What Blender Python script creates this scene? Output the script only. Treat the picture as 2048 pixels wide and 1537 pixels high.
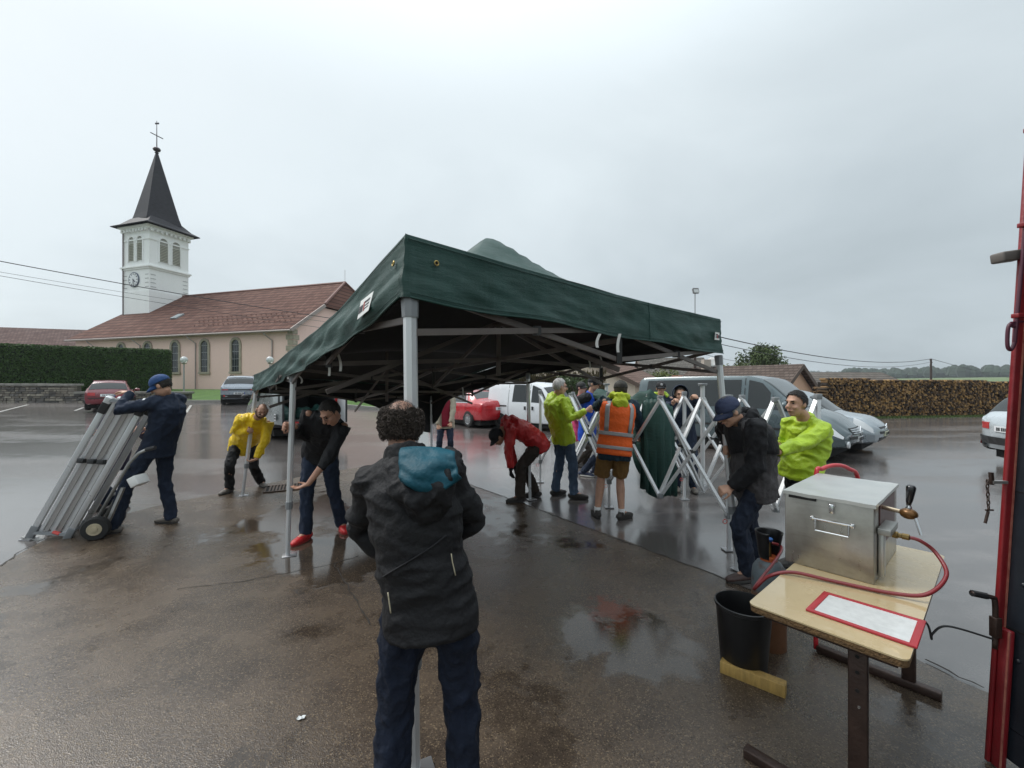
import bpy, bmesh, math, random
from mathutils import Vector, Matrix, noise
R = math.radians
random.seed(7)
sc = bpy.context.scene
for o in list(bpy.data.objects): bpy.data.objects.remove(o)
COL = sc.collection
# ------------------------------------------------------------------ camera
F, CH, HY = 850.0, 1.70, 768.5          # focal in photo pixels, lens height, horizon row
cam = bpy.data.cameras.new('camera'); camo = bpy.data.objects.new('camera', cam); COL.objects.link(camo)
cam.sensor_width = 36; cam.lens = F/2048*36; cam.clip_start = .05; cam.clip_end = 9000
camo.location = (0, 0, CH); camo.rotation_euler = (R(90), 0, 0)
sc.camera = camo
# ------------------------------------------------------------------ sky, overcast
SUN_AZ, SUN_EL = R(-68), R(50)           # azimuth from +Y, towards -X
sd = Vector((math.sin(SUN_AZ)*math.cos(SUN_EL), math.cos(SUN_AZ)*math.cos(SUN_EL), math.sin(SUN_EL)))
wd = bpy.data.worlds.new('World'); sc.world = wd; wd.use_nodes = True
nt = wd.node_tree; nt.nodes.clear()
def N(t, **k):
    n = nt.nodes.new(t)
    for a, b in k.items(): setattr(n, a, b)
    return n
def L(a, b): nt.links.new(a, b)
def M_(op, a, b=None, c=None):
    n = N('ShaderNodeMath', operation=op)
    for i, v in enumerate((a, b, c)):
        if v is None: continue
        if isinstance(v, (int, float)): n.inputs[i].default_value = v
        else: L(v, n.inputs[i])
    return n.outputs[0]
out = N('ShaderNodeOutputWorld'); bg = N('ShaderNodeBackground'); L(bg.outputs[0], out.inputs[0])
sky = N('ShaderNodeTexSky', sky_type='NISHITA'); sky.sun_disc = False
sky.sun_elevation = SUN_EL; sky.sun_rotation = SUN_AZ; sky.air_density = 1; sky.dust_density = 4
tc = N('ShaderNodeTexCoord'); sep = N('ShaderNodeSeparateXYZ'); L(tc.outputs['Generated'], sep.inputs[0])
zc = M_('MAXIMUM', sep.outputs[2], 0.0)
den = M_('ADD', zc, .22)
cu = N('ShaderNodeCombineXYZ'); L(M_('DIVIDE', sep.outputs[0], den), cu.inputs[0]); L(M_('DIVIDE', sep.outputs[1], den), cu.inputs[1])
n1 = N('ShaderNodeTexNoise'); n1.inputs['Scale'].default_value = .85; n1.inputs['Detail'].default_value = 7; n1.inputs['Roughness'].default_value = .52; n1.inputs['Distortion'].default_value = .35; L(cu.outputs[0], n1.inputs['Vector'])
n2 = N('ShaderNodeTexNoise'); n2.inputs['Scale'].default_value = .32; n2.inputs['Detail'].default_value = 2; L(cu.outputs[0], n2.inputs['Vector'])
dot = N('ShaderNodeVectorMath', operation='DOT_PRODUCT'); L(tc.outputs['Generated'], dot.inputs[0]); dot.inputs[1].default_value = sd
glow = M_('POWER', M_('MAXIMUM', M_('MULTIPLY_ADD', dot.outputs['Value'], .5, .5), 0.0), 2.6)
elev = M_('POWER', zc, .75)
val = M_('MULTIPLY_ADD', elev, .32, .37)
val = M_('MULTIPLY_ADD', glow, .36, val)
val = M_('ADD', val, M_('MULTIPLY', M_('SUBTRACT', n1.outputs[0], .5), .44))
val = M_('ADD', val, M_('MULTIPLY', M_('SUBTRACT', n2.outputs[0], .5), .26))
cr = N('ShaderNodeValToRGB'); L(val, cr.inputs[0]); e = cr.color_ramp.elements
e[0].position = .05; e[0].color = (.22, .26, .285, 1); e[1].position = 1.0; e[1].color = (.83, .90, .94, 1)
for p, c in ((.30, (.335, .39, .42, 1)), (.52, (.51, .58, .62, 1)), (.74, (.73, .81, .85, 1))):
    k = cr.color_ramp.elements.new(p); k.color = c
mul = N('ShaderNodeMix', data_type='RGBA', blend_type='MULTIPLY'); mul.inputs[0].default_value = 1
mul.inputs[7].default_value = (.08, .08, .08, 1); L(sky.outputs[0], mul.inputs[6])
mx = N('ShaderNodeMix', data_type='RGBA'); mx.inputs[0].default_value = .93
L(mul.outputs[2], mx.inputs[6]); L(cr.outputs[0], mx.inputs[7]); L(mx.outputs[2], bg.inputs[0]); 
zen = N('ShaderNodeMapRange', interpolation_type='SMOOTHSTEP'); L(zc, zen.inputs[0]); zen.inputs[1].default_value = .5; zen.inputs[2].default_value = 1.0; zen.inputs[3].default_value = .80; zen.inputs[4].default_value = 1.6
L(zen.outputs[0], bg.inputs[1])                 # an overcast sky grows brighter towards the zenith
sun = bpy.data.lights.new('sun', 'SUN'); sun.energy = 1.5; sun.angle = R(24); sun.color = (1, .97, .93)
suno = bpy.data.objects.new('sun', sun); COL.objects.link(suno)
suno.rotation_euler = sd.to_track_quat('Z', 'Y').to_euler()
vs = sc.view_settings; vs.view_transform = 'Standard'; vs.look = 'None'; vs.exposure = .5; vs.gamma = 1; vs.use_curve_mapping = False
# ------------------------------------------------------------------ helpers
def W(px, py, d): return Vector(((px-1024)/F*d, d, CH-(py-HY)/F*d))
def sm(t): t = max(0., min(1., t)); return t*t*(3-2*t)
def gz(x, y): return .95*sm((y-8)/28)*sm((-2-x)/13)
def Gp(px, py):
    z = 0.
    for _ in range(30):
        d = F*(CH-z)/(py-HY); x = (px-1024)/F*d; z = .5*z+.5*gz(x, d)
    return Vector((x, d, z))
def tag(o, label=None, cat=None, group=None, kind=None):
    if label: o['label'] = label
    if cat: o['category'] = cat
    if group: o['group'] = group
    if kind: o['kind'] = kind
    return o
def empty(name, loc, label=None, cat=None, rz=0, group=None):
    o = bpy.data.objects.new(name, None); COL.objects.link(o)
    o.location = loc; o.rotation_euler = (0, 0, rz); o.empty_display_size = .2
    return tag(o, label, cat, group)
def rootmat(o):
    m = Matrix.Identity(4)
    while o is not None: m = o.matrix_basis @ m; o = o.parent
    return m
class MB:
    def __init__(s): s.v = []; s.f = []
    def add(s, vs, fs):
        n = len(s.v); s.v += [Vector(v) for v in vs]; s.f += [tuple(i+n for i in f) for f in fs]; return s
    def box(s, c, size, rot=None, taper=1):
        x, y, z = [a/2 for a in size]; vs = []
        for k in (-1, 1):
            t = 1 if k < 0 else taper
            vs += [Vector((-x*t, -y*t, k*z)), Vector((x*t, -y*t, k*z)), Vector((x*t, y*t, k*z)), Vector((-x*t, y*t, k*z))]
        if rot is not None: vs = [rot @ v for v in vs]
        c = Vector(c)
        return s.add([v+c for v in vs], [(3, 2, 1, 0), (4, 5, 6, 7), (0, 1, 5, 4), (1, 2, 6, 5), (2, 3, 7, 6), (3, 0, 4, 7)])
    def bar(s, p0, p1, w, h=None, up=(0, 0, 1)):
        p0, p1 = Vector(p0), Vector(p1); h = h or w; d = p1-p0; ln = d.length
        if ln < 1e-6: return s
        d.normalize(); u = Vector(up)
        if abs(d.dot(u)) > .98: u = Vector((0, 1, 0)) if abs(d.y) < .9 else Vector((1, 0, 0))
        x = d.cross(u).normalized(); z = x.cross(d).normalized()
        m = Matrix((x, d, z)).transposed()
        return s.box((p0+p1)/2, (w, ln, h), m)
    def tube(s, pts, r, n=8, caps=True):
        pts = [Vector(p) for p in pts]; rs = r if isinstance(r, (list, tuple)) else [r]*len(pts)
        vs = []; fs = []; prev = None
        for i, p in enumerate(pts):
            t = (pts[min(i+1, len(pts)-1)]-pts[max(i-1, 0)]).normalized()
            if prev is None:
                a = Vector((0, 0, 1)) if abs(t.z) < .9 else Vector((1, 0, 0)); u = t.cross(a).normalized()
            else:
                u = prev-t*prev.dot(t); u = u.normalized() if u.length > 1e-6 else t.orthogonal().normalized()
            prev = u; w = t.cross(u)
            for k in range(n):
                a = 2*math.pi*k/n; vs.append(p+(u*math.cos(a)+w*math.sin(a))*rs[i])
        for i in range(len(pts)-1):
            for k in range(n):
                fs.append((i*n+k, i*n+(k+1) % n, (i+1)*n+(k+1) % n, (i+1)*n+k))
        if caps: fs += [tuple(range(n-1, -1, -1)), tuple((len(pts)-1)*n+k for k in range(n))]
        return s.add(vs, fs)
    def lathe(s, prof, c=(0, 0, 0), axis=(0, 0, 1), n=16, sx=1, sy=1):
        q = Vector((0, 0, 1)).rotation_difference(Vector(axis)); c = Vector(c); vs = []; fs = []
        for (r, z) in prof:
            for k in range(n):
                a = 2*math.pi*k/n; vs.append(c+q @ Vector((r*math.cos(a)*sx, r*math.sin(a)*sy, z)))
        for i in range(len(prof)-1):
            for k in range(n): fs.append((i*n+k, i*n+(k+1) % n, (i+1)*n+(k+1) % n, (i+1)*n+k))
        fs += [tuple(range(n-1, -1, -1)), tuple((len(prof)-1)*n+k for k in range(n))]
        return s.add(vs, fs)
    def ell(s, c, r, rot=None, n=12, m=8):
        vs = []; fs = []; c = Vector(c)
        for i in range(m+1):
            a = math.pi*i/m
            for k in range(n):
                b = 2*math.pi*k/n; v = Vector((r[0]*math.sin(a)*math.cos(b), r[1]*math.sin(a)*math.sin(b), -r[2]*math.cos(a)))
                vs.append(c+(rot @ v if rot is not None else v))
        for i in range(m):
            for k in range(n): fs.append((i*n+k, i*n+(k+1) % n, (i+1)*n+(k+1) % n, (i+1)*n+k))
        return s.add(vs, fs)
    def prism(s, poly, ext):          # poly: list of 3-D points, extruded by vector ext
        n = len(poly); e = Vector(ext); p = [Vector(q) for q in poly]
        return s.add(p+[q+e for q in p], [tuple(range(n)), tuple(range(2*n-1, n-1, -1))]+[(i, i+n, (i+1) % n+n, (i+1) % n) for i in range(n)])
    def grid(s, rows, close=False, flip=False):
        n = len(rows[0]); vs = [p for r in rows for p in r]; fs = []
        for i in range(len(rows)-1):
            for k in range(n if close else n-1):
                q = (i*n+k, i*n+(k+1) % n, (i+1)*n+(k+1) % n, (i+1)*n+k); fs.append(q[::-1] if flip else q)
        return s.add(vs, fs)
    def build(s, name, mat, parent=None, smooth=False, world=True, bevel=0, solid=0, auto=False):
        me = bpy.data.meshes.new(name); vs = s.v
        if parent is not None and world:
            im = rootmat(parent).inverted(); vs = [im @ v for v in vs]
        me.from_pydata([tuple(v) for v in vs], [], s.f); me.update()
        bm = bmesh.new(); bm.from_mesh(me); bmesh.ops.remove_doubles(bm, verts=bm.verts, dist=1e-5); bmesh.ops.recalc_face_normals(bm, faces=bm.faces)
        bm.to_mesh(me); bm.free()
        if smooth: me.polygons.foreach_set('use_smooth', [True]*len(me.polygons))
        o = bpy.data.objects.new(name, me); COL.objects.link(o); o.parent = parent
        if mat is not None: me.materials.append(mat)
        if solid:
            m = o.modifiers.new('s', 'SOLIDIFY'); m.thickness = solid; m.offset = 0
        if bevel:
            m = o.modifiers.new('b', 'BEVEL'); m.width = bevel; m.segments = 2; m.limit_method = 'ANGLE'; m.angle_limit = R(40)
            me.polygons.foreach_set('use_smooth', [True]*len(me.polygons))
        if auto:
            me.polygons.foreach_set('use_smooth', [True]*len(me.polygons)); me.set_sharp_from_angle(angle=R(35))
        return o
def inst(src, parent, mat4=None):
    o = src.copy(); COL.objects.link(o); o.parent = parent
    if mat4 is not None: o.matrix_basis = mat4
    return o
def copy_tree(o, parent=None):
    c = o.copy(); COL.objects.link(c); c.parent = parent
    for ch in o.children: copy_tree(ch, c)
    return c
# ------------------------------------------------------------------ materials
MATS = {}
def pm(name, col, rough=.6, metal=0, var=.0, vscale=8, bump=0, bscale=60, coat=0, spec=.5, stretch=None, col2=None, vcon=.5, trans=0, alpha=1, sheen=0, rvar=0, detail=4, ior=None):
    if name in MATS: return MATS[name]
    m = bpy.data.materials.new(name); m.use_nodes = True; t = m.node_tree; b = t.nodes['Principled BSDF']
    c = tuple(col)+(1,); b.inputs['Base Color'].default_value = c; b.inputs['Roughness'].default_value = rough
    b.inputs['Metallic'].default_value = metal; b.inputs['Specular IOR Level'].default_value = spec
    b.inputs['Coat Weight'].default_value = coat; b.inputs['Coat Roughness'].default_value = .06
    b.inputs['Transmission Weight'].default_value = trans; b.inputs['Alpha'].default_value = alpha
    b.inputs['Sheen Weight'].default_value = sheen
    if ior: b.inputs['IOR'].default_value = ior
    if var or bump or col2 or rvar:
        tx = t.nodes.new('ShaderNodeTexCoord'); src = tx.outputs['Object']
        if stretch:
            mp = t.nodes.new('ShaderNodeMapping'); mp.inputs['Scale'].default_value = stretch; t.links.new(src, mp.inputs[0]); src = mp.outputs[0]
    if var or col2 or rvar:
        nz = t.nodes.new('ShaderNodeTexNoise'); nz.inputs['Scale'].default_value = vscale; nz.inputs['Detail'].default_value = detail; nz.inputs['Roughness'].default_value = .6
        t.links.new(src, nz.inputs['Vector'])
    if var or col2:
        rp = t.nodes.new('ShaderNodeValToRGB'); rp.color_ramp.elements[0].position = .5-vcon*.5; rp.color_ramp.elements[1].position = .5+vcon*.5
        c2 = tuple(col2)+(1,) if col2 else tuple(min(1, x*(1+var)) for x in col)+(1,)
        c1 = c if col2 else tuple(x*(1-var) for x in col)+(1,)
        rp.color_ramp.elements[0].color = c1; rp.color_ramp.elements[1].color = c2
        t.links.new(nz.outputs[0], rp.inputs[0]); t.links.new(rp.outputs[0], b.inputs['Base Color'])
    if rvar:
        mr = t.nodes.new('ShaderNodeMapRange'); mr.inputs[1].default_value = .3; mr.inputs[2].default_value = .7; mr.inputs[3].default_value = max(0, rough-rvar); mr.inputs[4].default_value = min(1, rough+rvar)
        t.links.new(nz.outputs[0], mr.inputs[0]); t.links.new(mr.outputs[0], b.inputs['Roughness'])
    if bump:
        nb = t.nodes.new('ShaderNodeTexNoise'); nb.inputs['Scale'].default_value = bscale; nb.inputs['Detail'].default_value = 5; t.links.new(src, nb.inputs['Vector'])
        bp = t.nodes.new('ShaderNodeBump'); bp.inputs['Strength'].default_value = bump; bp.inputs['Distance'].default_value = .02
        t.links.new(nb.outputs[0], bp.inputs['Height']); t.links.new(bp.outputs[0], b.inputs['Normal'])
    MATS[name] = m; return m
class NT:                                  # small node-writing helper
    def __init__(s, m): s.t = m.node_tree; s.b = s.t.nodes['Principled BSDF']
    def n(s, ty, ins=None, **k):
        q = s.t.nodes.new(ty)
        for a, b in k.items(): setattr(q, a, b)
        for a, b in (ins or {}).items():
            if hasattr(b, 'is_linked'): s.t.links.new(b, q.inputs[a])
            else: q.inputs[a].default_value = b
        return q
    def m(s, op, a, b=None, c=None):
        d = {0: a}
        if b is not None: d[1] = b
        if c is not None: d[2] = c
        return s.n('ShaderNodeMath', d, operation=op).outputs[0]
    def ramp(s, f, stops):
        q = s.n('ShaderNodeValToRGB', {0: f}); e = q.color_ramp.elements
        e[0].position, e[0].color = stops[0][0], tuple(stops[0][1])+(1,); e[1].position, e[1].color = stops[-1][0], tuple(stops[-1][1])+(1,)
        for p, c in stops[1:-1]: k = e.new(p); k.color = tuple(c)+(1,)
        return q.outputs[0]
    def mix(s, f, a, b, bt='MIX'): return s.n('ShaderNodeMix', {0: f, 6: a, 7: b}, data_type='RGBA', blend_type=bt).outputs[2]
    def noise(s, v, sc_, det=4, ro=.55, dist=0): return s.n('ShaderNodeTexNoise', {'Vector': v, 'Scale': sc_, 'Detail': det, 'Roughness': ro, 'Distortion': dist}).outputs[0]
    def map(s, v, sca=(1, 1, 1), rot=(0, 0, 0), loc=(0, 0, 0)): return s.n('ShaderNodeMapping', {0: v, 1: loc, 2: rot, 3: sca}).outputs[0]
    def obj(s): return s.n('ShaderNodeTexCoord').outputs['Object']
    def rng(s, f, a, b, c, d): return s.n('ShaderNodeMapRange', {0: f, 1: a, 2: b, 3: c, 4: d}).outputs[0]
    def set(s, k, v):
        if hasattr(v, 'is_linked'): s.t.links.new(v, s.b.inputs[k])
        else: s.b.inputs[k].default_value = v
    def bump(s, h, st, dist=.01): s.set('Normal', s.n('ShaderNodeBump', {'Height': h, 'Strength': st, 'Distance': dist}).outputs[0])
def newmat(name):
    m = bpy.data.materials.new(name); m.use_nodes = True; MATS[name] = m; return m, NT(m)
# ------------------------------------------------------------------ ground
def wet_ground(name, concrete):
    m, q = newmat(name); co = q.obj()
    big = q.noise(co, .16 if not concrete else .55, 4, .6, .6)
    streak = q.noise(q.map(co, (.10, .62, .5), (0, 0, R(-8))), 1.0, 4, .55, .8)
    med = q.noise(co, 2.3, 5, .6)
    fine = q.noise(co, 55, 3, .6)
    grit = q.n('ShaderNodeTexVoronoi', {'Vector': co, 'Scale': 185 if concrete else 190}).outputs
    gcol = q.ramp(q.m('MULTIPLY', grit[1], 1.0), [(0, (.2, .2, .2)), (1, (.9, .9, .9))]) if False else None
    cell = q.n('ShaderNodeSeparateColor', {0: grit[1]}).outputs[0]
    if concrete:
        base = q.ramp(big, [(.28, (.030, .023, .018)), (.5, (.058, .043, .033)), (.68, (.095, .070, .050)), (.8, (.052, .038, .030))])
        base = q.mix(q.rng(med, .35, .72, 0, .75), base, (.115, .083, .056, 1))
        base = q.mix(q.rng(cell, .84, .95, 0, .6), base, (.24, .18, .115, 1))
        base = q.mix(q.rng(cell, .25, .08, 0, .6), base, (.018, .015, .013, 1))
        base = q.mix(q.rng(fine, .52, .78, 0, .25), base, (.13, .10, .075, 1))
        pud = q.m('ADD', q.m('MULTIPLY', q.noise(co, .62, 3, .5, .4), .75), q.m('MULTIPLY', q.noise(co, 5, 3, .6), .25))
        for cx, cy, rr, am in ((1.05, 2.75, .55, .16), (.62, 3.0, .35, .10), (2.0, 2.25, .45, .18), (1.75, 1.7, .4, .10), (-1.75, 4.4, .7, .12), (-1.2, 2.9, .5, .07), (-2.6, 5.6, .6, .08), (-3.6, 4.4, .6, .07), (-.2, 5.6, .6, .06)):
            dd = q.n('ShaderNodeVectorMath', {0: co, 1: (cx, cy, 0)}, operation='DISTANCE').outputs['Value']
            pud = q.m('ADD', pud, q.rng(dd, rr*1.6, 0, 0, am))
        wet = q.rng(pud, .525, .585, 0, 1)
        # a rust stain and a few dark cracks with shapes of their own
        rs = q.n('ShaderNodeVectorMath', {0: co, 1: (.75, 3.17, 0)}, operation='DISTANCE').outputs['Value']
        rs2 = q.m('ADD', rs, q.m('MULTIPLY', q.m('SUBTRACT', q.noise(co, 9, 4, .7), .5), .75))
        base = q.mix(q.rng(rs2, .20, .10, 0, .8), base, (.14, .035, .016, 1))
        rl, rh = .15, .36
    else:
        base = q.ramp(big, [(.3, (.105, .096, .092)), (.5, (.15, .135, .129)), (.7, (.19, .168, .158))])
        base = q.mix(q.rng(cell, .84, .97, 0, .5), base, (.17, .155, .145, 1))
        base = q.mix(q.rng(fine, .5, .8, 0, .3), base, (.10, .085, .08, 1))
        pud = q.m('ADD', q.m('MULTIPLY', streak, .72), q.m('MULTIPLY', med, .28))
        wet = q.rng(pud, .37, .50, 0, 1)
        rl, rh = .14, .32
    rough = q.rng(q.m('ADD', q.m('MULTIPLY', med, .5), q.m('MULTIPLY', streak, .5)), .36, .64, rl, rh)
    rough = q.m('ADD', q.m('MULTIPLY', rough, q.m('SUBTRACT', 1.0, wet)), q.m('MULTIPLY', wet, .08 if concrete else .15))
    base = q.mix(q.m('MULTIPLY', wet, .45), base, (.02, .017, .015, 1))
    q.set('Base Color', base); q.set('Roughness', rough); q.set('IOR', 1.5 if concrete else 1.8); q.set('Specular IOR Level', .55 if concrete else .9)
    h = q.m('ADD', q.m('MULTIPLY', grit[0], .6), q.m('MULTIPLY', fine, .8))
    dry = q.m('SUBTRACT', 1.0, q.m('MULTIPLY', wet, .93))
    q.bump(q.m('MULTIPLY', h, dry), .34 if concrete else .16, .006)
    return m
def gridsheet(name, xs, ys, zf, mat, kind='structure'):
    rows = [[Vector((x, y, zf(x, y))) for x in xs] for y in ys]
    return tag(MB().grid(rows).build(name, mat, smooth=True), kind=kind)
fr = lambda a, b, n: [a+(b-a)*i/(n-1) for i in range(n)]
asph = gridsheet('ground', fr(-75, 75, 61), fr(-8, 62, 57), lambda x, y: gz(x, y)-.004, wet_ground('wet_asphalt', False))
# concrete apron, its own slab edge (real outline on the ground)
conc_mat = wet_ground('wet_concrete', True)
outl = [Gp(-260, 1245), Gp(0, 1132), Gp(100, 1072), Gp(300, 1016), Gp(470, 981), Gp(620, 951), Gp(760, 929), Gp(852, 938), Gp(930, 966), Gp(1060, 1013), Gp(1200, 1066), Gp(1330, 1113), Gp(1445, 1158), Gp(1600, 1216), Gp(1780, 1292), Gp(1990, 1392), Gp(2350, 1560)]
pts = []
for a, b in zip(outl, outl[1:]):
    for k in range(6):
        p = a.lerp(b, k/6); j = noise.noise(p*3)*.035+noise.noise(p*11)*.015; pts.append(Vector((p.x+j, p.y+j, .004)))
pts += [outl[-1], Vector((3.5, -3, .004)), Vector((-6, -3, .004))]
for p in pts: p.z = .006
tag(MB().add(pts, [tuple(range(len(pts)))]).build('concrete_apron', conc_mat), kind='structure')
crack_m = pm('crack_dirt', (.018, .014, .011), .75)
def crack(pxs, w, seed):
    rnd = random.Random(seed); P = [Gp(*p) for p in pxs]; mb = MB(); L1 = []; R1 = []
    for a, b in zip(P, P[1:]):
        n = max(3, int((b-a).length/.06)); d = (b-a).normalized(); s = Vector((-d.y, d.x, 0))
        for k in range(n):
            p = a.lerp(b, k/n)+s*rnd.uniform(-.012, .012); ww = w*rnd.uniform(.35, 1); p.z = .009
            L1.append(p+s*ww); R1.append(p-s*ww)
    mb.grid([L1, R1]); return tag(mb.build('pavement_crack', crack_m), kind='structure')
crack([(355, 1180), (480, 1166), (600, 1142), (665, 1130), (730, 1110)], .006, 1)
crack([(668, 1130), (690, 1168), (715, 1205), (742, 1260)], .007, 2)
crack([(0, 1134), (40, 1106), (100, 1073), (140, 1058)], .012, 3)
crack([(930, 967), (1060, 1014), (1200, 1067), (1330, 1114), (1450, 1160), (1520, 1190)], .010, 4)
crack([(1850, 1322), (1920, 1357), (1990, 1392)], .010, 5)
# painted parking lines
pl = pm('road_paint', (.42, .41, .38), .35, var=.35, vscale=5, vcon=.3)
def pline(a, b, w):
    mb = MB(); d = (b-a); s = Vector((-d.y, d.x, 0)).normalized()*w; A = []; B = []
    for k in range(9):
        p = a.lerp(b, k/8); z = gz(p.x, p.y)+.006; A.append(Vector((p.x+s.x, p.y+s.y, z))); B.append(Vector((p.x-s.x, p.y-s.y, z)))
    tag(mb.grid([A, B]).build('parking_line', pl), kind='structure')
for a, b in (((-20, 829), (56, 810)), ((150, 822), (166, 816)), ((372, 826), (382, 811)), ((690, 808), (712, 806))):
    pline(Gp(*a), Gp(*b), .055)
# drain grate
dg = Gp(577, 977); t = empty('drain_grate', (dg.x, dg.y, 0), 'rusty iron drain grate set in the concrete behind the legs of the black jacketed man', 'drain grate', R(25))
iron = pm('rusty_iron', (.035, .026, .02), .45, .6, col2=(.09, .05, .03), vscale=18, bump=.3)
hole = pm('drain_dark', (.004, .004, .004), .9)
MB().box((0, 0, .009), (.62, .40, .004)).build('pit', hole, t, world=False)
fm = MB()
for sx in (-1, 1): fm.box((sx*.325, 0, .014), (.03, .46, .022))
for sy in (-1, 1): fm.box((0, sy*.215, .014), (.62, .03, .022))
fm.build('frame', iron, t, world=False)
g0 = MB().box((0, 0, .016), (.022, .40, .02)).build('slat', iron, t, world=False); g0.location.x = -.26
for k in range(1, 12):
    c = inst(g0, t); c.location.x = -.26+k*.0472
# far land
gm, q = newmat('field_grass'); co = q.obj()
c = q.ramp(q.noise(q.map(co, (.006, .02, .01)), 1, 5, .6), [(.3, (.06, .10, .03)), (.5, (.10, .15, .045)), (.7, (.13, .15, .06))])
q.set('Base Color', c); q.set('Roughness', .9)
def fz(x, y):
    r = math.hypot(x, y); t = sm((r-55)/700); base = .5*sm((r-48)/30)*0-1.2*sm((r-45)/30)
    h = base+11*t+noise.noise(Vector((x*.004, y*.004, 3)))*3*t
    far = sm((r-1100)/1900); az = math.atan2(x, y)
    h += far*(34+16*noise.noise(Vector((az*3.1, 1.7, 0)))+9*noise.noise(Vector((az*9, r*.0012, 5))))
    return h
rs_ = [46, 60, 80, 110, 150, 210, 290, 400, 550, 750, 1000, 1300, 1700, 2200, 2800, 3500, 4300]
rows = []
for r in rs_: rows.append([Vector((r*math.sin(a), r*math.cos(a), fz(r*math.sin(a), r*math.cos(a))-(.3 if r < 50 else 0))) for a in fr(R(-100), R(100), 121)])
tag(MB().grid(rows).build('fields', gm, smooth=True), kind='structure')
tag(MB().add([(-300, -200, -1.3), (300, -200, -1.3), (300, 60, -1.3), (-300, 60, -1.3)], [(0, 1, 2, 3)]).build('ground_base', gm), kind='structure')
# ------------------------------------------------------------------ church
TH = R(17.3); cu_ = Vector((-math.cos(TH), math.sin(TH), 0)); cv_ = Vector((math.sin(TH), math.cos(TH), 0))
C0 = Vector(((585-1024)/F*33, 33, 0)); ZG = .9
def cp(u, v, z): return C0+cu_*u+cv_*v+Vector((0, 0, z))
church = empty('church', C0+Vector((0, 0, ZG)), 'pink rendered village church with white bell tower and dark pointed spire behind the hedge', 'church')
def wallmat(name, c, dirty):
    m, q = newmat(name); co = q.obj()
    s1 = q.noise(q.map(co, (1.2, 1.2, .25)), 1.0, 5, .65); s2 = q.noise(co, 9, 4, .6)
    col = q.mix(q.rng(s1, .45, .75, 0, .5), tuple(c)+(1,), tuple(dirty)+(1,)); col = q.mix(q.rng(s2, .45, .8, 0, .25), col, tuple(x*.8 for x in dirty)+(1,))
    q.set('Base Color', col); q.set('Roughness', .85); q.bump(q.noise(co, 40, 3), .25, .02); return m
pink = wallmat('pink_render', (.84, .60, .53), (.79, .57, .50)); white = wallmat('white_render', (.90, .91, .90), (.80, .81, .80))
stone = pm('sandstone', (.36, .32, .25), .85, var=.25, vscale=5, bump=.4, bscale=30)
gutter = pm('zinc', (.33, .28, .26), .45, .3, var=.15); glassd = pm('leaded_glass', (.035, .04, .045), .12, var=.4, vscale=14, bump=.15, bscale=7)
lead = pm('leading', (.30, .31, .31), .5)
def tilemat(name, c1, c2, c3, du, dv, rows=.34, cols=.26):
    m, q = newmat(name); co = q.obj()
    # coordinates along the roof: a along ridge, height for the courses
    dx = q.n('ShaderNodeVectorMath', {0: co, 1: du}, operation='DOT_PRODUCT').outputs['Value']
    dz = q.n('ShaderNodeVectorMath', {0: co, 1: dv}, operation='DOT_PRODUCT').outputs['Value']
    v = q.n('ShaderNodeCombineXYZ', {0: dx, 1: dz, 2: 0.}).outputs[0]
    br = q.n('ShaderNodeTexBrick', {'Vector': v, 'Scale': 1.0, 'Brick Width': cols, 'Row Height': rows, 'Mortar Size': .022, 'Mortar Smooth': .3, 'Bias': 0., 'Color1': (0, 0, 0, 1), 'Color2': (1, 1, 1, 1), 'Mortar': (.5, .5, .5, 1)})
    tone = q.m('ADD', q.m('MULTIPLY', br.outputs[0], .5), q.m('MULTIPLY', q.noise(co, .8, 4, .6), .6))
    col = q.ramp(tone, [(.2, c1), (.5, c2), (.85, c3)])
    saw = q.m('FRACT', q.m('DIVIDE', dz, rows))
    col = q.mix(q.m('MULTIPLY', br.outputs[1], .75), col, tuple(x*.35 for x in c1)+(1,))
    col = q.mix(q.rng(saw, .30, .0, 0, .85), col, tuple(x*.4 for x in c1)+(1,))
    q.set('Base Color', col); q.set('Roughness', .9); q.set('Specular IOR Level', .2); q.bump(q.m('MULTIPLY', q.m('SUBTRACT', 1., saw), 1.), .7, .04)
    return m
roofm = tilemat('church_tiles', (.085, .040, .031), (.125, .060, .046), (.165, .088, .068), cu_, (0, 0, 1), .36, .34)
slate = pm('slate', (.026, .025, .031), .6, spec=.25, var=.35, vscale=3, bump=.25, bscale=25, stretch=(1, 1, 3))
NL, HWD, SL, ZE = 26.4, 7.3, .69, 6.09
def rz_(v): return ZE+SL*v
def roof_pt(u, v, dz=0): return cp(u, v, rz_(v)+dz)
# walls: front, back, gables
w = MB()
w.prism([cp(0, .0, ZG-.6), cp(NL-.5, 0, ZG-.6), cp(NL-.5, 0, ZE+.15), cp(0, 0, ZE+.15)], cv_*.5)
w.prism([cp(0, 2*HWD-.5, ZG-.6), cp(NL-.5, 2*HWD-.5, ZG-.6), cp(NL-.5, 2*HWD-.5, ZE+.15), cp(0, 2*HWD-.5, ZE+.15)], cv_*.5)
gb = 3.22
for u in (0.01, NL-1.0):
    w.prism([cp(u, .5, ZG-.6), cp(u, 2*HWD-.5, ZG-.6), cp(u, 2*HWD-.5, ZE+.3), cp(u, 2*HWD-gb, rz_(gb)-.12), cp(u, gb, rz_(gb)-.12), cp(u, .5, ZE+.3)], cu_*.45)
w.build('wall', pink, church)
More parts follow.
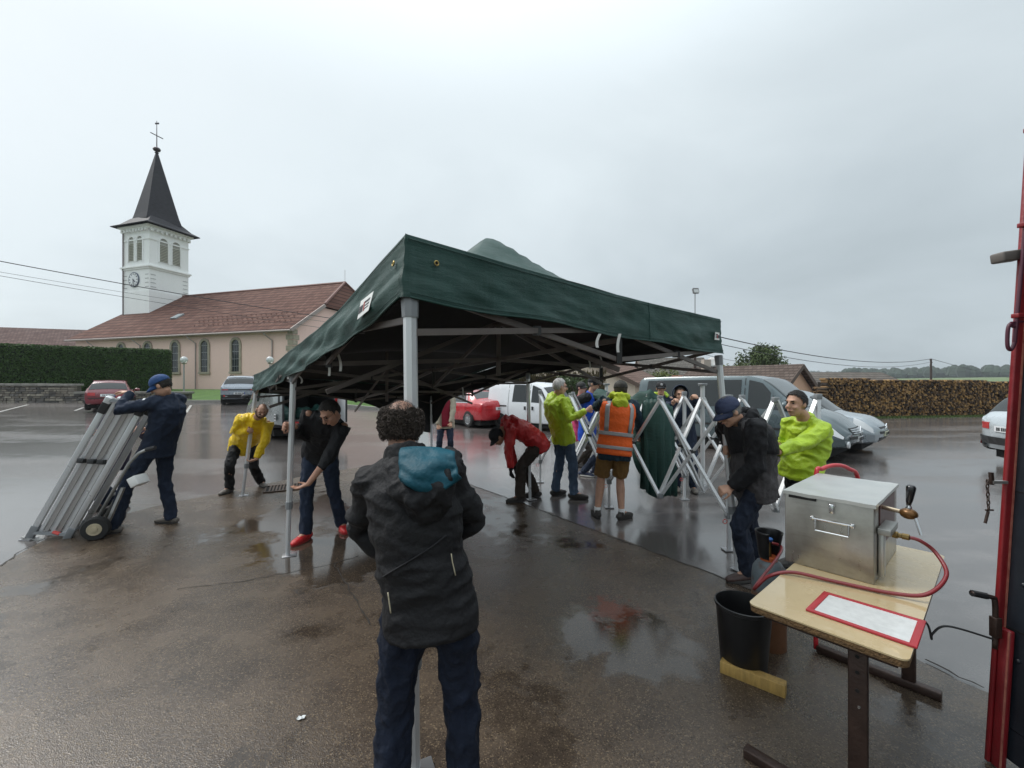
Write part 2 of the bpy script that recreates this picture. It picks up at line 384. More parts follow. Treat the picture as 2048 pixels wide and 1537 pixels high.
# roof: two slopes with a half hip at the right, thickness by prism
OV, th = .45, Vector((0, 0, .16))
rf = MB(); eh = 1.0
rf.prism([roof_pt(-.25, -OV), roof_pt(NL, -OV), roof_pt(NL, HWD), roof_pt(eh, HWD), roof_pt(-.25, gb)], th)
rf.prism([cp(-.25, 2*HWD+OV, rz_(-OV)), cp(NL, 2*HWD+OV, rz_(-OV)), cp(NL, HWD, rz_(HWD)), cp(eh, HWD, rz_(HWD)), cp(-.25, 2*HWD-gb, rz_(gb))][::-1], th)
rf.prism([cp(-.27, gb-.1, rz_(gb)-.06), cp(eh, HWD, rz_(HWD)), cp(-.27, 2*HWD-gb+.1, rz_(gb)-.06)], th)
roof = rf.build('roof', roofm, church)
tr = MB()
hipA, hipB, hipC = cp(-.25, gb, rz_(gb)+.16), cp(eh, HWD, rz_(HWD)+.19), cp(-.25, 2*HWD-gb, rz_(gb)+.16)
ridge = pm('ridge_tiles', (.15, .065, .05), .6, var=.3, vscale=6)
tr.tube([hipA, hipB, hipC], .13, 6); tr.tube([hipB, cp(NL-4.2, HWD, rz_(HWD)+.17)], .12, 6)
tr.build('ridge_tile', ridge, roof)
b_ = MB(); b_.bar(cp(-.30, -OV, rz_(-OV)+.05), cp(-.30, gb, rz_(gb)+.05), .06, .28); b_.build('bargeboard', gutter, roof)
MB().tube([cp(-.3, -OV-.06, rz_(-OV)+.03), cp(NL+.1, -OV-.06, rz_(-OV)+.03)], .085, 8).build('gutter', gutter, roof)
MB().tube([hipB, hipB+Vector((0, 0, 1.2))], .018, 5).build('lightning_rod', gutter, roof)
sk = roof_pt(16.2, 2.6, .22); skm = Matrix((cu_, (cv_+Vector((0, 0, SL))).normalized(), cu_.cross((cv_+Vector((0, 0, SL))).normalized()))).transposed()
MB().box(sk, (.8, .9, .14), skm).build('roof_window', pm('skyglass', (.30, .33, .34), .15), roof)
# snow guards above the gutter
sg = None
for r_ in range(3):
    for k in range(20):
        p = roof_pt(.7+k*.55+r_*.27, .55+r_*.62, .21)
        if sg is None: sg = MB().bar((-.0, 0, 0), (0, 0, .13), .03, .03).bar((-.13, 0, .12), (.13, 0, .12), .03).build('snow_guard', ridge, roof, world=False); sg.location = p-church.location; sg.rotation_euler.z = -TH
        else:
            c = inst(sg, roof); c.location = p-church.location
# downpipes
for px in (192, 282, 393, 546):
    k = (px-1024)/F; u = (C0.x-k*C0.y)/(-cu_.x*1+k*cu_.y) if False else (C0.x-k*33)/(k*cu_.y-cu_.x)
    MB().tube([cp(u+.5, -OV, ZE-.38), cp(u+.4, -OV+.02, ZE-.5), cp(u, -.09, ZE-.95), cp(u, -.09, ZG-.3)], .05, 6).build('downpipe', gutter, church)
# arched windows
def arch(u, v, z0, zs, hw, n=10, s=1):
    P = [(u+hw, z0), (u+hw, zs)]+[(u+hw*math.cos(math.pi*i/n), zs+hw*math.sin(math.pi*i/n)) for i in range(1, n)]+[(u-hw, zs), (u-hw, z0)]
    return [cp(a, v, z) for a, z in P]
for i in range(5):
    u = 5.76+3.43*i; z0 = 2.70; zs = 4.93
    wn = MB().prism(arch(u, -.015, z0+.02, zs, .40), cv_*.02).build('window', glassd, church)
    a, b = arch(u, -.09, z0, zs, .40), arch(u, -.09, z0-.0, zs, .60)
    sr = MB(); sr.grid([a, b]); sr.grid([b, [p+cv_*.10 for p in b]]); sr.grid([[p+cv_*.09 for p in a], a]); sr.build('surround', stone, wn)
    MB().bar(cp(u+.64, -.06, z0-.07), cp(u-.64, -.06, z0-.07), .14, .16).build('sill', stone, wn)
    ld = MB()
    for x in (-.14, .14): ld.bar(cp(u+x, -.03, z0), cp(u+x, -.03, zs+.33), .014)
    for z in (3.15, 3.75, 4.35, 4.93): ld.bar(cp(u-.4, -.03, z), cp(u+.4, -.03, z), .03)
    ld.build('glazing_bar', lead, wn)
# quoins at the gable corner
for k in range(9):
    ln = .62 if k % 2 else .45; z = ZE-.30-k*.43
    MB().box(cp(ln/2-.03, -.02, z), (ln, .09, .38), Matrix((cu_, cv_, Vector((0, 0, 1)))).transposed()).build('quoin', stone, church)
    MB().box(cp(-.02, ln/2, z-.003), (.09, ln, .37), Matrix((cu_, cv_, Vector((0, 0, 1)))).transposed()).build('quoin', stone, church)
# tower
TU, TV, TS = 22.2, 4.0, 3.9
ctr = cp(TU+TS/2, TV+TS/2, 0); RM = Matrix((cu_, cv_, Vector((0, 0, 1)))).transposed()
def tbox(mb, dz0, dz1, grow, taper=1): return mb.box(ctr+Vector((0, 0, (dz0+dz1)/2)), (TS+2*grow, TS+2*grow, dz1-dz0), RM, taper)
tow = tbox(MB(), ZG-.4, 18.0, 0).build('tower', white, church)
tbox(MB(), 8.0, 11.3, .06).build('tower_base', white, tow)
cn = MB()
for z0, z1, g in ((13.55, 13.72, .10), (13.72, 13.85, .22), (13.85, 13.93, .14), (16.55, 16.68, .07), (17.62, 17.86, .12), (17.86, 18.0, .34)): tbox(cn, z0, z1, g)
cn.build('cornice', white, tow)
dn = None
for s_ in range(4):
    for k in range(9):
        a = -TS/2+.15+k*(TS-.3)/8; loc = [Vector((a, -TS/2-.2, 17.55)), Vector((-TS/2-.2, a, 17.55)), Vector((a, TS/2+.2, 17.55)), Vector((TS/2+.2, a, 17.55))][s_]
        p = ctr+RM @ loc
        if dn is None: dn = MB().box((0, 0, 0), (.16, .2, .30), RM).build('bracket', white, tow, world=False); dn.location = p-church.location
        else: c = inst(dn, tow); c.location = p-church.location
louv = pm('louvre', (.58, .57, .50), .6, var=.2); dark = pm('dark_recess', (.32, .32, .29), .9)
def face_frame(side):      # (origin at centre of face, right axis, outward)
    if side == 0: return ctr-cv_*(TS/2), -cu_, -cv_       # towards the square, with clock
    return ctr-cu_*(TS/2), cv_, -cu_                        # right-hand face
for side in (0, 1):
    o, rx, ou = face_frame(side)
    for dx in (-.62, .62):
        def ap(n, hw, z0, zs, off): return [o+rx*(dx+a)+ou*off+Vector((0, 0, z)) for a, z in [(hw, z0), (hw, zs)]+[(hw*math.cos(math.pi*i/n), zs+hw*math.sin(math.pi*i/n)) for i in range(1, n)]+[(-hw, zs), (-hw, z0)]]
        wn = MB().prism(ap(8, .40, 14.5, 16.55, .012), ou*.004).build('belfry_window', dark, tow)
        a, b = ap(8, .40, 14.45, 16.55, .10), ap(8, .52, 14.35, 16.55, .10)
        MB().grid([a, b]).grid([b, [p-ou*.1 for p in b]]).grid([[p-ou*.09 for p in a], a]).build('surround', white, wn)
        for k in range(11):
            z = 14.58+k*.165
            MB().bar(o+rx*(dx-.38)+ou*.05+Vector((0, 0, z)), o+rx*(dx+.38)+ou*.05+Vector((0, 0, z)), .17, .025, up=(Vector((0, 0, 1))+ou*.7)).build('louvre', louv, wn)
    for q_ in range(4):
        for sx in (-1, 1):
            MB().box(o+rx*(sx*(TS/2-.35))+ou*.012+Vector((0, 0, 11.7+q_*.42)), (.5, .03, .04), RM if side == 0 else RM @ Matrix.Rotation(R(90), 3, 'Z')).build('render_groove', lead, tow)
o, rx, ou = face_frame(0)
cc = o+Vector((0, 0, 12.5))-rx*.25
clk = MB().lathe([(.78, 0), (.78, .09), (.70, .10)], cc, ou, 28).build('clock', pm('clock_rim', (.10, .12, .16), .5), tow)
MB().lathe([(.69, .0), (.69, .115)], cc, ou, 28).build('clock_face', pm('clock_white', (.75, .77, .78), .4), clk)
hm = pm('clock_black', (.02, .025, .04), .5); nm = MB()
for k in range(12):
    a = k*math.pi/6; d = rx*math.sin(a)+Vector((0, 0, math.cos(a))); nm.bar(cc+d*.50+ou*.125, cc+d*.65+ou*.125, .07, .02, up=ou)
nm.build('numeral', hm, clk)
for a, l, wv in ((R(178), .55, .06), (R(132), .38, .08)):
    d = rx*math.sin(a)+Vector((0, 0, math.cos(a))); MB().bar(cc-d*.08+ou*.14, cc+d*l+ou*.14, wv, .02, up=ou).build('clock_hand', hm, clk)
pc = o-rx*(TS/2-.12)+ou*.1
MB().tube([pc+Vector((0, 0, 17.5)), pc+Vector((0, 0, 8.3))], .06, 6).build('downpipe', pm('pipe_dark', (.16, .13, .13), .5), tow)
# spire with flared skirt
def ring(h, z, rot=0): return [ctr+Matrix.Rotation(rot, 3, 'Z') @ (RM @ Vector((sx*h, sy*h, 0)))+Vector((0, 0, z)) for sx, sy in ((-1, -1), (1, -1), (1, 1), (-1, 1))]
sp = MB().grid([ring(TS/2+.75, 18.0), ring(TS/2+.75, 18.08), ring(TS/2+.2, 18.42), ring(1.52, 19.15)], close=True).build('spire_skirt', slate, tow)
spr = MB().grid([ring(1.62, 18.9, R(-9)), ring(1.42, 19.7, R(-9)), ring(.06, 26.75, R(-9))], close=True).build('spire', slate, tow)
br = pm('spire_metal', (.05, .035, .045), .4, .5)
MB().lathe([(.06, -.5), (.2, -.35), (.12, -.28), (.12, -.22), (.30, -.14), (.36, 0), (.30, .14), (.12, .22), (.05, .3)], ctr+Vector((0, 0, 27.0)), n=12).build('finial_ball', br, spr)
X = MB().tube([ctr+Vector((0, 0, 27.2)), ctr+Vector((0, 0, 30.1))], [.05, .025], 6); X.bar(ctr+cv_*-.62+cu_*.0+Vector((0, 0, 28.5)), ctr+cv_*.62+Vector((0, 0, 28.5)), .07)
X.bar(ctr-cu_*.25+cv_*.05+Vector((0, 0, 29.8)), ctr+cu_*.25+Vector((0, 0, 29.85)), .05, .16)
X.build('cross', br, spr)
# lawn and kerb before the church
lm, q = newmat('lawn_grass'); co = q.obj()
q.set('Base Color', q.ramp(q.noise(co, 1.1, 6, .7), [(.3, (.035, .085, .012)), (.55, (.062, .135, .018)), (.75, (.10, .165, .03))])); q.set('Roughness', .9); q.bump(q.noise(co, 30, 3), .8, .05)
xs = fr(-40, -2, 39); lawn_rows = []
for t_ in fr(0, 1, 7):
    row = []
    for x in xs:
        y0 = 24.9+(-x-18)*.05; y1 = C0.y+(C0.x-x)*math.tan(TH)+.3; y = y0+(y1-y0)*t_
        row.append(Vector((x, y, gz(x, y0)+.12+(1.05-gz(x, y0)+.1)*sm(t_*1.15)+noise.noise(Vector((x, y, 0)))*.04)))
    lawn_rows.append(row)
tag(MB().grid(lawn_rows).build('lawn', lm, smooth=True), kind='structure')
kb = MB(); kp = lawn_rows[0]; kb.grid([[p+Vector((0, -.18, -.18)) for p in kp], [p+Vector((0, -.18, 0.02)) for p in kp], [p+Vector((0, .02, .025)) for p in kp], [p+Vector((0, .02, -.2)) for p in kp]])
tag(kb.build('kerb', pm('kerb_stone', (.24, .23, .21), .6, var=.2)), kind='structure')
# ------------------------------------------------------------------ foliage
def leafmat(name, c1, c2):
    m, q = newmat(name); oi = q.n('ShaderNodeNewGeometry').outputs
    col = q.ramp(q.noise(q.obj(), 2.2, 3, .7), [(.3, c1), (.7, c2)])
    col = q.mix(q.rng(oi['Random Per Island'], 0, 1, 0, .55), col, tuple(x*1.7 for x in c2)+(1,))
    q.set('Base Color', col); q.set('Roughness', .55); q.set('Specular IOR Level', .3); return m
def leaves(mb, pts, size, rnd, nrm=None, flat=.5):
    for p in pts:
        n = Vector((rnd.gauss(0, 1), rnd.gauss(0, 1), rnd.gauss(0, 1)+.3))
        if nrm is not None: n = n*flat+nrm*(1-flat)*2
        n.normalize(); u = n.orthogonal().normalized(); u = Matrix.Rotation(rnd.uniform(0, 6.3), 3, n) @ u; w_ = n.cross(u); s = size*rnd.uniform(.6, 1.3)
        mb.add([p-u*s, p-w_*s*.45, p+u*s, p+w_*s*.45], [(0, 1, 2, 3)])
def tree(base, h, cr, label, rnd, c1, c2, nleaf=2600, ls=.16, trunk=.45, cat='tree', name='tree', group=None):
    t = empty(name, base, label, cat, group=group); base = Vector(base)
    bark = pm('bark', (.06, .045, .035), .9, var=.3, bump=.6, bscale=20)
    tk = MB(); top = base+Vector((rnd.uniform(-.2, .2), rnd.uniform(-.2, .2), h*.55)); tk.tube([base-Vector((0, 0, .3)), base.lerp(top, .5)+Vector((rnd.uniform(-.1, .1), 0, 0)), top], [h*.035, h*.028, h*.014], 8)
    cl = []
    for k in range(9):
        a = k*2.4; e = base+Vector((math.cos(a)*cr[0]*rnd.uniform(.45, .8), math.sin(a)*cr[0]*rnd.uniform(.45, .8), h*trunk+(h*(1-trunk))*rnd.uniform(.12, .85)))
        st = base.lerp(top, rnd.uniform(.5, .95)); tk.tube([st, st.lerp(e, .5)+Vector((0, 0, .15)), e], [h*.014, h*.009, h*.003], 5); cl.append(e)
    tk.build('trunk', bark, t, smooth=True)
    cl += [base+Vector((rnd.gauss(0, .38)*cr[0], rnd.gauss(0, .38)*cr[0], h*trunk+h*(1-trunk)*rnd.uniform(.2, .92))) for _ in range(26)]
    mb = MB(); per = nleaf//len(cl)
    for c in cl:
        r = cr[0]*rnd.uniform(.22, .42); P = []
        for _ in range(per):
            d = Vector((rnd.gauss(0, 1), rnd.gauss(0, 1), rnd.gauss(0, .8))).normalized()*r*(rnd.random()**.4); P.append(c+d)
        leaves(mb, P, ls, rnd)
    mb.build('crown', leafmat('leaf_'+label[:14]+str(len(MATS)), c1, c2), t)
    return t
rnd = random.Random(3)
# clipped hedge
hA, hB = Vector((-33.5, 27.8, 0)), Vector((-26.4, 32.7, 0)); hd = (hB-hA).normalized(); hn = Vector((hd.y, -hd.x, 0)); hA2 = hA-hd*9
hedge = empty('clipped_hedge', (hA2.x, hA2.y, .5), 'tall dark green clipped evergreen hedge behind the dry stone wall', 'hedge')
Lh = (hB-hA2).length; th_ = 1.5; zt = 4.32; zb = .4
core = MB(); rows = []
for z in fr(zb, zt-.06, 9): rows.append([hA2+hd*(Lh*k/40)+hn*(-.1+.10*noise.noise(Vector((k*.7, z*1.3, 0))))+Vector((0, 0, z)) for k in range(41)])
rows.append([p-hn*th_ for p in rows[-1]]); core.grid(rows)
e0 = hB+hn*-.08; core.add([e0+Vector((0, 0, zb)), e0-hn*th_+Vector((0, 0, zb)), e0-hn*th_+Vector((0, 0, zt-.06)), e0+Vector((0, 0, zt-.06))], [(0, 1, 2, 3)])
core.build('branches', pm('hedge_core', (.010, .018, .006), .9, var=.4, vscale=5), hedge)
hl = MB(); P = [hA2+hd*rnd.uniform(7, Lh)+hn*rnd.uniform(-.06, .10)+Vector((0, 0, rnd.uniform(zb, zt))) for _ in range(26000)]
leaves(hl, P, .062, rnd, hn, .75)
P = [hA2+hd*rnd.uniform(7, Lh)-hn*rnd.uniform(0, th_)+Vector((0, 0, zt+rnd.uniform(-.04, .06))) for _ in range(4000)]; leaves(hl, P, .06, rnd)
P = [hB+hd*rnd.uniform(-.06, .09)-hn*rnd.uniform(0, th_)+Vector((0, 0, rnd.uniform(zb, zt))) for _ in range(3000)]; leaves(hl, P, .06, rnd, hd, .6)
tag(hl.build('foliage', leafmat('hedge_leaf', (.022, .050, .010), (.038, .078, .014)), hedge), kind='stuff')
# dry stone wall: stones as pieces
def stone_wall(name, label, a, b, h, course, cap, seed):
    rnd = random.Random(seed); d = (b-a); ln = d.length; d.normalize(); n = Vector((d.y, -d.x, 0)); Mx = Matrix((d, -n, Vector((0, 0, 1)))).transposed()
    t = empty(name, a, label, 'wall')
    core = MB().box((a+b)/2+Vector((0, 0, h/2-.1))-n*.22, (ln, .38, h+.2), Mx); core.build('mortar', pm('mortar', (.10, .09, .075), .95, var=.3, vscale=9), t)
    mats = [pm('wall_stone%d' % i, c, .85, var=.3, vscale=4, bump=.5, bscale=12) for i, c in enumerate(((.17, .15, .125), (.22, .195, .16), (.125, .115, .105), (.27, .245, .20), (.09, .085, .08)))]
    z = -.05; cnt = 0
    while z < h-.02:
        ch = course*rnd.uniform(.75, 1.25); x = -rnd.uniform(0, .2)
        while x < ln-.05:
            w_ = rnd.uniform(.18, .52); w_ = min(w_, ln-x+.05); c = a+d*(x+w_/2)+Vector((0, 0, z+ch/2))-n*.03
            m = MB(); hw, hh, dp = w_/2-.012, ch/2-.012, .09
            f = [Vector((sx*hw*rnd.uniform(.86, 1), -dp*rnd.uniform(.5, 1.1), sz*hh*rnd.uniform(.8, 1))) for sx, sz in ((-1, -1), (1, -1), (1, 1), (-1, 1))]
            bk = [Vector((sx*hw, .1, sz*hh)) for sx, sz in ((-1, -1), (1, -1), (1, 1), (-1, 1))]
            m.add([c+Mx @ v for v in f+bk], [(0, 1, 2, 3), (0, 4, 5, 1), (1, 5, 6, 2), (2, 6, 7, 3), (3, 7, 4, 0)]); m.build('stone', rnd.choice(mats), t); cnt += 1
            x += w_
        z += ch
    if cap:
        x = 0
        while x < ln:
            w_ = min(rnd.uniform(.7, 1.1), ln-x+.1); MB().box(a+d*(x+w_/2)+Vector((0, 0, h+.07+rnd.uniform(-.01, .01)))-n*.18, (w_-.02, .62, .14), Mx).build('coping_stone', pm('coping', (.20, .19, .17), .85, var=.35, vscale=3, bump=.4, bscale=15), t, bevel=.015); x += w_
    return t
wl = [Vector((-31.5, 25.1, .62)), Vector((-25.75, 25.0, .60))]
stone_wall('dry_stone_wall', 'tall dry stone wall of grey rubble with flat coping stones at left edge', wl[0], wl[1], .97, .135, True, 5)
stone_wall('low_stone_wall', 'low stone wall running behind the parked dark red car', wl[1]+Vector((.05, 0, 0)), Vector((-19.6, 25.7, .62)), .50, .15, True, 6)
# house behind hedge
def house(name, label, org, ax, L_, Wd, ze, zr, wm, rm, over=.4, hip=0, chim=None, zb=0, wins=()):
    ax = Vector(ax).normalized(); bx = Vector((-ax.y, ax.x, 0)); org = Vector(org); t = empty(name, org+Vector((0, 0, zb)), label, 'house')
    Z = lambda z: Vector((0, 0, z)); w = MB(); s = (zr-ze)/(Wd/2)
    for sy in (-1, 1):
        w.prism([org-ax*L_/2+bx*sy*Wd/2+Z(zb-1), org+ax*L_/2+bx*sy*Wd/2+Z(zb-1), org+ax*L_/2+bx*sy*Wd/2+Z(ze-.02), org-ax*L_/2+bx*sy*Wd/2+Z(ze-.02)], -bx*sy*.2)
    for sx in (-1, 1):
        w.prism([org+ax*sx*L_/2-bx*(Wd/2-.2)+Z(zb-1), org+ax*sx*L_/2+bx*(Wd/2-.2)+Z(zb-1), org+ax*sx*L_/2+bx*(Wd/2-.2)+Z(ze+.2*s-.05), org+ax*sx*L_/2+Z(zr-.06), org+ax*sx*L_/2-bx*(Wd/2-.2)+Z(ze+.2*s-.05)], -ax*sx*.2)
    w.build('wall', wm, t); rf = MB()
    for sy in (-1, 1):
        rf.prism([org-ax*(L_/2+over)+bx*sy*(Wd/2+over)+Z(ze-s*over), org+ax*(L_/2+over)+bx*sy*(Wd/2+over)+Z(ze-s*over), org+ax*(L_/2+over)+Z(zr), org-ax*(L_/2+over)+Z(zr)], Z(.17))
    r = rf.build('roof', rm, t)
    for sx in (-1, 1):
        for sy in (-1, 1): MB().bar(org+ax*sx*(L_/2+over+.03)+bx*sy*(Wd/2+over)+Z(ze-s*over+.02), org+ax*sx*(L_/2+over+.03)+Z(zr+.02), .05, .3).build('bargeboard', pm('barge_'+name, (.09, .06, .045), .7), r)
    if chim is not None: MB().box(org+ax*chim+bx*-.6+Z(zr+.2), (.55, .55, 1.1)).build('chimney', pm('chimney', (.4, .35, .3), .9), r)
    for (face, a, z, ww, hh) in wins:        # face +1/-1 gable along ax
        c = org+ax*(face*(L_/2+.012))+bx*a+Z(z); Mx = Matrix((bx, ax, Vector((0, 0, 1)))).transposed()
        wn = MB().box(c, (ww, .03, hh), Mx).build('window', pm('shutter', (.55, .55, .52), .5), t); MB().box(c+ax*face*.02, (ww*.7, .02, hh*.75), Mx).build('pane', pm('house_glass', (.03, .035, .04), .1), wn)
    return t
Zup = (0, 0, 1)
cream = wallmat('cream_render', (.62, .53, .42), (.52, .45, .36)); salm = wallmat('salmon_render', (.66, .41, .27), (.58, .38, .26)); grw = wallmat('grey_render', (.5, .48, .44), (.42, .4, .37))
def rt(n, a, b, c, ax): ax = Vector(ax).normalized(); return tilemat(n, a, b, c, ax, Zup, .2, .3)
ax = Vector((1, .35, 0)); o = W(-40, 690, 48)
house('long_roofed_house', 'low building with long purplish brown tiled roof behind hedge at left edge', (o.x-8, 47, 0), ax, 34, 10, 5.4, 8.2, cream, rt('roof_l', (.085, .05, .045), (.12, .075, .068), (.15, .10, .09), ax), zb=1)
# houses on the right; ax points along the ridge
def hxy(px, d): return ((px-1024)/F*d, d, 0)
ax = Vector((.5, .86, 0)); house('cream_gable_house', 'cream house with brown tiled roof whose gable shows behind the blue jacketed man', (7.6, 41.0, 0), ax, 12, 11.5, 1.75, 4.6, cream, rt('roof_a', (.11, .07, .055), (.16, .10, .08), (.20, .135, .11), ax), zb=-.8, wins=((-1, .9, 1.2, 1.2, 1.1),))
ax = Vector((1, -.12, 0)); house('grey_roofed_house', 'grey roofed house with pale gable seen under the green tent edge', (19.3, 52, 0), ax, 7, 9, 2.1, 4.75, cream, rt('roof_b', (.085, .08, .072), (.12, .11, .098), (.15, .14, .125), ax), zb=-1, wins=((1, -.8, 2.2, .8, 1.1), (1, .9, 2.2, .8, 1.1)))
ax = Vector((.55, -.83, 0)); house('small_dark_roofed_house', 'small far house with dark roof right of the dark wooden pole', (26.2, 58, 0), ax, 7, 6, 2.0, 3.9, cream, rt('roof_c', (.07, .062, .056), (.095, .085, .078), (.12, .105, .095), ax), zb=-1)
ax = Vector((.62, -.78, 0)); house('salmon_house', 'salmon rendered house with dark brown roof behind the dark grey van', (18.0, 33.2, 0), ax, 7.4, 7.6, 1.0, 2.95, salm, rt('roof_d', (.075, .055, .045), (.105, .078, .065), (.13, .10, .085), ax), zb=-1, chim=-2.6)
ax = Vector((.9, -.42, 0)); house('red_roofed_shed', 'low red roofed shed left of the salmon house', (17.2, 37.5, 0), ax, 5, 4, .9, 2.3, salm, rt('roof_e', (.22, .085, .055), (.28, .12, .08), (.32, .16, .11), ax), zb=-1)
ax = Vector((1, .1, 0)); house('long_grey_roofed_house', 'long low house whose grey brown roof shows above the firewood stack', (30.0, 40, 0), ax, 9.5, 8, .9, 2.65, cream, rt('roof_f', (.10, .085, .075), (.13, .115, .10), (.16, .14, .125), ax), zb=-1)
# satellite dish on salmon house
d0 = Vector((16.5, 35.0, 3.1)); t = empty('satellite_dish', d0-Vector((0, 0, .5)), 'pale round satellite dish on the roof ridge of the salmon house', 'satellite dish')
MB().lathe([(.02, .0), (.25, .03), (.42, .11), (.44, .12), (.24, .05)], d0+Vector((0, 0, .35)), Vector((-.5, -1, .4)), 16).build('dish', pm('dish_white', (.6, .6, .58), .5), t, smooth=True); MB().tube([d0-Vector((0, 0, .5)), d0+Vector((0, .1, .35))], .03, 6).build('mast', gutter, t)
# trees right
tree(W(1525, 790, 46), 5.1, (2.75, 2.75), 'round walnut tree rising behind the salmon house roof', random.Random(11), (.028, .05, .014), (.06, .085, .022), 5200, .17, .32)
tree(W(1470, 785, 44), 2.9, (1.9, 1.9), 'lower bushy tree left of the round walnut tree', random.Random(12), (.035, .05, .015), (.07, .09, .025), 2400, .15, .2)
tree(W(1418, 785, 50), 2.3, (2.0, 2.0), 'pale green bush below the small far house', random.Random(13), (.06, .09, .02), (.10, .13, .03), 1800, .14, .12, 'bush', 'bush')
tree(W(1325, 785, 47), 2.5, (2.2, 2.2), 'yellow green bush before the grey roofed house', random.Random(14), (.06, .085, .02), (.10, .12, .03), 1800, .14, .12, 'bush', 'bush')
tree(W(1145, 840, 18), 1.9, (.8, .8), 'dark green shrub between the white van and the cream gable house', random.Random(15), (.018, .035, .01), (.035, .06, .016), 2200, .07, .1, 'shrub', 'shrub')
# dry conifer hedge behind the white van
t = empty('brown_conifer_hedge', (-1.2, 22.5, 0), 'brownish conifer hedge standing behind the white van', 'hedge'); hb = MB(); rn2 = random.Random(5)
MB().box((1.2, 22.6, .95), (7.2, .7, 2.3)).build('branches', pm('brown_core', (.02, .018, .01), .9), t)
for _ in range(5200):
    p = Vector((rn2.uniform(-2.5, 4.9), 22.2+rn2.uniform(-.25, .2), rn2.uniform(-.1, 2.25))); l = rn2.uniform(.12, .35); hb.add([p, p+Vector((.02, -.03, l*.4)), p+Vector((rn2.uniform(-.05, .05), -.05, l)), p+Vector((-.03, -.02, l*.4))], [(0, 1, 2, 3)])
tag(hb.build('foliage', leafmat('brown_leaf', (.05, .042, .018), (.075, .058, .026)), t), kind='stuff')
# far woods and buildings
fw = MB(); rn2 = random.Random(9)
def wood(az0, az1, r0, r1, n, h, name_, mat):
    mb = MB()
    for _ in range(n):
        a = R(rn2.uniform(az0, az1)); r = rn2.uniform(r0, r1); x, y = r*math.sin(a), r*math.cos(a); z = fz(x, y); s = h*rn2.uniform(.6, 1.1)
        pr = [(s*.22, 0), (s*.42, s*.25), (s*.46, s*.5), (s*.3, s*.8), (s*.08, s)]
        mb.lathe([(r_*rn2.uniform(.8, 1.2), z_) for r_, z_ in pr], (x, y, z-1), n=6)
    tag(mb.build(name_, mat, smooth=False), 'dark band of far woodland along the horizon', 'woodland', kind='stuff')
wmat = pm('far_wood', (.022, .036, .022), .95, var=.5, vscale=.05)
wood(38, 56, 620, 760, 420, 13, 'far_woodland', wmat)
tag(bpy.data.objects['far_woodland'], 'dark band of far woodland beyond the green field right of the pole')
wood(5, 70, 1700, 2600, 800, 26, 'hill_woodland', wmat); tag(bpy.data.objects['hill_woodland'], 'faint wooded ridge on the horizon behind the houses')
fb = pm('far_shed', (.62, .60, .52), .7); fr_ = pm('far_roof', (.4, .4, .4), .7)
for px, d, w_, h, lb in ((1770, 520, 21, 5.5, 'leftmost far white industrial shed in the green field beyond the firewood'), (1800, 545, 13, 4.5, 'small pale far shed between the two larger white sheds'), (1842, 530, 27, 7.5, 'long cream far industrial shed nearest the wooden utility pole'), (1872, 560, 12, 5, 'grey far shed just right of the wooden utility pole')):
    x, y, _ = hxy(px, d); z = fz(x, y); t = empty('industrial_shed', (x, y, z), lb, 'shed', R(-12), 'far sheds in the field')
    MB().box((0, 0, h/2-1), (w_, 14, h+2)).build('wall', fb, t, world=False); MB().prism([(-w_/2-.4, -7.6, h), (-w_/2-.4, 7.6, h), (-w_/2-.4, 0, h+1.4)], (w_+.8, 0, 0)).build('roof', fr_, t, world=False)
# ------------------------------------------------------------------ firewood
stk = empty('firewood_stack', (15.4, 22, 0), 'long stack of split firewood with yellow brown cut ends at right', 'firewood')
rn2 = random.Random(21); A, B = Vector((15.75, 21.3, 0)), Vector((27.5, 23.2, 0)); d = (B-A).normalized(); n_ = Vector((d.y, -d.x, 0)); L_ = (B-A).length
m, q = newmat('log_end'); oi = q.n('ShaderNodeNewGeometry').outputs['Random Per Island']
nzv = q.noise(q.obj(), .9, 3, .6); f = q.m('ADD', q.m('MULTIPLY', oi, .75), q.m('MULTIPLY', nzv, .35))
q.set('Base Color', q.ramp(f, [(.15, (.014, .009, .006)), (.42, (.055, .030, .015)), (.62, (.16, .090, .035)), (.92, (.34, .20, .07))])); q.set('Roughness', .75)
logm = m; barkm = pm('log_bark', (.05, .032, .02), .9, var=.4, vscale=10)
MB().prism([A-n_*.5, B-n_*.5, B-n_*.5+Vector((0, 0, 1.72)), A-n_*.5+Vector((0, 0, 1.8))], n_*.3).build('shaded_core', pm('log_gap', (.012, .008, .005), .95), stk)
lg = MB(); z = .06; row = 0
while z < 2.05:
    x = rn2.uniform(0, .08)
    top = lambda x: 1.98-.012*x+.07*noise.noise(Vector((x*.8, 2, 0)))
    while x < L_:
        r = rn2.uniform(.038, .066)
        if z < top(x):
            k = rn2.choice((3, 4, 4, 5, 6)); a0 = rn2.uniform(0, 6.3); c = A+d*x+Vector((0, 0, z+rn2.uniform(-.012, .012)))+n_*rn2.uniform(-.05, .05)
            pr = [c+d*(math.cos(a0+2*math.pi*i/k)*r*rn2.uniform(.85, 1.15))+Vector((0, 0, math.sin(a0+2*math.pi*i/k)*r*rn2.uniform(.85, 1.15))) for i in range(k)]
            nv = len(lg.v); lg.v += pr+[p-n_*.35 for p in pr]; lg.f += [tuple(nv+i for i in range(k))]+[(nv+i, nv+k+i, nv+k+(i+1) % k, nv+(i+1) % k) for i in range(k)]
        x += r*2*rn2.uniform(.82, .98)
    z += .082
tag(lg.build('logs', logm, stk), kind='stuff')
